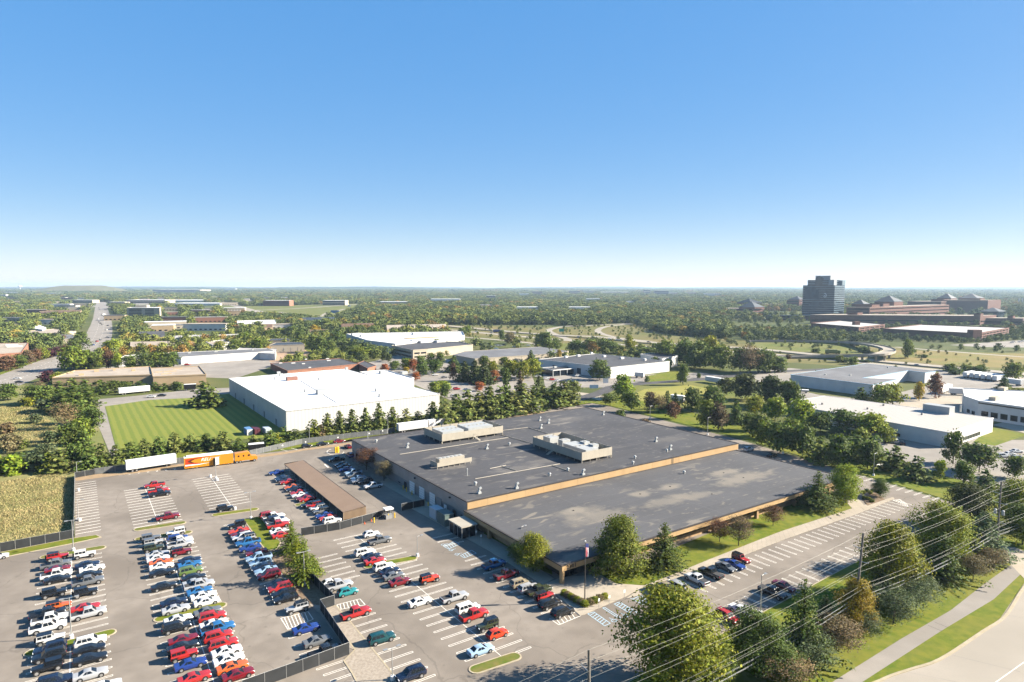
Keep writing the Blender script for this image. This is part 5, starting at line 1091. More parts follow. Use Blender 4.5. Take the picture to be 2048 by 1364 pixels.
car_row('P', '-8 1112 S wh', 'x', 'lone edge car'); [o for o in COL.objects if o.get('group') == 'lone edge car'][0]['label'] = 'white sedan cut off by the left edge of the picture'
# ------------------------------------------------------------------ far vehicles: small, one mesh each
fm = {}
def far_mesh(kind):
    if kind in fm: return fm[kind]
    b = MB()
    if kind == 'truck':
        b.box(-6, 4, -1.25, 1.25, 1.1, 4.0); b.box(4.6, 6.8, -1.2, 1.2, .8, 3.3); b.box(-6, 6.5, -1.1, 1.1, .5, 1.05, 1)
        for x in (-5, -4, 3.4, 5.8):
            for y in (-1, 1): b.bar((x, y * 1.0, .5), (x, y * 1.26, .5), .5, 8, m=1)
    else:
        tall = kind == 'suv'
        loft(b, [(-2.3, .84, .4, .98), (-1.2, .92, .25, 1.0), (1.2, .92, .25, .95), (2.3, .8, .35, .78)])
        s, pn = cabin((1.1, .4, -1.5, -2.1, .84, .66, .97, 1.72) if tall else (1.1, .3, -1.0, -1.8, .82, .62, .95, 1.45), [(.15, .9)])
        b.grid(s.v, s.f)
        for _, q in pn: b.face(q, 1)
        for x in (1.4, -1.4):
            for y in (-1, 1): b.bar((x, y * .72, .34), (x, y * .95, .34), .34, 8, m=1)
    fm[kind] = b.mesh('far_' + kind, [M_CARP, M_BLACK]); return fm[kind]
def far_cars(fr, spec, where, group, ang):
    L = []
    for s in spec.split(','):
        t = s.split(); f2 = fr
        if t[0] in FR: f2 = t.pop(0)
        L.append((gp(f2, float(t[0]), float(t[1]), .8), t[2], t[3], float(t[4]) if len(t) > 4 else None))
    L.sort(key=lambda q: q[0].x / q[0].y)
    for i, (p, k, c, a) in enumerate(L):
        kind = {'T': 'truck', 'U': 'suv'}.get(k, 'sedan')
        o = bpy.data.objects.new(dict(truck='truck', suv='suv', sedan='car')[kind], far_mesh(kind)); o.color = (*tone(COLS[c][0]), 1)
        o.location = (p.x, p.y, .16); o.rotation_euler = (0, 0, R(ang if a is None else a))
        put(o, None, '%s %s, %s from the left %s' % (COLS[c][1], dict(truck='truck', suv='SUV', sedan='car')[kind], ordinal(i), where), 'truck' if kind == 'truck' else 'car', group)
far_cars('D8', '320 225 U rd,440 235 S wh,455 260 S wh,290 315 U sv,170 85 S gy,60 55 S wh,505 158 S cr,150 150 U wh,1400 98 S wh,1475 112 U rd,1540 122 S wh,1590 135 S bk,1300 75 S wh,1780 68 U wh', 'in the lots behind the pines', 'cars behind the pines', 20)
far_cars('B1', '1190 995 S wh,1275 985 S bk,275 1005 S lb,150 880 S bk,135 852 S wh,1475 745 U rd,1575 635 S rd,1530 510 S wh', 'around the tan buildings at left', 'cars around the tan buildings', 15)
far_cars('D1', '1555 440 S bk,1570 460 S gy,1650 470 S bk,1635 555 T wh,1545 615 S wh,1645 620 S sv,1560 660 S bk,1585 680 S bk,1610 700 S gy,1680 785 S wh,1585 940 S gy,1530 965 U rd,1465 1020 S bl,1690 900 S gy,1700 715 S bk,1640 575 S gy', 'driving on the far boulevard', 'traffic on the boulevard', 92)
far_cars('D4', '365 155 S wh,650 165 T bl,570 170 U wh,880 190 S wh,270 122 S gy,1755 228 S gy,1965 240 S bk,D7 250 243 S lb,D7 355 250 S wh,D7 395 255 S sv,D7 750 280 S bk,D7 860 318 U lb,D7 1880 365 U cr,B4 1250 712 U sv,B4 615 622 T gn', 'on the highway', 'traffic on the highway', -8)
far_cars('D4', '370 330 U rd,400 335 S bk,530 320 S wh,570 360 S wh,650 345 S wh,690 350 S sv,740 340 U bk,880 365 S lb,1070 345 S wh,630 390 S lb,D3 1460 1010 S wh,D3 1750 1070 S wh,D3 1450 940 S sv', 'in the lots below the highway', 'cars below the highway', 5)
far_cars('D6', '1890 830 S wh,1910 822 S gy,1995 820 S wh,2030 812 S sv', 'beside the parking deck', 'cars beside the parking deck', 5)

# ------------------------------------------------------------------ trailers, transporter, containers
def trailer(p, q, h, m, label, wd=2.55, z0=1.1, name='semi_trailer', wheels=(.12, .2), bottom=.0, cat='trailer', group='parked trailers', rib=True):
    """box trailer between ground points p (rear) and q (front)"""
    p, q = Vector((p[0], p[1], 0)), Vector((q[0], q[1], 0)); d = (q - p); L = d.length; ang = math.atan2(d.y, d.x)
    e = empty(name, p, ang, label=label, cat=cat, group=group)
    b = MB(); b.box(0, L, -wd / 2, wd / 2, z0, h); b.build('box', m, e)
    b = MB(); b.box(-.02, L + .02, -wd / 2 - .03, wd / 2 + .03, h, h + .08); b.build('roof', M_WROOF, e)
    if rib:
        for k in range(int(L / 1.2)):
            b = MB(); x = (k + .5) * L / int(L / 1.2)
            for y in (-1, 1): b.box(x - .04, x + .04, y * wd / 2 + (.004 if y > 0 else -.03), y * wd / 2 + (.03 if y > 0 else -.004), z0 + .1, h - .1)
            b.build('side_post', m, e)
    b = MB(); b.box(.5, L - .5, -.5, .5, .75, z0 - .01); b.build('chassis', M_BLACK, e)
    for s in wheels:
        for y in (-1, 1):
            b = MB(); b.bar((L * s, y * .8, .5), (L * s, y * 1.2, .5), .5, 12); w = b.build('wheel', M_TYRE, e); b = MB(); b.bar((L * s, y * 1.19, .5), (L * s, y * 1.215, .5), .28, 8); b.build('rim', M_RIM, w)
    b = MB()
    for y in (-.8, .8): b.box(L * .8, L * .8 + .15, y - .07, y + .07, .05, z0)
    b.build('landing_leg', M_STEEL, e); return e, L
trailer(G(252, 945), G(352, 930), 4.0, M_WWALL, 'white box trailer parked at the back left of the lot', wheels=(.12, .2))
M_ORA = mat('orange_livery', (.60, .24, .012), .3, spec=.5)
pe, qe = gp('C5', 85, 860), gp('C5', 1035, 745)
tr, TLn = trailer(pe, qe, 4.1, M_ORA, 'orange race transporter trailer with swoosh graphics and open side door', z0=.45, name='transporter_trailer', wheels=(.17, .25, .9, .97), rib=False)
def decal(poly, m, off, name):
    b = MB(); b.face([(x, -1.275 - off, z) for x, z in poly]); return b.build(name, m, tr)
sx = TLn / 950.0
M_ORED = mat('livery_red', (.50, .05, .012), .35); M_WHT = mat('livery_white', (.75, .74, .72), .35); M_DKR = mat('livery_dark', (.10, .02, .01), .35); M_YEL = mat('livery_amber', (.85, .45, .02), .35)
decal([(.3, .75), (.3, 3.7), (TLn * .3, 3.9), (TLn * .62, 3.95), (TLn * .2, 3.35), (TLn * .12, 2.6), (TLn * .25, 1.9), (TLn * .55, 1.55), (TLn * .2, 1.25)], M_ORED, .006, 'livery_stripe')
decal([(TLn * .06, 2.75), (TLn * .13, 3.4), (TLn * .3, 3.75), (TLn * .2, 3.3), (TLn * .13, 2.75), (TLn * .2, 2.15), (TLn * .34, 1.85), (TLn * .14, 2.1)], M_DKR, .012, 'livery_stripe')
decal([(.3, 1.25), (.3, 1.7), (TLn * .3, 1.55), (TLn * .55, 1.65), (TLn * .3, 1.3)], M_WHT, .018, 'livery_stripe')
cu = bpy.data.curves.new('lettering', 'FONT'); cu.body = 'RELI'; cu.size = 1.5; cu.shear = .35; cu.extrude = .01; cu.space_character = 1.1
to = bpy.data.objects.new('lettering', cu); COL.objects.link(to); bpy.context.view_layer.update()
me = bpy.data.meshes.new_from_object(to.evaluated_get(bpy.context.evaluated_depsgraph_get())); bpy.data.objects.remove(to)
me.transform(Matrix.Translation((TLn * .33, -1.31, 2.45)) @ Matrix.Rotation(math.pi / 2, 4, 'X')); me.materials.clear(); me.materials.append(M_WHT); put(bpy.data.objects.new('lettering', me), tr)
b = MB(); b.box(TLn * .585, TLn * .62, -1.32, -1.28, .6, 3.0); b.build('doorway', M_BLACK, tr)
b = MB(); b.box(TLn * .63, TLn * .635 + .05, -2.2, -1.3, .6, 3.1); b.box(TLn * .635, TLn * .70, -1.36, -1.29, .6, 3.2); b.build('side_door', M_WHT, tr)
b = MB(); b.box(TLn * .05, TLn * .98, -.3, 1.2, 4.18, 4.5); b.build('roof_awning', M_WROOF, tr)
tc = gp('C5', 1060, 742); d = (qe - pe).normalized(); ang = math.atan2(d.y, d.x)
e = empty('truck_tractor', qe + d * .6, ang, label='orange truck tractor with long sleeper cab, coupled to the transporter', cat='truck')
cab = [(0, .7), (0, 3.6), (4.3, 3.9), (5.0, 3.3), (5.6, 2.2), (7.3, 1.95), (7.6, 1.2), (7.5, .7)]
b = MB(); n = len(cab); b.grid([(x, -1.2, z) for x, z in cab] + [(x, 1.2, z) for x, z in cab], [(k, (k + 1) % n, n + (k + 1) % n, n + k)[::-1] for k in range(n)]); b.face([(x, -1.2, z) for x, z in cab]); b.face([(x, 1.2, z) for x, z in cab][::-1]); b.build('cab', M_ORA, e)
b = MB(); b.face(quad_on([(5.62, -1.1, 2.25), (5.62, 1.1, 2.25), (5.02, 1.1, 3.3), (5.02, -1.1, 3.3)], .05, .95, .05, .95)); b.build('windscreen', M_GLASS, e)
for x0, x1 in ((.9, 1.5), (2.6, 3.1), (4.3, 5.0)):
    for y in (-1, 1): b = MB(); b.box(x0, x1, y * 1.21 - .01, y * 1.21 + .01, 2.3, 2.9); b.build('side_window', M_GLASS, e)
for x in (.6, 1.7, 6.5):
    for y in (-1, 1): b = MB(); b.bar((x, y * .85, .5), (x, y * 1.23, .5), .5, 12); w = b.build('wheel', M_TYRE, e); b = MB(); b.bar((x, y * 1.22, .5), (x, y * 1.25, .5), .3, 8); b.build('rim', M_RIM, w)
b = MB(); b.box(7.55, 7.75, -1.2, 1.2, .5, .95); b.build('bumper', M_RIM, e)
b = MB(); b.box(2.2, 4.8, -1.24, -1.2, .5, .85); b.build('tank_step', M_RIM, e)
trailer(gp('C5', 1340, 535), gp('C5', 1640, 505), 3.2, M_BLACK, 'low black enclosed trailer behind the orange truck', z0=.6, wheels=(.45, .55))
trailer(gp('Z6', 525, 300), gp('Z6', 790, 265), 4.0, M_WWALL, 'white box trailer at the back fence, nearer to the left', wheels=(.12, .2))
trailer(gp('Z6', 800, 262), gp('Z6', 990, 235), 4.0, M_WWALL, 'white box trailer at the back fence, partly behind the roof plant', wheels=(.12, .2))
trailer(gp('B1', 935, 985), gp('B1', 1180, 962), 4.0, M_WWALL, 'white box trailer by the lane above the mown lawn', wheels=(.12, .2))
trailer(gp('B1', 1450, 950), gp('B1', 1545, 945), 3.8, M_BLACK, 'black box truck body beside the white warehouse corner', wheels=(.2, .8))
trailer(gp('D7', 1710, 830), gp('D7', 1490, 795), 4.0, M_WWALL, 'white box trailer beside the dark side road', wheels=(.12, .2))
trailer(gp('D7', 1210, 1065), gp('D7', 1040, 1045), 4.0, M_WWALL, 'white trailer half hidden behind the dark spruces', wheels=(.12, .2))
trailer(gp('D7', 575, 735), gp('D7', 690, 742), 3.8, M_WWALL, 'small white box truck at the dark-roofed factory wall', wheels=(.2, .8))
for k, (x, y) in enumerate(((1550, 215), (1605, 222), (1650, 228), (1700, 235), (1752, 240), (1800, 248))):
    c = gp('Z12', x, y + 20); trailer(c, c + Vector((11.5, 8, 0)), 4.0, M_WWALL, 'white box trailer, %s from the left in the row at the right edge' % ordinal(k), wheels=(.15, .25), rib=False, group='trailer row at the right edge')
trailer(gp('Z12', 2030, 305), gp('Z12', 1890, 285), 4.0, M_WWALL, 'white trailer seen side-on beyond the right edge trailer row', wheels=(.15, .25), rib=False)
trailer(gp('Z12', 1340, 372), gp('Z12', 1425, 340), 4.0, M_WWALL, 'white trailer with orange stripe behind the red-brown tree', wheels=(.15, .25), rib=False)
trailer(gp('Z12', 1420, 375), gp('Z12', 1600, 380), 4.0, M_WWALL, 'white and yellow trailer beside the right edge white building', wheels=(.15, .25), rib=False)
trailer(gp('Z12', 100, 355), gp('Z12', 240, 362), 1.9, mat('flatbed_steel', (.35, .33, .31), .7), 'flatbed truck with pipes beside the white storage building', z0=1.0, wheels=(.15, .3, .85), rib=False, name='flatbed_truck')
for (x0, y0, x1, y1, col, lab) in ((1300, 195, 1430, 215, (.10, .22, .40), 'blue shipping container with white door end by the white warehouse'), (1470, 195, 1560, 205, (.09, .02, .03), 'maroon shipping container between the blue and grey ones'), (1640, 205, 1820, 185, (.42, .47, .50), 'grey shipping container at the white warehouse corner')):
    c = gp('C5', (x0 + x1) / 2, (y0 + y1) / 2); e = empty('shipping_container', c, AB, label=lab, cat='container', group='containers by the white warehouse'); mm = mat('container_%d' % x0, col, .6)
    b = MB(); b.box(-1.22, 1.22, 0, 6.1, .12, 2.7); b.build('box', mm, e)
    for k in range(12):
        b = MB(); y = .3 + k * .5
        for s in (-1, 1): b.box(s * 1.225 - .02, s * 1.225 + .02, y, y + .22, .2, 2.6)
        b.build('corrugation', mm, e)
    b = MB(); b.box(-1.15, -.03, -.06, -.004, .2, 2.6); b.build('door', M_WWALL if x0 == 1300 else mm, e); b = MB(); b.box(.03, 1.15, -.06, -.004, .2, 2.6); b.build('door', M_WWALL if x0 == 1300 else mm, e)
# ------------------------------------------------------------------ fences, lamp posts, signs, bollards, flag, power line
M_MESH = mat('fence_screen', (.020, .022, .024), .8, (.03, .032, .034), .6, 4)
M_LINK = mat('grey_fence_screen', (.10, .105, .105), .7, (.13, .135, .135), .6, 4)
def fence(pts, h, m, label, step=3.0, postm=M_STEEL):
    pts = [Vector((p[0], p[1], 0)) for p in pts]; e = empty('fence', pts[0], label=label, cat='fence'); I = Matrix.Translation(-pts[0])
    for i in range(len(pts) - 1):
        p, q = pts[i], pts[i + 1]; L = (q - p).length; n = max(1, round(L / step)); d = (q - p).normalized(); nn = Vector((-d.y, d.x, 0)) * .02
        for k in range(n):
            a, c = p.lerp(q, k / n) + d * .05, p.lerp(q, (k + 1) / n) - d * .05; sag = rng.uniform(0, .05)
            b = MB(); b.prism([a - nn, c - nn, c + nn, a + nn], .06 + sag, h - sag); o = b.build('fence_panel', m, e); o.matrix_parent_inverse = I
        for k in range(n + (1 if i == len(pts) - 2 else 0)):
            a = p.lerp(q, k / n); b = MB(); b.bar(a, a + UP * (h + .12), .05, 6); o = b.build('fence_post', postm, e); o.matrix_parent_inverse = I
        b = MB(); b.bar(p + UP * (h + .02), q + UP * (h + .02), .03, 4); o = b.build('top_rail', postm, e); o.matrix_parent_inverse = I
fence([gp('Z6', 770, 965), gp('Z6', 560, 1010)], 2.1, M_MESH, 'black screened fence from the factory wall to the gate gap')
fence([gp('Z6', 470, 1050), gp('Z6', 300, 1095), gp('Z6', 0, 1180), gp('Z2', 985, 1228)], 2.1, M_MESH, 'black screened fence below the carport')
fence([gp('Z4', 1520, 330), gp('Z4', 1800, 620), gp('Z4', 1660, 665), gp('Z4', 1945, 1095), gp('Z4', 1330, 1325), gp('Z4', 900, 1480)], 2.2, M_MESH, 'black screened fence zigzagging between the two lots')
fence([G(-160, 1146), G(0, 1104), G(148, 1076)], 2.2, M_MESH, 'black screened fence along the reed bed, bottom left')
fence([G(148, 1076), G(150, 956), G(190, 949)], 1.9, M_MESH, 'dark fence along the left edge of the lot')
fence([G(190, 949), G(250, 941), G(360, 927), G(500, 912), G(604, 888), G(700, 876), G(774, 868), G(790, 864)], 2.1, M_LINK, 'grey screened fence along the back of the lot')
fence([gp('D8', 380, 618), gp('D8', 1085, 540), gp('D8', 1345, 480)], 2.1, M_LINK, 'grey chain fence under the pines behind the factory')
fence([gp('Z10', 1470, 560), gp('Z10', 1560, 545)], .9, M_WHITE, 'short white sign rail on the tree lawn', 2)
def lamp(base, ytop, arms, label, group='parking lot lamp posts', base_block=True, ang=AB):
    p = G(*base); h = max(5.0, min(11.5, height_at(p, ytop))); e = empty('lamp_post', p, ang, label=label, cat='lamp post', group=group)
    b = MB(); b.bar((0, 0, .6), (0, 0, h), .11, 8, .07); b.build('pole', M_STEEL, e)
    b = MB(); b.bar((0, 0, 0), (0, 0, .75), .38, 12, .34); b.build('footing', M_WHITE, e)
    for k in range(arms):
        s = 1 if k == 0 else -1
        b = MB(); b.bar((0, 0, h - .1), (s * .9, 0, h - .02), .05, 6); a = b.build('arm', M_STEEL, e)
        b = MB(); b.box(s * 1.15 - .35, s * 1.15 + .35, -.2, .2, h - .1, h + .06); b.build('lamp_head', M_STEEL, a)
LP = [((143, 1277), 1195, 2), ((147, 1102), 1040, 2), ((502, 1038), 984, 2), ((609, 1171), 1103, 2), ((785, 1360), 1295, 2), ((835, 1113), 1098, 1), ((1521, 1229), 1150, 1), ((1043, 1092), 1080, 1),
      ((154, 953), 932, 1), ((432, 958), 914, 2), ((619, 884), 850, 1), ((776, 867), 833, 1), ((1566, 908), 868, 1), ((1747, 952), 907, 1), ((1048, 829), 798, 1), ((1300, 838), 812, 1), ((1415, 870), 835, 1), ((157, 1041), 1000, 1), ((920, 843), 812, 1)]
LPL = ['among the leftmost double row of cars', 'beside the black fence corner at left', 'at the tip of the grass strip', 'beside the pines between the lots', 'at the bottom gravel bed', 'at the tip of the small island in the open lot',
       'beside the roadside trees, lower right', 'at the factory corner shrub', 'at the back left corner of the lot', 'in front of the orange transporter', 'at the back fence near the carport', 'at the back fence left of the roof plant',
       'in the tree lawn behind the lower roof', 'on the tree lawn by the right stalls', 'under the pines behind the factory roof', 'on the far lawn left of the dark spruces', 'on the far lawn beyond the upper roof edge', 'in the leftmost single row of stalls', 'among pines behind the plant enclosure']
for (bp, yt, ar), w in zip(LP, LPL): lamp(bp, yt, ar, 'grey lamp post ' + w)
for k, (fr, x, y) in enumerate((('Z1', 765, 790), ('Z1', 775, 1082), ('Z1', 1545, 1055), ('C5', 592, 1015), ('C5', 720, 1085), ('C2', 440, 170))):
    p = gp(fr, x, y); e = empty('lamp_footing', p, label='round white concrete footing, %s from the left among the lot stalls' % ordinal(k), cat='footing', group='white footings in the lot')
    b = MB(); b.bar((0, 0, 0), (0, 0, .8), .4, 12); b.build('block', M_WHITE, e); b = MB(); b.bar((0, 0, .8), (0, 0, .86), .25, 8); b.build('base_plate', M_STEEL, e)
def bollard(p, label, h=1.1, r=.16, group='yellow bollards'):
    e = empty('bollard', p, label=label, cat='bollard', group=group); b = MB(); b.bar((0, 0, 0), (0, 0, h), r, 10); b.build('post', M_YELLOW, e); b = MB(); b.bar((0, 0, h), (0, 0, h + .12), r, 10, r * .4); b.build('cap', M_YELLOW, e)
for k, (fr, x, y, w) in enumerate((('Z6', 440, 1082, 'left of the gate booth'), ('Z6', 497, 1072, 'right of the gate booth'), ('Z6', 310, 1115, 'at the gate, by the brown carport end'), ('Z6', 575, 995, 'at the gate, by the factory fence end'), ('Z6', 768, 945, 'at the factory wall, left of the corner doors'), ('Z6', 802, 968, 'at the factory wall, right of the corner doors'), ('Z6', 575, 815, 'before the first dock door'), ('Z6', 605, 835, 'between the dock doors, left'), ('Z6', 655, 865, 'before the second dock door'), ('C7', 1790, 870, 'on the grass by the right driveway'), ('C7', 1485, 1030, 'beside the right utility pole'))):
    bollard(gp(fr, x, y), 'yellow bollard ' + w, 1.3)
for k, (x, y) in enumerate(((692, 350), (718, 342), (735, 345), (748, 340))): bollard(gp('C4', x, y), 'yellow post, %s from the left on the painted pad by the factory back corner' % ordinal(k), 2.2, .3, 'yellow posts on the painted pad')
pad = [gp('C4', 690 + 165 * math.cos(t), 330 + 62 * math.sin(t)) for t in [R(20 * k) for k in range(19)]]
for k in range(12): line(pad[k], pad[k + 1], .25, z=.05, name='pad_line')
# gate booth
p = gp('Z6', 440, 1075); e = empty('gate_booth', p, AB, label='small white gate booth on posts at the fence opening', cat='booth')
b = MB(); b.box(-1.2, 1.2, -1.0, 1.0, 2.6, 2.95); b.build('roof', M_WHITE, e)
for x in (-1, 1):
    for y in (-.8, .8): b = MB(); b.bar((x, y, 0), (x, y, 2.6), .06, 6); b.build('post', M_STEEL, e)
b = MB(); b.box(-1, 1, -.8, .8, .05, 1.1); b.build('counter', M_STEEL, e)
for k, (x, y) in enumerate(((225, 1130), (285, 1105), (615, 985))):
    e = empty('traffic_cone', gp('Z6', x, y), label='small orange traffic cone, %s from the left near the gate' % ordinal(k), cat='cone', group='cones near the gate'); b = MB(); b.bar((0, 0, .03), (0, 0, .75), .16, 8, .03); b.build('cone', mat('cone_orange', (.8, .12, .02), .5), e); b = MB(); b.box(-.2, .2, -.2, .2, 0, .03); b.build('base', M_BLACK, e)
# flagpole
p = gp('Z7', 826, 985, .15); h = height_at(p, px('Z7', 826, 415)[1])
e = empty('flagpole', p, AB, label='tall flagpole with a limp striped flag before the factory corner', cat='flagpole')
b = MB(); b.bar((0, 0, 0), (0, 0, h), .12, 8, .07); b.build('pole', mat('dark_bronze', (.06, .055, .05), .5), e)
b = MB(); b.bar((0, 0, h), (0, 0, h + .25), .14, 8); b.build('finial', M_WHITE, e); b = MB(); b.bar((0, 0, 0), (0, 0, .15), .45, 12); b.build('base', M_CONC, e)
M_FR, M_FW, M_FB = mat('flag_red', (.45, .02, .03), .8), mat('flag_white', (.7, .7, .7), .8), mat('flag_blue', (.02, .03, .12), .8)
fl = MB()
for i in range(8):                                        # hangs in folds
    for j in range(13):
        def P_(a, c): return (.08 + .10 * a + .02 * math.sin(c * .9), .12 * math.sin(a * 1.9) * (c / 13), h - .35 - c * .21 - a * .03)
        fl.face([P_(i, j), P_(i + 1, j), P_(i + 1, j + 1), P_(i, j + 1)], 2 if j < 4 and i < 8 else (i % 2))
fl.build('flag', [M_FR, M_FW, M_FB], e)
# small signs on posts
def sign(p, h, w, hh, m, label, name='post_sign', ang=AA + math.pi / 2, group=None):
    e = empty(name, p, ang, label=label, cat='sign', group=group); b = MB(); b.bar((0, 0, 0), (0, 0, h), .04, 6); b.build('post', M_STEEL, e)
    b = MB(); b.box(-w / 2, w / 2, -.06, -.045, h - hh, h); b.build('plate', m, e)
for k, (x, y) in enumerate(((963, 1062), (1063, 1030), (1210, 975))): sign(gp('Z7', x, y, .13), 2.2, .45, .6, M_WHITE, 'small white parking sign on a post, %s from the left before the flagpole bed' % ordinal(k), group='accessible parking signs')
for k, (x, y) in enumerate(((1315, 120), (1398, 160), (1440, 195))): sign(gp('Z5', x, y, .13), 2.2, .45, .6, M_WHITE, 'small white sign on the factory side walk, %s from the left' % ordinal(k), group='side walk signs')
for k, (x, y) in enumerate(((805, 385), (1030, 350), (1345, 305), (1650, 265), (1780, 240))): sign(gp('Z2', x, y), 1.9, .5, .5, M_WHITE, 'small white sign on the back fence, %s from the left' % ordinal(k), group='back fence signs')
sign(gp('D8', 1975, 228), 2.6, 5.5, 2.2, mat('pale_blue_sign', (.62, .70, .78), .5), 'wide pale sign board on the lawn beyond the factory', 'ground_sign', R(5))
sign(gp('D7', 200, 810), 3.2, 3.6, 3.0, M_WHITE, 'small white entrance sign before the round tree', 'ground_sign', R(5))
# billboards and highway signs
def board(fr, x0, x1, y0, y1, yb, m, label, name='highway_sign', legs=2):
    a, c = gp(fr, x0, yb), gp(fr, x1, yb); d = (c - a); L = d.length; h1, h0 = height_at(a, px(fr, x0, y0)[1]), height_at(a, px(fr, x0, y1)[1]); e = empty(name, a, math.atan2(d.y, d.x), label=label, cat='sign')
    b = MB(); b.box(0, L, -.2, .2, h0, h1); b.build('panel', m, e)
    for k in range(legs): b = MB(); x = L * (k + .5) / legs; b.bar((x, .3, 0), (x, .3, h0 + .3), .35, 6); b.build('post', M_STEEL, e)
M_SGREEN = mat('sign_green', (.02, .30, .20), .4); M_BBLUE = mat('billboard_blue', (.06, .20, .42), .4, (.25, .35, .42), .06, 3)
board('D3', 1430, 1560, 478, 520, 590, M_BBLUE, 'blue billboard on a tall pole by the interchange', 'billboard', 1)
board('D3', 1975, 2060, 562, 605, 640, M_SGREEN, 'green highway sign before the dark woods')
board('D4', 1490, 1555, 120, 160, 190, M_SGREEN, 'green highway sign on the curved ramp')
board('B4', 1030, 1065, 598, 625, 640, M_SGREEN, 'green and yellow sign at the flyover bend')
board('D3', 1695, 1745, 395, 418, 432, M_WWALL, 'white billboard among trees right of the interchange', 'billboard', 1)
board('B2', 1088, 1115, 378, 400, 425, M_WWALL, 'small white billboard at the edge of the woods', 'billboard', 1)
# water tower and distant masts
p = gp('D1', 318, 165); h1, h0 = height_at(p, px('D1', 318, 80)[1]), height_at(p, px('D1', 318, 118)[1]); R0 = 30 / 7.877 * p.y / F
e = empty('water_tower', p, label='white water tower on the far left skyline', cat='water tower')
b = MB(); zs = [h0 + (h1 - h0) * t for t in (0, .25, .55, .85, 1)]; rs = [R0 * t for t in (.3, .85, 1, .7, .05)]
for k in range(4): b.bar((0, 0, zs[k]), (0, 0, zs[k + 1]), rs[k], 14, rs[k + 1], cap=False)
b.build('tank', M_WHITE, e); b = MB(); b.bar((0, 0, 0), (0, 0, h0 + 1), R0 * .28, 10, R0 * .2); b.build('stem', M_WHITE, e)

# the power line along the road
P1, P2 = gp('Z13', 262, 945, .12), gp('C7', 1415, 1095, .12); dl = (P2 - P1); P0_, P3_ = P1 - dl * 1.02, P2 + dl
hP = [17.5, height_at(P1, 1067), 18.6, 18.6]; lean = [Vector((-.3, 0, 0)), Vector((1.05, 0, 0)), Vector((.15, 0, 0)), Vector((0, 0, 0))]
side = Vector((-dl.y, dl.x, 0)).normalized()          # towards the lot
arms = [(-.3, 0.0), (-3.0, 1.5), (-3.0, -0.2), (-5.2, 1.3), (-5.3, -1.4), (-8.6, 1.3), (-9.6, -.9), (-9.9, -1.4), (-11.5, .15)]
comm = [(-12.4, .15), (-12.7, .2), (-13.0, -.1), (-13.3, .1), (-13.6, .2)]
for k, (p, nm) in enumerate(((P0_, 'at the bottom edge before the yellow tree'), (P1, 'with cross-arms in front of the lit maple'), (P2, 'with two grey transformers at the right edge'), (P3_, 'beyond the right edge'))):
    if k == 3: continue
    h = hP[k]; e = empty('utility_pole', p, label='tall grey wooden utility pole ' + nm, cat='utility pole', group='utility poles along the road'); t = Vector((0, 0, h)) + lean[k]
    b = MB(); b.bar((0, 0, -.1), t, .27, 10, .18); b.build('pole', M_WOODPOLE, e)
    for z, s in arms:
        q = t * ((h + z) / h)
        if abs(s) > .3:
            b = MB(); b.bar(q, q + side * s + UP * .1, .06, 6); a = b.build('cross_arm', M_STEEL, e)
            b = MB(); b.bar(q + side * s + UP * .05, q + side * s + UP * .35, .06, 6); b.build('insulator', M_UNIT, a)
    b = MB(); b.bar((.18, -.2, .1), (.18, -.2, 1.3), .09, 6); b.build('guy_guard', M_YELLOW, e)
    if k == 2:
        for s in (-.65, .65):
            q = t * ((h - 7.4) / h) + side * s * -1.2; b = MB(); b.bar(q - UP * .5, q + UP * .5, .32, 10); b.bar(q + UP * .5, q + UP * .62, .32, 10, .15); b.build('transformer', M_UNIT, e)
M_WIRE = mat('aluminium_wire', (.27, .27, .24), .5, metal=.2); M_CABLE = mat('grey_cable', (.35, .36, .35), .5)
spans = [(P0_ - dl * .9, hP[0], Vector((0, 0, 0)), P0_, hP[0], lean[0]), (P0_, hP[0], lean[0], P1, hP[1], lean[1]), (P1, hP[1], lean[1], P2, hP[2], lean[2]), (P2, hP[2], lean[2], P3_, hP[3], lean[3])]
wn_ = ['topmost', 'second', 'third', 'fourth', 'fifth', 'sixth', 'seventh', 'eighth', 'ninth', 'tenth', 'eleventh', 'twelfth', 'thirteenth', 'lowest']
for k, (z, s) in enumerate(arms + comm):
    e = empty('power_cable' if k < 9 else 'telephone_cable', P1, label='%s of the overhead wires strung between the utility poles' % wn_[k], cat='cable', group='overhead wires'); I = Matrix.Translation(-P1)
    for a, ha, la, c, hc, lc in spans:
        A, C = a + (UP * ha + la) * ((ha + z) / ha) + side * s + UP * .3, c + (UP * hc + lc) * ((hc + z) / hc) + side * s + UP * .3
        sg = (.9 if k < 9 else 1.2) + .25 * math.sin(k * 3.7); b = MB(); n = 16; pr = None
        for i in range(n + 1):
            t = i / n; q = A.lerp(C, t) - UP * (4 * sg * t * (1 - t))
            if pr is not None: b.bar(pr, q, (.0105 if k < 9 else .013), 5, cap=False)
            pr = q
        o = b.build('span', M_WIRE if k < 9 else M_CABLE, e); o.matrix_parent_inverse = I
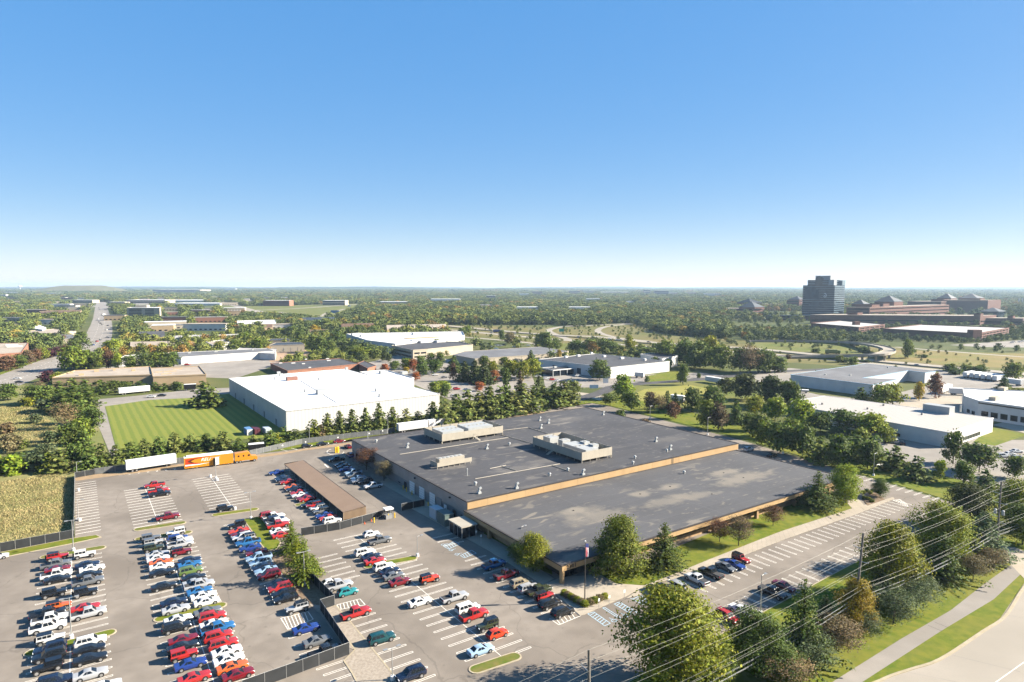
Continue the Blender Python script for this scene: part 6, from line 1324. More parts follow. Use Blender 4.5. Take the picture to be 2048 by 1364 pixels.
# ------------------------------------------------------------------ trees: prototypes of unit height, copied trunk and crown
def quad_leaf(V, c, n, s, rr):
    """one leaf-sized face at c, roughly facing n"""
    n = np.array(n) + rr.normal(0, .55, 3); n /= (np.linalg.norm(n) + 1e-9)
    u = np.cross(n, rr.normal(0, 1, 3)); u /= (np.linalg.norm(u) + 1e-9); w = np.cross(n, u)
    a, b = s * rr.uniform(.6, 1.2), s * rr.uniform(.45, .9)
    V += [c + u * a, c + w * b, c - u * a, c - w * b]
def leaf_mesh(V, name):
    V = np.array(V, dtype=np.float32); n = len(V) // 4
    me = bpy.data.meshes.new(name); me.vertices.add(len(V)); me.vertices.foreach_set('co', V.ravel())
    me.loops.add(4 * n); me.loops.foreach_set('vertex_index', np.arange(4 * n, dtype=np.int32)); me.polygons.add(n); me.polygons.foreach_set('loop_start', np.arange(n, dtype=np.int32) * 4)
    me.update(calc_edges=True); me.materials.append(M_LEAF); return me
def broad(seed, nclump, nleaf, leaf, shape='round', z0=.2):
    """crown of leaf clumps on the outsides of several overlapping lobes; x,y within +-.5, z from z0 to 1"""
    rr = np.random.default_rng(seed); V = []; hh = 1 - z0
    nl = 13 if nclump > 150 else 9; lobes = []
    for k in range(nl):
        t = (k + .5) / nl; a = k * 2.4 + rr.uniform(-.5, .5)
        prof = {'round': math.sin(math.pi * (.14 + .8 * t)) ** .6, 'oval': math.sin(math.pi * (.12 + .82 * t)) ** .8, 'cone': (1.05 - .85 * t), 'vase': .5 + .5 * t, 'spread': (.75 + .35 * t if t < .75 else .8)}[shape]
        r = rr.uniform(.17, .25) * (1.0 if shape != 'oval' else .9) * (.8 + .3 * prof); d = max(0, .5 * prof * rr.uniform(.75, 1.05) - r)
        lobes.append((np.array((math.cos(a) * d, math.sin(a) * d, z0 + hh * min(1 - r * .55, max(r * .55, .06 + .9 * t)))), r, rr.uniform(.8, 1.1)))
    lobes.append((np.array((rr.uniform(-.05, .05), rr.uniform(-.05, .05), z0 + hh * .55)), .27, 1.0)); lobes.append((np.array((rr.uniform(-.06, .06), rr.uniform(-.06, .06), z0 + hh * .84)), .17, 1.0))
    wts = np.array([l[1] ** 2 for l in lobes]); wts /= wts.sum(); cr = (.30 / math.sqrt(nclump / 110)) * .2 + .018
    for k in range(nclump):
        c0, r, sq = lobes[rr.choice(len(lobes), p=wts)]; d = rr.normal(0, 1, 3); d /= np.linalg.norm(d)
        if d[2] < -.35 and rr.random() < .6: d[2] = -d[2]
        c = c0 + d * r * rr.uniform(.72, 1.08) * np.array((1, 1, hh * .95 * sq)); c[2] = min(max(c[2], z0 * .8), 1.0)
        outn = np.array((d[0], d[1], d[2] * .8 + .3)) + .35 * (c - np.array((0, 0, z0 + hh * .4)))
        for _ in range(nleaf):
            q = c + rr.normal(0, cr, 3) * np.array((1, 1, .7)); quad_leaf(V, q, outn, leaf * rr.uniform(.7, 1.25), rr)
    A = np.array(V); rad = np.percentile(np.hypot(A[:, 0], A[:, 1]), 95); A[:, :2] *= .5 / rad; lo_, hi_ = np.percentile(A[:, 2], 1), np.percentile(A[:, 2], 99.5); A[:, 2] = z0 + (A[:, 2] - lo_) * (1 - z0) / (hi_ - lo_)
    return list(A)
def conifer(seed, tiers, per, leaf, wide=.5, open_=0.3, z0=.06, top_pow=.9):
    """whorls of drooping boughs carrying small flat sprays"""
    rr = np.random.default_rng(seed); V = []
    for i in range(tiers):
        t = (i + rr.uniform(-.3, .3)) / tiers; t = min(max(t, 0), .985)
        rad = wide * (1 - t) ** top_pow * rr.uniform(.75, 1.12) + .012; nb = max(4, int(per * (1 - t * .65)))
        for j in range(nb):
            a = 6.283 * (j + rr.uniform(-.4, .4)) / nb; L = rad * rr.uniform(1 - open_, 1.1)
            m = max(2, int(L / leaf * 1.1))
            for q in range(m):
                s = (q + .6) / m; x, y = math.cos(a) * L * s, math.sin(a) * L * s; z = z0 + (1 - z0) * t - .10 * L * s + .03 * s * s
                for _ in range(2 if s > .3 else 1): quad_leaf(V, np.array((x, y, z)) + rr.normal(0, leaf * .45, 3), (math.cos(a) * .5, math.sin(a) * .5, .9), leaf, rr)
    A = np.array(V); low = A[A[:, 2] < .4]; A[:, :2] *= .5 / np.percentile(np.hypot(low[:, 0], low[:, 1]), 93 if len(V) > 9000 else 86)
    return list(A)
def trunk_mesh(seed, kind, name):
    rr = random.Random(seed); b = MB(); r0 = .022
    b.bar((0, 0, -.01), (.01, 0, .45), r0, 8, r0 * .7); b.bar((.01, 0, .45), (0, .01, .9), r0 * .7, 6, .004)
    if kind != 'conifer':
        for k in range(7 if kind != 'bare' else 16):
            z = rr.uniform(.16, .6); a = rr.uniform(0, 6.28); L = rr.uniform(.2, .4)
            p = Vector((.005, 0, z)); q = p + Vector((math.cos(a) * L, math.sin(a) * L, rr.uniform(.1, .32))); b.bar(p, q, r0 * .45, 5, .004)
            for m in range(2 if kind != 'bare' else 4):
                s = p.lerp(q, rr.uniform(.4, .9)); a2 = a + rr.uniform(-1.2, 1.2); b.bar(s, s + Vector((math.cos(a2), math.sin(a2), rr.uniform(.2, .9))) * rr.uniform(.08, .2), r0 * .2, 4, .002)
    return b.mesh(name, M_BARK)
TP = {}
def reg(kind, hi, lo): TP[kind] = (hi, lo)
def lm(V, n): return leaf_mesh(V, n)
_T = {k: [trunk_mesh(s, k, k + '_trunk') for s in (1, 2)] for k in ('broad', 'conifer', 'bare')}
reg('round', [lm(broad(s, 360, 52, .0145, 'round', .12), 'round_crown') for s in (1, 2)], [lm(broad(s, 110, 16, .048, 'round', .14), 'round_crown') for s in (3, 4, 5)])
reg('oval', [lm(broad(s, 340, 46, .016, 'oval', .1), 'oval_crown') for s in (11, 12)], [lm(broad(s, 110, 16, .045, 'oval', .12), 'oval_crown') for s in (13, 14, 15)])
reg('cone', [lm(broad(s, 360, 46, .016, 'cone', .08), 'cone_crown') for s in (21,)], [lm(broad(s, 100, 16, .045, 'cone', .12), 'cone_crown') for s in (23, 24)])
reg('spread', [lm(broad(s, 300, 32, .021, 'spread', .3), 'spread_crown') for s in (31,)], [lm(broad(s, 100, 16, .048, 'spread', .28), 'spread_crown') for s in (33, 34)])
reg('pine', [lm(conifer(s, 20, 17, .019, .5, .5, .08, .92), 'pine_crown') for s in (41, 42)], [lm(conifer(s, 11, 11, .060, .5, .5, .06, .9), 'pine_crown') for s in (43, 44, 45)])
reg('spruce', [lm(conifer(s, 24, 15, .021, .5, .2, .04, 1.0), 'spruce_crown') for s in (51, 52)], [lm(conifer(s, 15, 13, .055, .5, .25, .04, .9), 'spruce_crown') for s in (53, 54)])
reg('bare', [lm(broad(s, 220, 24, .016, 'spread', .25), 'thin_crown') for s in (61, 62)], [lm(broad(s, 130, 12, .028, 'spread', .25), 'thin_crown') for s in (63,)])
reg('shrub', [lm(broad(s, 160, 22, .05, 'round', .0), 'shrub_crown') for s in (71,)], [lm(broad(s, 60, 14, .085, 'round', .0), 'shrub_crown') for s in (73, 74)])
LC = dict(q=(0.24, 0.185, 0.022), g=(0.1224, 0.1655, 0.0207), d=(0.0825, 0.1243, 0.0241), y=(0.175, 0.205, 0.02), Y=(0.33, 0.25, 0.02), o=(0.26, 0.11, 0.03), b=(0.125, 0.098, 0.05), r=(0.13, 0.075, 0.036), p=(0.1288, 0.159, 0.0391), l=(0.1763, 0.247, 0.0218), t=(0.18, 0.15, 0.07), k=(0.0544, 0.074, 0.0202), s=(0.0971, 0.1323, 0.0581), m=(0.0775, 0.031, 0.0341))
LN = dict(q='amber', g='green', d='dark green', y='yellow-green', Y='golden yellow', o='orange', b='brown', r='russet', p='green', l='bright green', t='tan', k='very dark green', s='grey-green', m='purple')
KN = dict(round='round tree', oval='oval tree', cone='conical tree', spread='spreading tree', pine='pine', spruce='spruce', bare='thin-leaved tree', shrub='shrub')
NT = 0
def tree(p, h, w, kind, colr, hi, group, z=0.0):
    global NT
    e = empty({'shrub': 'shrub', 'pine': 'pine_tree', 'spruce': 'spruce_tree'}.get(kind, 'broadleaf_tree'), (p[0], p[1], z), rng.uniform(0, 6.28)); NT += 1
    pool = TP[kind][0 if hi else 1]; tk = 'conifer' if kind in ('pine', 'spruce') else ('bare' if kind == 'bare' else 'broad')
    c = bpy.data.objects.new('crown', rng.choice(pool)); COL.objects.link(c); c.parent = e; w *= (1.0 if hi else 1.12) if kind in ('pine', 'spruce') else 1.0; c.scale = (w, w, h)
    q = tone(LC[colr]); j = rng.uniform(.88, 1.14); c.color = (q[0] * j * rng.uniform(.93, 1.08), q[1] * j, q[2] * j, 1)
    if kind != 'shrub':
        t = bpy.data.objects.new('trunk', rng.choice(_T[tk])); COL.objects.link(t); t.parent = e; t.scale = (h * .8, h * .8, h)
    e['category'] = 'tree' if kind != 'shrub' else 'shrub'; e['group'] = group; return e
def trees(fr, spec, where, group, hi=False, z=.1):
    """spec entries: x y(base) y(top) width kind colour, all on the survey sheet"""
    L = []
    for s in spec.split(','):
        t = s.split(); f2 = fr
        if t[0] in FR: f2 = t.pop(0)
        x, yb, yt, w = map(float, t[:4]); p = gp(f2, x, yb)
        h = max(1.2, height_at(p, px(f2, x, yt)[1])); dep = p.y * _c + H * _s
        L.append((x / FR[f2][2] + FR[f2][0], p, h, w / FR[f2][2] * dep / F * (1.12 if t[4] in ('pine', 'spruce', 'shrub', 'bare') else .97), t[4], t[5]))
    L.sort(key=lambda q: q[0])
    for i, (sx_, p, h, w, k, c) in enumerate(L):
        e = tree(p, h, w, k, c, hi, group, z)
        e['label'] = ('%s %s, %s from the left %s' % (LN[c], KN[k], ordinal(i), where)) if len(L) > 1 else '%s %s %s' % (LN[c], KN[k], where)
# the roadside belt, lower right
trees('P', '1345 1372 1184 205 round y', 'overhanging the accessible stalls, lower right', 'roadside trees', True)
trees('P', '1508 1352 1226 118 round d,1604 1330 1157 112 pine d,1712 1272 1160 76 oval q,1776 1192 1048 118 oval y,1762 1215 1138 76 pine k,1878 1136 1010 112 round y,1885 1160 1064 98 pine d,1934 1052 970 84 round k,1962 1116 1022 96 spruce s,2034 1056 962 90 round y,2045 1090 1010 80 round d,1650 1262 1190 60 pine k,1560 1362 1290 90 round d,1822 1175 1095 80 pine k,1432 1372 1290 80 round g', 'in the roadside belt at lower right', 'roadside trees', True)
trees('P', '1787 1247 1180 84 bare s,1722 1276 1214 66 bare s,1946 1160 1112 56 bare t,1985 1140 1100 44 bare t,1672 1306 1236 92 bare t,1832 1222 1160 78 bare s,1625 1342 1270 92 bare s,1570 1372 1308 96 bare t', 'along the pavement at lower right', 'thin brown trees along the pavement', True)
# round the factory
trees('P', '1237 1147 1036 106 cone g', 'largest before the factory front', 'trees before the factory', True)
trees('P', '1328 1136 1045 84 pine d,1066 1142 1068 66 oval y,1439 1084 1040 48 bare r,1477 1092 1034 48 bare b,1546 1052 1014 42 bare r,1635 1018 942 74 pine d,1690 1006 932 64 oval l,1760 994 960 32 round d,1668 1012 985 26 round y,1035 1120 1088 42 round d', 'round the factory front', 'trees before the factory', True)
trees('P', '733 940 898 44 bare r,768 962 922 40 bare t', 'in the shade of the factory side wall', 'trees at the factory side wall', True)
trees('P', '583 1106 1040 50 pine g,609 1164 1076 64 pine g,594 1130 1072 44 pine y,626 1150 1108 36 pine g', 'between the two lots', 'pines between the lots', True)
# pines before the white warehouse
trees('P', '590 884 858 30 pine d,628 872 838 30 pine g,655 868 826 27 spruce p,680 866 822 28 spruce p,705 864 818 29 spruce p,732 862 815 30 spruce p,758 860 806 33 spruce p,785 857 814 30 spruce p,812 855 817 32 pine p,836 852 822 28 pine p,866 850 803 40 spruce p,642 871 848 22 pine t', 'in the row before the white warehouse', 'pines before the white warehouse')
trees('P', '890 852 798 40 pine p,914 846 788 44 pine d,936 842 778 44 pine p,958 838 782 46 pine p,978 836 772 46 spruce p,1000 832 770 48 pine d,1024 828 780 44 pine p,1046 824 766 50 pine p,1066 818 770 46 pine d,1084 812 772 44 pine p,1108 812 765 50 pine d,1128 808 760 52 pine p,1142 804 762 44 spread p,1012 822 742 26 spruce d,1040 818 740 26 spruce b,1078 806 752 26 spruce k', 'in the belt behind the factory', 'pine belt behind the factory')
trees('P', '381 900 867 32 pine p,412 898 866 34 pine d,447 899 862 42 pine p,478 901 875 22 pine d,507 893 869 24 pine p,541 895 860 34 pine d,568 884 852 30 pine d,350 904 864 30 pine p,318 908 872 30 pine d,290 912 876 30 pine p,262 918 882 32 pine d,232 926 888 34 pine p,204 932 886 34 pine d,178 938 884 36 pine d,428 900 876 22 pine p,555 890 868 22 pine y', 'in the pine row behind the trailers', 'pines behind the trailers')
# left thicket
trees('P', '150 936 888.4 40 spread d,120 942 896 44 pine p,92 930 887.5 44 round s,66 940 906 40 shrub s,140 905 848.05 50 spread d,165 890 837.3 44 round g,130 858 806 48 bare t,160 848 807.2 42 round d,185 868 817 40 spread d,20 905 868.45 44 round t,-8 950 912 44 shrub g,24 948 910 40 shrub l,45 935 905 36 shrub d,125 826 782 48 pine d,150 820 770 44 pine d,172 816 770 40 pine d,98 945 905 30 pine g,170 905 862 36 pine d,70 808 770.6 40 spread d,15 800 767.7 40 round d,12 868 846 26 shrub t,70 846 828 24 shrub s,98 884 862 26 shrub s,40 898 878 28 shrub d,88 822 800 30 shrub s,56 812 794 26 shrub y', 'in the thicket left of the lane', 'left thicket')
trees('P', '90 806 772 40 spread d,118 800 762 42 pine d,145 792 756 40 pine d,170 790 758 36 pine d,200 788 760 34 pine d,225 786 762 34 spread d,250 784 764 32 spread d,280 782 762 34 pine d,310 781 764 30 pine d,78 788 764 24 bare t,98 764 742 30 shrub m,112 768 746 22 shrub y,330 780 766 24 pine d,355 779 764 22 shrub d', 'before the tan buildings', 'trees before the tan buildings')
trees('P', '408 812 762 46 pine d,425 814 772 34 pine d', 'beside the mown lawn', 'trees on the mown lawn')
trees('P', '145 741 692 56 round g,168 738 700 44 round g,186 736 704 36 round d,195 734 708 26 round y,228 714 680 40 round l,217 738 700 24 oval r,236 738 706 22 oval l,262 740 712 34 round d,290 738 706 44 round d,315 737 704 44 round g,342 736 704 42 round d,14 742 712 40 round r,36 738 710 36 round d,56 730 702 30 oval b,72 724 698 30 round r,86 720 696 26 round y,100 716 697 24 shrub m,115 710 694 24 shrub m,148 704 676 30 cone d,162 696 664 34 cone d,130 712 690 22 shrub r,105 686 672 10 cone r,128 684 670 10 cone r,38 684 668 30 round Y,300 742 722 28 shrub d,330 741 718 26 shrub d', 'along the boulevard', 'trees along the near boulevard')
trees('P', '270 686 672 18 round Y,282 702 690 22 round Y,305 702 690 24 round g,330 700 688 20 round d,348 700 690 20 round d,402 696 676 18 cone g,440 702 682 26 round y,470 704 680 30 round g,490 690 664 34 round g,515 704 676 34 round g,540 680 660 30 round d,560 676 656 30 round g,600 690 658 24 cone d,625 704 670 28 round d,640 706 674 30 round d,660 704 680 24 round d,675 690 664 34 round d,585 676 652 26 round d,630 668 650 22 round Y,655 660 640 22 round g,690 716 690 24 cone k,705 712 690 34 round d,722 716 694 40 round g,740 714 692 36 round d,700 676 654 22 round d,720 672 650 26 round d,745 672 652 22 round d', 'among the distant sheds', 'trees among the middle-distance sheds')
trees('P', '768 722 706 16 cone k,778 724 708 14 cone k,770 744 728 18 round o,790 740 722 24 round d,812 738 716 26 round g,826 744 718 18 cone o,842 738 712 26 round d,862 734 706 26 cone d,880 734 704 24 cone d,812 748 734 14 round Y,845 752 728 30 round d,870 748 720 32 round d,906 762 726 14 cone r,990 764 740 20 cone o,930 762 722 30 spruce k,950 764 720 32 spruce k,968 768 722 34 spruce k,985 758 722 24 round y,1010 762 736 30 round d,908 744 712 30 spruce d,1020 756 720 34 round y,1046 760 722 36 round y,1066 756 718 34 round y,1062 726 700 20 spruce d,1008 732 714 22 round d,968 735 712 26 round d,1118 722 700 14 round Y,885 782 762 34 round l,870 790 764 28 round g,890 796 768 22 round d,832 762 744 16 cone o,958 782 764 22 round o', 'beyond the pine belt', 'trees beyond the pine belt')
trees('P', '1199 760 720 44 round d,1246 798 750 44 round l,1220 812 788 36 spread d,1262 826 784 40 spread d,1300 824 784 30 oval b,1318 826 790 26 bare t,1334 818 782 22 spruce d,1350 822 786 20 spruce d,1346 838 804 28 round r,1384 824 776 42 round d,1425 820 772 48 round d,1412 856 800 46 oval g,1436 860 808 44 oval b,1472 848 800 26 spruce d,1500 862 826 40 round d,1515 874 830 46 round d,1366 770 728 20 round d,1360 764 744 16 round g,1294 764 752 10 shrub d,1398 756 746 8 shrub d,1290 852 838 18 shrub b,1240 838 820 18 shrub d', 'past the factory roof', 'trees past the factory roof')
trees('P', '1490 800 748 60 round k,1540 812 752 60 round k,1580 818 762 44 round d,1450 790 756 34 round k,1510 830 792 40 round y,1550 842 796 48 round l,1600 856 800 56 round l,1640 868 826 52 spread d,1690 866 820 60 spread d,1740 872 826 62 spread l,1560 905 846 60 round d,1605 912 850 56 round d,1640 925 872 46 pine d,1675 935 870 54 round d,1712 920 868 40 pine d,1735 938 880 52 round d,1750 925 870 40 pine d,1792 944 890 48 pine d,1834 960 912 46 pine d,1880 958 920 26 round l,1926 968 922 44 round d,1972 980 938 40 pine d,1958 945 888 70 spread d,1906 928 862 40 round d,2030 958 912 44 round d,1940 940 890 40 spread d,1530 892 842 44 round g,1585 880 838 44 round g,1720 905 858 44 round g,1770 886 852 36 round y', 'on the right tree lawn', 'trees on the tree lawn')
trees('P', '1722 808 774 30 pine d,1760 812 770 52 round g,1785 810 768 44 round y,1838 802 764 20 oval Y,1870 796 748 30 oval r,2008 778 750 20 spruce d,2025 760 726 40 round g,1985 822 798 10 shrub d,2035 788 776 30 shrub y,1590 820 770 26 round d,1632 762 742 10 shrub d,1900 742 728 24 shrub d,1935 745 730 30 shrub g,1960 748 732 26 shrub d', 'among the right white buildings', 'trees among the right white buildings')
trees('P', '1152 704 680 36 round d,1180 706 678 38 round d,1205 706 678 38 round d,1226 708 684 30 round d,1258 706 670 24 oval y,1300 716 694 40 shrub d,1270 712 696 34 shrub d,1330 726 680 44 round g,1368 730 680 46 round d,1400 736 682 50 round d,1440 740 690 52 round g,1420 730 672 40 round y,1480 744 696 44 round d,1500 748 690 40 bare t,1530 746 700 40 round d,1390 738 700 40 round d,1555 744 714 34 shrub d,1355 720 700 36 round g,1076 700 668 18 round g,1092 704 664 36 round d,1112 700 676 20 round d,1020 688 664 24 round t,1030 686 672 14 round g,1004 682 660 14 round d,935 668 652 22 round g,924 670 656 20 round d', 'along the highway edge', 'trees along the highway edge')
trees('B4', '60 770 590 170 round d,130 760 640 110 round y,235 730 650 70 round g,665 690 640 60 shrub g,720 690 655 60 shrub g,770 705 650 70 shrub g,860 690 670 60 shrub d,285 665 630 40 shrub b,485 615 585 60 shrub d,850 615 570 80 shrub d,1180 660 520 80 round g,455 555 535 14 shrub d,535 570 540 14 shrub d,660 565 540 20 shrub d,1300 655 630 50 shrub d,1720 760 710 70 round d,1540 780 735 90 shrub d', 'around the flyover at right', 'trees around the flyover')
# hedge of ornamental grass and small plants in the beds
for k in range(11):
    a = gp('Z7', 625, 935).lerp(gp('Z7', 825, 1040), k / 6) if k < 7 else gp('Z7', 825, 1040).lerp(gp('Z7', 1040, 960), (k - 6) / 4.5)
    e = tree((a.x, a.y), 1.15, 1.7, 'shrub', 't' if k % 2 else 'y', True, 'grass clumps in the flagpole bed', .2); e['label'] = 'tan ornamental grass clump, %s along the edge of the flagpole bed' % ordinal(k)
for k, (x, y) in enumerate(((1345, 815), (1360, 870), (1385, 800), (1400, 880), (1415, 820), (1430, 900), (1440, 800))):
    a = gp('Z10', x, y); e = tree((a.x, a.y), .9, 1.5, 'shrub', 'ygdy'[k % 4], True, 'plants in the walkway bed', .15); e['label'] = 'low garden plant, %s from the left in the walkway bed' % ordinal(k)
# ------------------------------------------------------------------ far roads and fields
def rib(name, pts, w, z, m=M_CONC2, fr='P', k=5, par=None, zsurv=0.0, keep=True, margin=8):
    g = smooth([gp(fr, x, y, zsurv) for x, y in pts], k); L_, R_ = ribbon_poly(g, w); b = MB()
    for i in range(len(L_) - 1): b.face([(*R_[i], z), (*R_[i + 1], z), (*L_[i + 1], z), (*L_[i], z)])
    o = b.build(name, m, par, kind='structure')
    if keep:
        for i in range(0, len(L_) - 1): CLEAR.append(ribbon_poly([g[i], g[i + 1]], w + margin)[0] + ribbon_poly([g[i], g[i + 1]], w + margin)[1][::-1])
    return o
SOFT = []
def field(pts, m, name='field', z=.03, fr='P'):
    p = poly_px(pts, fr); sheet(name, p, z, m, kind='structure')
    if m.name.startswith(('straw', 'rough', 'field_grass')) and pts[0][0] > 700: SOFT.append([Vector((q.x, q.y)) for q in p])
    else: clear(p)
M_FGRASS = mat('field_grass', (.115, .14, .03), .95, (.165, .16, .05), .03, 6, .1)
M_STRAW = mat('straw_grass', (.19, .155, .065), .95, (.125, .13, .04), .02, 7, .1)
blvd = rib('boulevard', [(-40, 782), (40, 752), (100, 728), (150, 708), (182, 690), (198, 668), (204, 640), (203, 622), (202, 604)], 30, .06, M_ASPH2, margin=26)
field([(0, 745), (40, 730), (120, 700), (150, 690), (148, 698), (100, 716), (40, 740), (0, 757)], M_GRASS)
for i in range(30):
    t = i / 30; a = [(-40, 782), (40, 752), (100, 728), (150, 708), (182, 690), (198, 668), (204, 640), (203, 622)]
g = smooth([G(x, y) for x, y in [(-40, 782), (40, 752), (100, 728), (150, 708), (182, 690), (198, 668), (204, 640), (203, 622)]], 8)
for s in (-3.8, 3.8):
    b = MB()
    for i in range(0, len(g) - 1):
        d = (g[i + 1] - g[i]).normalized(); n = Vector((-d.y, d.x, 0)) * s; L = (g[i + 1] - g[i]).length; k = max(1, int(L / 12))
        for j in range(k):
            p, q = g[i].lerp(g[i + 1], j / k) + n, g[i].lerp(g[i + 1], (j + .35) / k) + n; e2 = Vector((-d.y, d.x, 0)) * .15
            b.face([(*(p - e2).xy, .075), (*(q - e2).xy, .075), (*(q + e2).xy, .075), (*(p + e2).xy, .075)])
    b.build('lane_dashes', M_PAINT, blvd)
field([(0, 815), (80, 790), (190, 775), (180, 800), (60, 830), (0, 850)], M_VERGE, 'verge')
field([(205, 735), (420, 722), (560, 712), (566, 726), (470, 757), (410, 755), (100, 762)], M_ASPH2, 'yard')
field([(530, 690), (610, 700), (640, 715), (540, 725)], mat('dirt_yard', (.34, .23, .15), .95), 'yard', .035)
field([(610, 700), (700, 694), (720, 712), (640, 716)], M_GRASS, 'field', .035)
field([(700, 735), (830, 700), (900, 720), (910, 742), (1060, 738), (1080, 800), (900, 800), (830, 770)], M_ASPH2, 'yard', .03)
field([(1085, 740), (1230, 752), (1400, 745), (1460, 752), (1400, 768), (1230, 775), (1090, 775)], M_ASPH2, 'yard', .03)
field([(1295, 752), (1350, 742), (1380, 748), (1360, 760), (1300, 765)], M_GRASS, 'field', .04)
field([(1180, 800), (1215, 775), (1300, 762), (1480, 752), (1560, 790), (1480, 820), (1260, 810)], M_FGRASS, 'field', .035)
field([(1240, 802), (1290, 778), (1380, 770), (1440, 782), (1430, 800), (1330, 815)], mat('mown_pale', (.28, .25, .07), .95, (.22, .22, .05), .05, 5, .1), 'field', .045)
rib('side_road', [(1150, 800), (1200, 786), (1235, 772), (1330, 764), (1420, 757), (1500, 748), (1580, 742), (1660, 738)], 9, .06, M_ASPH3, keep=False)
rib('side_road', [(1140, 786), (1175, 790), (1215, 800), (1240, 806)], 10, .055, M_CONC, keep=False)
field([(1480, 745), (1580, 736), (1640, 742), (1590, 762), (1480, 765)], M_ASPH2, 'yard', .03)
field([(1570, 775), (1640, 790), (1740, 800), (1860, 770), (1880, 740), (2048, 745), (2200, 770), (2200, 800), (2048, 800), (1930, 830), (1580, 800)], M_ASPH2, 'yard', .03)
field([(1800, 800), (1920, 790), (1930, 830), (1880, 850), (1800, 825)], M_CONC, 'yard', .036)
field([(1730, 850), (1990, 880), (2200, 880), (2200, 1010), (1990, 975), (1880, 950), (1760, 905), (1700, 890)], M_ASPH2, 'yard', .034)
field([(1945, 885), (1985, 855), (2048, 868), (2048, 872), (1990, 892)], M_GRASS, 'field', .05)
field([(1985, 850), (2048, 835), (2200, 850), (2200, 880), (2048, 866)], M_CONC, 'yard', .04)
# highway corridor
field([(880, 650), (1000, 652), (1130, 655), (1262, 646), (1330, 668), (1500, 682), (1760, 690), (1830, 700), (2200, 715), (2200, 800), (2048, 762), (1740, 735), (1520, 722), (1320, 706), (1150, 692), (900, 672)], M_STRAW, 'verge', .025)
field([(1100, 690), (1160, 684), (1160, 702), (1110, 706)], M_FGRASS, 'field', .03)
rib('highway', [(860, 648), (935, 655), (1080, 668), (1200, 674), (1320, 686), (1516, 698), (1720, 718), (2048, 748), (2300, 775)], 13, .07)
rib('highway', [(860, 656), (1000, 669), (1150, 682), (1320, 695), (1520, 707), (1740, 727), (2048, 758), (2300, 786)], 13, .075)
rib('ramp', [(1262, 647), (1200, 650), (1130, 653), (1098, 660), (1108, 668), (1135, 678), (1165, 688)], 10, .09)
rib('ramp', [(1263, 648), (1215, 653), (1196, 660), (1205, 668), (1240, 676), (1300, 683)], 9, .085)
rib('service_road', [(925, 674), (1000, 680), (1060, 686), (1080, 690)], 9, .06)
def barrier(pts, lab, h=1.0):
    g = smooth([G(x, y) for x, y in pts], 3); b = MB(); L_, R_ = ribbon_poly(g, .5)
    for i in range(len(L_) - 1): b.prism([L_[i], L_[i + 1], R_[i + 1], R_[i]], .07, h, bottom=False)
    b.build('median_barrier', mat('barrier_concrete', (.25, .23, .2), .9), label=lab, cat='barrier')
barrier([(870, 652), (1000, 664), (1200, 679), (1320, 690), (1516, 702), (1720, 722), (2048, 753), (2200, 768)], 'long low concrete barrier between the highway carriageways')
# flyover on piers
fz = [1.0, 1.5, 3.0, 5.5, 6.5, 6.5, 4.5, 2.2, 1.0]
fg = smooth([G(x, y, z) for (x, y), z in zip([(1500, 682), (1600, 682), (1687, 684), (1745, 690), (1778, 699), (1765, 707), (1714, 711), (1634, 712), (1560, 714)], fz)], 6)
fo = empty('flyover', (fg[0].x, fg[0].y, 0), label='curved concrete flyover ramp on piers at right', cat='bridge'); I = Matrix.Translation(-Vector((fg[0].x, fg[0].y, 0)))
L_, R_ = ribbon_poly(fg, 10); b = MB(); b2 = MB(); b3 = MB()
def slabq(mb, q, zt, zb):
    v = [(p.x, p.y, z) for p, z in zip(q, zb)] + [(p.x, p.y, z) for p, z in zip(q, zt)]
    mb.grid(v, [(3, 2, 1, 0), (4, 5, 6, 7), (0, 1, 5, 4), (1, 2, 6, 5), (2, 3, 7, 6), (3, 0, 4, 7)])
for i in range(len(L_) - 1):
    z0, z1 = fg[i].z, fg[i + 1].z; q = [R_[i], R_[i + 1], L_[i + 1], L_[i]]; zt = (z0, z1, z1, z0)
    slabq(b, q, zt, [z - 1.0 for z in zt])
    if max(z0, z1) < 4: slabq(b3, q, [z - 1.02 for z in zt], [-.2] * 4)
    for S, T in ((L_, R_), (R_, L_)):
        n0, n1 = (T[i] - S[i]).normalized() * .3, (T[i + 1] - S[i + 1]).normalized() * .3; slabq(b2, [S[i], S[i + 1], S[i + 1] + n1, S[i] + n0], (z0 + .8, z1 + .8, z1 + .8, z0 + .8), (z0, z1, z1, z0))
for nm_, bb, mm in (('deck', b, M_CONC2), ('parapet', b2, M_CONC2), ('embankment', b3, M_VERGE)):
    o = bb.build(nm_, mm, fo); o.matrix_parent_inverse = I
for i in range(2, len(fg) - 1, 3):
    if fg[i].z > 3.6: b = MB(); b.bar((fg[i].x, fg[i].y, 0), (fg[i].x, fg[i].y, fg[i].z - .95), 1.0, 8); o = b.build('pier', M_CONC, fo); o.matrix_parent_inverse = I
for i in range(len(fg) - 1): CLEAR.append(ribbon_poly([fg[i], fg[i + 1]], 20)[0] + ribbon_poly([fg[i], fg[i + 1]], 20)[1][::-1])
field([(1500, 684), (1690, 688), (1740, 695), (1740, 704), (1640, 707), (1510, 696)], M_FGRASS, 'field', .035)
field([(1790, 700), (2200, 712), (2200, 745), (1900, 730), (1790, 718)], mat('rough_grass', (.16, .16, .045), .95, (.25, .185, .075), .02, 7, .1), 'field', .035)
rib('service_road', [(1790, 694), (1900, 703), (2048, 714), (2200, 722)], 8, .06)
field([(1900, 690), (2048, 680), (2200, 685), (2200, 700), (2048, 695), (1960, 694)], M_ASPH2, 'yard', .034)
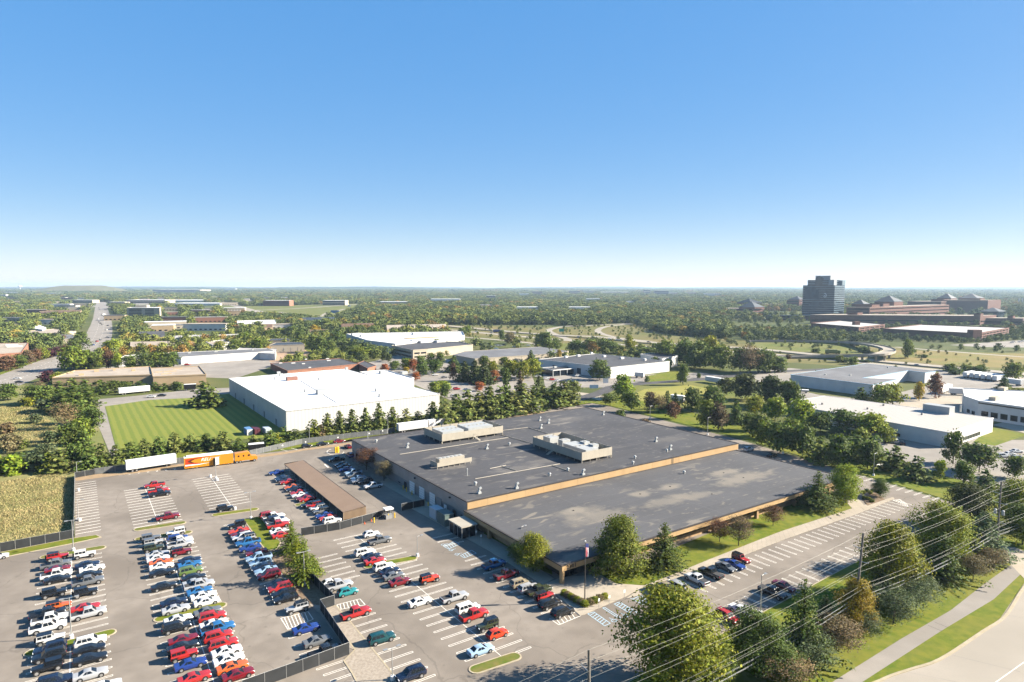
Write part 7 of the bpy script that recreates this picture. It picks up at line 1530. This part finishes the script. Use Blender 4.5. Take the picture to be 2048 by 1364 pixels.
# far interchange
field([(440, 612), (520, 612), (720, 607), (735, 612), (680, 634), (640, 640), (560, 634), (500, 632), (440, 626)], M_FGRASS, 'field', .03)
rib('highway', [(440, 604), (470, 611), (500, 620), (540, 627), (590, 634), (650, 640), (720, 646), (800, 650), (870, 650)], 26, .08)
rib('highway', [(395, 632), (480, 622), (550, 619), (610, 616), (680, 611), (730, 608)], 20, .1)
rib('ramp', [(560, 624), (600, 633), (640, 633), (655, 626), (690, 618)], 10, .09)
for i, (x0, x1, y0) in enumerate(((200, 300, 612), (210, 330, 606), (330, 430, 608), (130, 190, 612), (225, 290, 600))):
    field([(x0, y0), (x1, y0 - 1), (x1 + 15, y0 + 2.5), (x0 + 5, y0 + 3)], M_ASPH2, 'yard', .03)

# ------------------------------------------------------------------ the wood beyond: masses of trees too many to count
import mathutils.noise as mn
FAR = bpy.data.collections.new('woodland_tree_kinds')             # instance sources, not in the scene itself
def far_tree(seed, shape, n, leaf, col):
    V = broad(seed, n, 7, leaf, shape, .05) if shape != 'conif' else conifer(seed, 7, 6, .11, .42, .3, .03)
    m = leaf_mesh(V, 'woodland_tree'); m.materials.clear(); m.materials.append(col); o = bpy.data.objects.new('woodland_tree', m); FAR.objects.link(o); return o
def wood_leaf(name, col, col2):
    col, col2 = tone(col), tone(col2)
    m = bpy.data.materials.new(name); m.use_nodes = True; N, L = m.node_tree.nodes, m.node_tree.links; b = N['Principled BSDF']; b.inputs['Roughness'].default_value = .8; b.inputs['Specular IOR Level'].default_value = .1
    oi = N.new('ShaderNodeObjectInfo'); g = N.new('ShaderNodeNewGeometry'); mx = N.new('ShaderNodeMix'); mx.data_type = 'RGBA'; tn = N.new('ShaderNodeTexNoise'); tn.inputs['Scale'].default_value = .0045; tn.inputs['Detail'].default_value = 3; L.new(oi.outputs['Location'], tn.inputs['Vector']); rm1 = N.new('ShaderNodeMapRange'); rm1.inputs[1].default_value = .4; rm1.inputs[2].default_value = .6; rm1.inputs[3].default_value = -.35; rm1.inputs[4].default_value = .35; L.new(tn.outputs['Fac'], rm1.inputs[0]); ad = N.new('ShaderNodeMath'); ad.use_clamp = True; L.new(rm1.outputs[0], ad.inputs[0]); L.new(oi.outputs['Random'], ad.inputs[1]); L.new(ad.outputs[0], mx.inputs[0]); mx.inputs[6].default_value = (*col, 1); mx.inputs[7].default_value = (*col2, 1)
    hs = N.new('ShaderNodeHueSaturation'); L.new(mx.outputs[2], hs.inputs['Color']); a = N.new('ShaderNodeMapRange'); a.inputs[3].default_value = .85; a.inputs[4].default_value = 1.25; L.new(g.outputs['Random Per Island'], a.inputs[0]); L.new(a.outputs[0], hs.inputs['Value']); L.new(hs.outputs[0], b.inputs['Base Color']); return m
WA, WB, WC = wood_leaf('woodland_green', (.115, .145, .036), (.18, .195, .040)), wood_leaf('woodland_dark', (.078, .108, .032), (.125, .15, .038)), wood_leaf('woodland_autumn', (.19, .20, .04), (.28, .17, .045))
for s, sh, mm in ((1, 'round', WA), (2, 'oval', WA), (3, 'round', WB), (4, 'spread', WB), (5, 'conif', WB), (6, 'round', WC)): far_tree(100 + s, sh, 46, .085, mm)
cg = {}
for poly in CLEAR:                                                # bin the clear footprints
    xs_, ys_ = [p[0] for p in poly], [p[1] for p in poly]
    for i in range(int(min(xs_) // 60), int(max(xs_) // 60) + 1):
        for j in range(int(min(ys_) // 60), int(max(ys_) // 60) + 1): cg.setdefault((i, j), []).append(poly)
def free(x, y): return not any(inside(x, y, q) for q in cg.get((int(x // 60), int(y // 60)), ()))
pts, scl, idx, rot = [], [], [], []
wr_ = random.Random(11)
def town(x, y):
    """share of ground under trees: thick wood right of centre, thinner among the streets at left"""
    cx, cy = col_of(x, y)
    base = .95
    if cx < 560 and cy > 588: base = .52
    if cx < 260 and cy > 612: base = .75
    if 560 <= cx < 800 and cy > 628: base = .5
    if 900 < cx < 1120 and cy > 650: base = .12
    if 1120 <= cx < 1480 and cy > 682: base = .15
    if cx > 1480 and cy > 686: base = .10
    if cx > 1462 and 622 < cy < 657: base = .12
    if cx > 1462 and 657 <= cy <= 686: base = .6
    n = mn.noise((x / 160, y / 160, 0)) ; return base + n * .35
def scatter(y0, y1, step, smin, smax, ymax_px=700, clump=1.0):
    y = y0
    while y < y1:
        wide = 1.05 if y < 1700 else .9; x = -y * wide - 60
        while x < y * wide + 60:
            X, Y = x + wr_.uniform(-.5, .5) * step, y + wr_.uniform(-.5, .5) * step; x += step
            soft = any(inside(X, Y, q) for q in SOFT) if Y < 1100 else False
            if wr_.random() > (.16 + .3 * max(0, mn.noise((X / 40, Y / 40, 5))) if soft else town(X, Y)) or not free(X, Y): continue
            pts.append((X, Y, -.2)); h = wr_.uniform(smin, smax) * (.82 + .45 * abs(mn.noise((X / 55, Y / 55, 7))) + .25 * mn.noise((X / 300, Y / 300, 2)))
            if soft: h *= .32
            elif Y < 1150 and X > Y * .33: h *= .6
            w = h * wr_.uniform(.75, 1.15) * clump
            t = mn.noise((X / 220 + 9, Y / 220, 3)); k = wr_.choice((0, 1, 2, 0, 1)) if t > -.12 else wr_.choice((2, 3, 2, 0)); r_ = wr_.random()
            if r_ < .07: k = 4
            elif r_ < .07 + (.20 if t > .15 else .03): k = 5
            scl.append((w, w, h)); idx.append(k); rot.append((0, 0, wr_.uniform(0, 6.28)))
        y += step
scatter(500, 650, 9, 6, 12); scatter(650, 1000, 8, 8, 15, clump=1.15); scatter(1000, 1700, 9.5, 9, 16, clump=1.2); scatter(1700, 3000, 15, 10, 16, clump=1.8); scatter(3000, 5200, 28, 11, 17, clump=3.0); scatter(5200, 10500, 55, 13, 20, clump=5.0)
wm = bpy.data.meshes.new('far_woods'); wm.from_pydata(pts, [], [])
for nm, tp, data in (('tree_scale', 'FLOAT_VECTOR', scl), ('tree_turn', 'FLOAT_VECTOR', rot)):
    at = wm.attributes.new(nm, tp, 'POINT'); at.data.foreach_set('vector', np.array(data, dtype=np.float32).ravel())
at = wm.attributes.new('tree_kind', 'INT', 'POINT'); at.data.foreach_set('value', np.array(idx, dtype=np.int32))
wo = put(bpy.data.objects.new('far_woods', wm), label='distant woods and street trees spreading to the horizon', cat='woods', kind='stuff')
ng = bpy.data.node_groups.new('plant_woods', 'GeometryNodeTree'); ng.interface.new_socket('Geometry', in_out='INPUT', socket_type='NodeSocketGeometry'); ng.interface.new_socket('Geometry', in_out='OUTPUT', socket_type='NodeSocketGeometry')
gi, go = ng.nodes.new('NodeGroupInput'), ng.nodes.new('NodeGroupOutput'); ip = ng.nodes.new('GeometryNodeInstanceOnPoints'); ci = ng.nodes.new('GeometryNodeCollectionInfo')
ci.inputs['Collection'].default_value = FAR; ci.inputs['Separate Children'].default_value = True; ci.inputs['Reset Children'].default_value = True
def attr(n, t): a = ng.nodes.new('GeometryNodeInputNamedAttribute'); a.data_type = t; a.inputs['Name'].default_value = n; return a.outputs['Attribute']
ng.links.new(gi.outputs[0], ip.inputs['Points']); ng.links.new(ci.outputs[0], ip.inputs['Instance']); ip.inputs['Pick Instance'].default_value = True
ng.links.new(attr('tree_kind', 'INT'), ip.inputs['Instance Index']); ng.links.new(attr('tree_scale', 'FLOAT_VECTOR'), ip.inputs['Scale'])
er = ng.nodes.new('FunctionNodeEulerToRotation'); ng.links.new(attr('tree_turn', 'FLOAT_VECTOR'), er.inputs[0]); ng.links.new(er.outputs[0], ip.inputs['Rotation'])
ng.links.new(ip.outputs[0], go.inputs[0]); md = wo.modifiers.new('plant_woods', 'NODES'); md.node_group = ng
print('woods', len(pts), 'cars', NCAR, 'trees', NT)

# ------------------------------------------------------------------ hills on the horizon
M_HILL = mat('wooded_hill', (.035, .055, .022), .95, (.06, .08, .028), .01, 8, .05)
M_LANDF = mat('landfill_grass', (.19, .165, .075), .95, (.14, .135, .06), .004, 6, .05)
def hill_band(name, y, depth, prof, m, x0, x1, n=160):
    b = MB(); rows = []
    for j in range(7):
        t = j / 6; row = []
        for i in range(n + 1):
            x = x0 + (x1 - x0) * i / n; hgt = prof(x) * math.sin(math.pi * min(1, t * 1.0) * .5 + .0) if j else -2
            nz = mn.noise((x / 90, j * 3.1, y / 900)) * 5 + mn.noise((x / 25, j * 7.7, 1)) * 3 if j else 0
            row.append((x, y + depth * t, hgt + nz * (1 if m is M_HILL else .3)))
        rows.append(row)
    v = [p for r_ in rows for p in r_]; w = n + 1
    b.grid(v, [(j * w + i, j * w + i + 1, (j + 1) * w + i + 1, (j + 1) * w + i) for j in range(6) for i in range(n)]); return b.build(name, m, kind='structure')
def nf(x, s, a): return a * (mn.noise((x / s, .3, 0)) + .5 * mn.noise((x / s * 2.3, 4, 0)))
hill_band('hills', 9800, 1500, lambda x: max(4, 20 + nf(x, 1800, 26) + (10 if -5500 < x < -1500 else 0)), M_HILL, -11000, 11500, 320)
hill_band('hills', 12500, 1500, lambda x: max(4, 30 + nf(x + 4000, 2600, 26)), M_HILL, -13500, 14000, 320)
lx = (141 - CX) / F * 6000
def land(x):
    t = (x - lx) / 420
    return 0 if abs(t) > 1.08 else 78 * max(0, (1 - abs(t) ** 2.6)) * (.92 + .08 * math.cos(t * 5))
hill_band('landfill_hill', 5900, 300, lambda x: 64 * max(0, min(1, 1.25 - abs((x - lx) / 430) ** 1.6)) , M_LANDF, lx - 560, lx + 560, 60)

# ------------------------------------------------------------------ reed bed: uncountable
rb = []
rr2 = np.random.default_rng(5); mp_ = [Vector(p) for p in poly_px([(-120, 1140), (0, 1103), (146, 1074), (149, 957), (100, 948), (40, 958), (-120, 980)])]
mp2 = [Vector(q) for q in poly_px([(-80, 905), (0, 902), (100, 888), (112, 850), (62, 815), (0, 812), (-80, 826)])]
bx0, bx1 = min(p.x for p in mp_ + mp2), max(p.x for p in mp_ + mp2); by0, by1 = min(p.y for p in mp_ + mp2), max(p.y for p in mp_ + mp2); cnt = 0
while cnt < 46000:
    x, y = rr2.uniform(bx0, bx1), rr2.uniform(by0, by1)
    if not (inside(x, y, mp_) or (rr2.random() < .5 and inside(x, y, mp2))): continue
    cnt += 1; t = mn.noise((x / 6, y / 6, 0)); h = .15 + .35 * max(0, t + .4) + rr2.uniform(0, .22); a = rr2.uniform(0, 6.28); w = rr2.uniform(.03, .10)
    lx_, ly_ = rr2.normal(0, .7, 2) * h; u = np.array((math.cos(a) * w, math.sin(a) * w, 0)); p = np.array((x, y, 0)); q = np.array((x + lx_, y + ly_, h))
    rb += [p - u, p + u, q + u * .7, q - u * .7]
M_REED = leaf_mat('reed_leaf', .09)
rm_ = leaf_mesh(rb, 'reeds'); rm_.materials.clear(); rm_.materials.append(M_REED); ro = put(bpy.data.objects.new('reeds', rm_), label='tan and green reeds filling the marsh left of the lot', cat='reeds', kind='stuff'); ro.color = (.26, .232, .098, 1)

# ------------------------------------------------------------------ the air
hb = MB(); hb.box(-13000, 13000, -380, 15500, -6, 112)
M_HAZE = bpy.data.materials.new('haze'); M_HAZE.use_nodes = True; hn = M_HAZE.node_tree.nodes; hn.remove(hn['Principled BSDF'])
pv = hn.new('ShaderNodeVolumePrincipled'); pv.inputs['Color'].default_value = (.56, .75, .98, 1); pv.inputs['Density'].default_value = 5.5e-5; pv.inputs['Anisotropy'].default_value = .2
M_HAZE.node_tree.links.new(pv.outputs[0], hn['Material Output'].inputs['Volume'])
HAZE = hb.build('haze', M_HAZE, kind='stuff', label='thin blue haze over the distance', cat='haze')
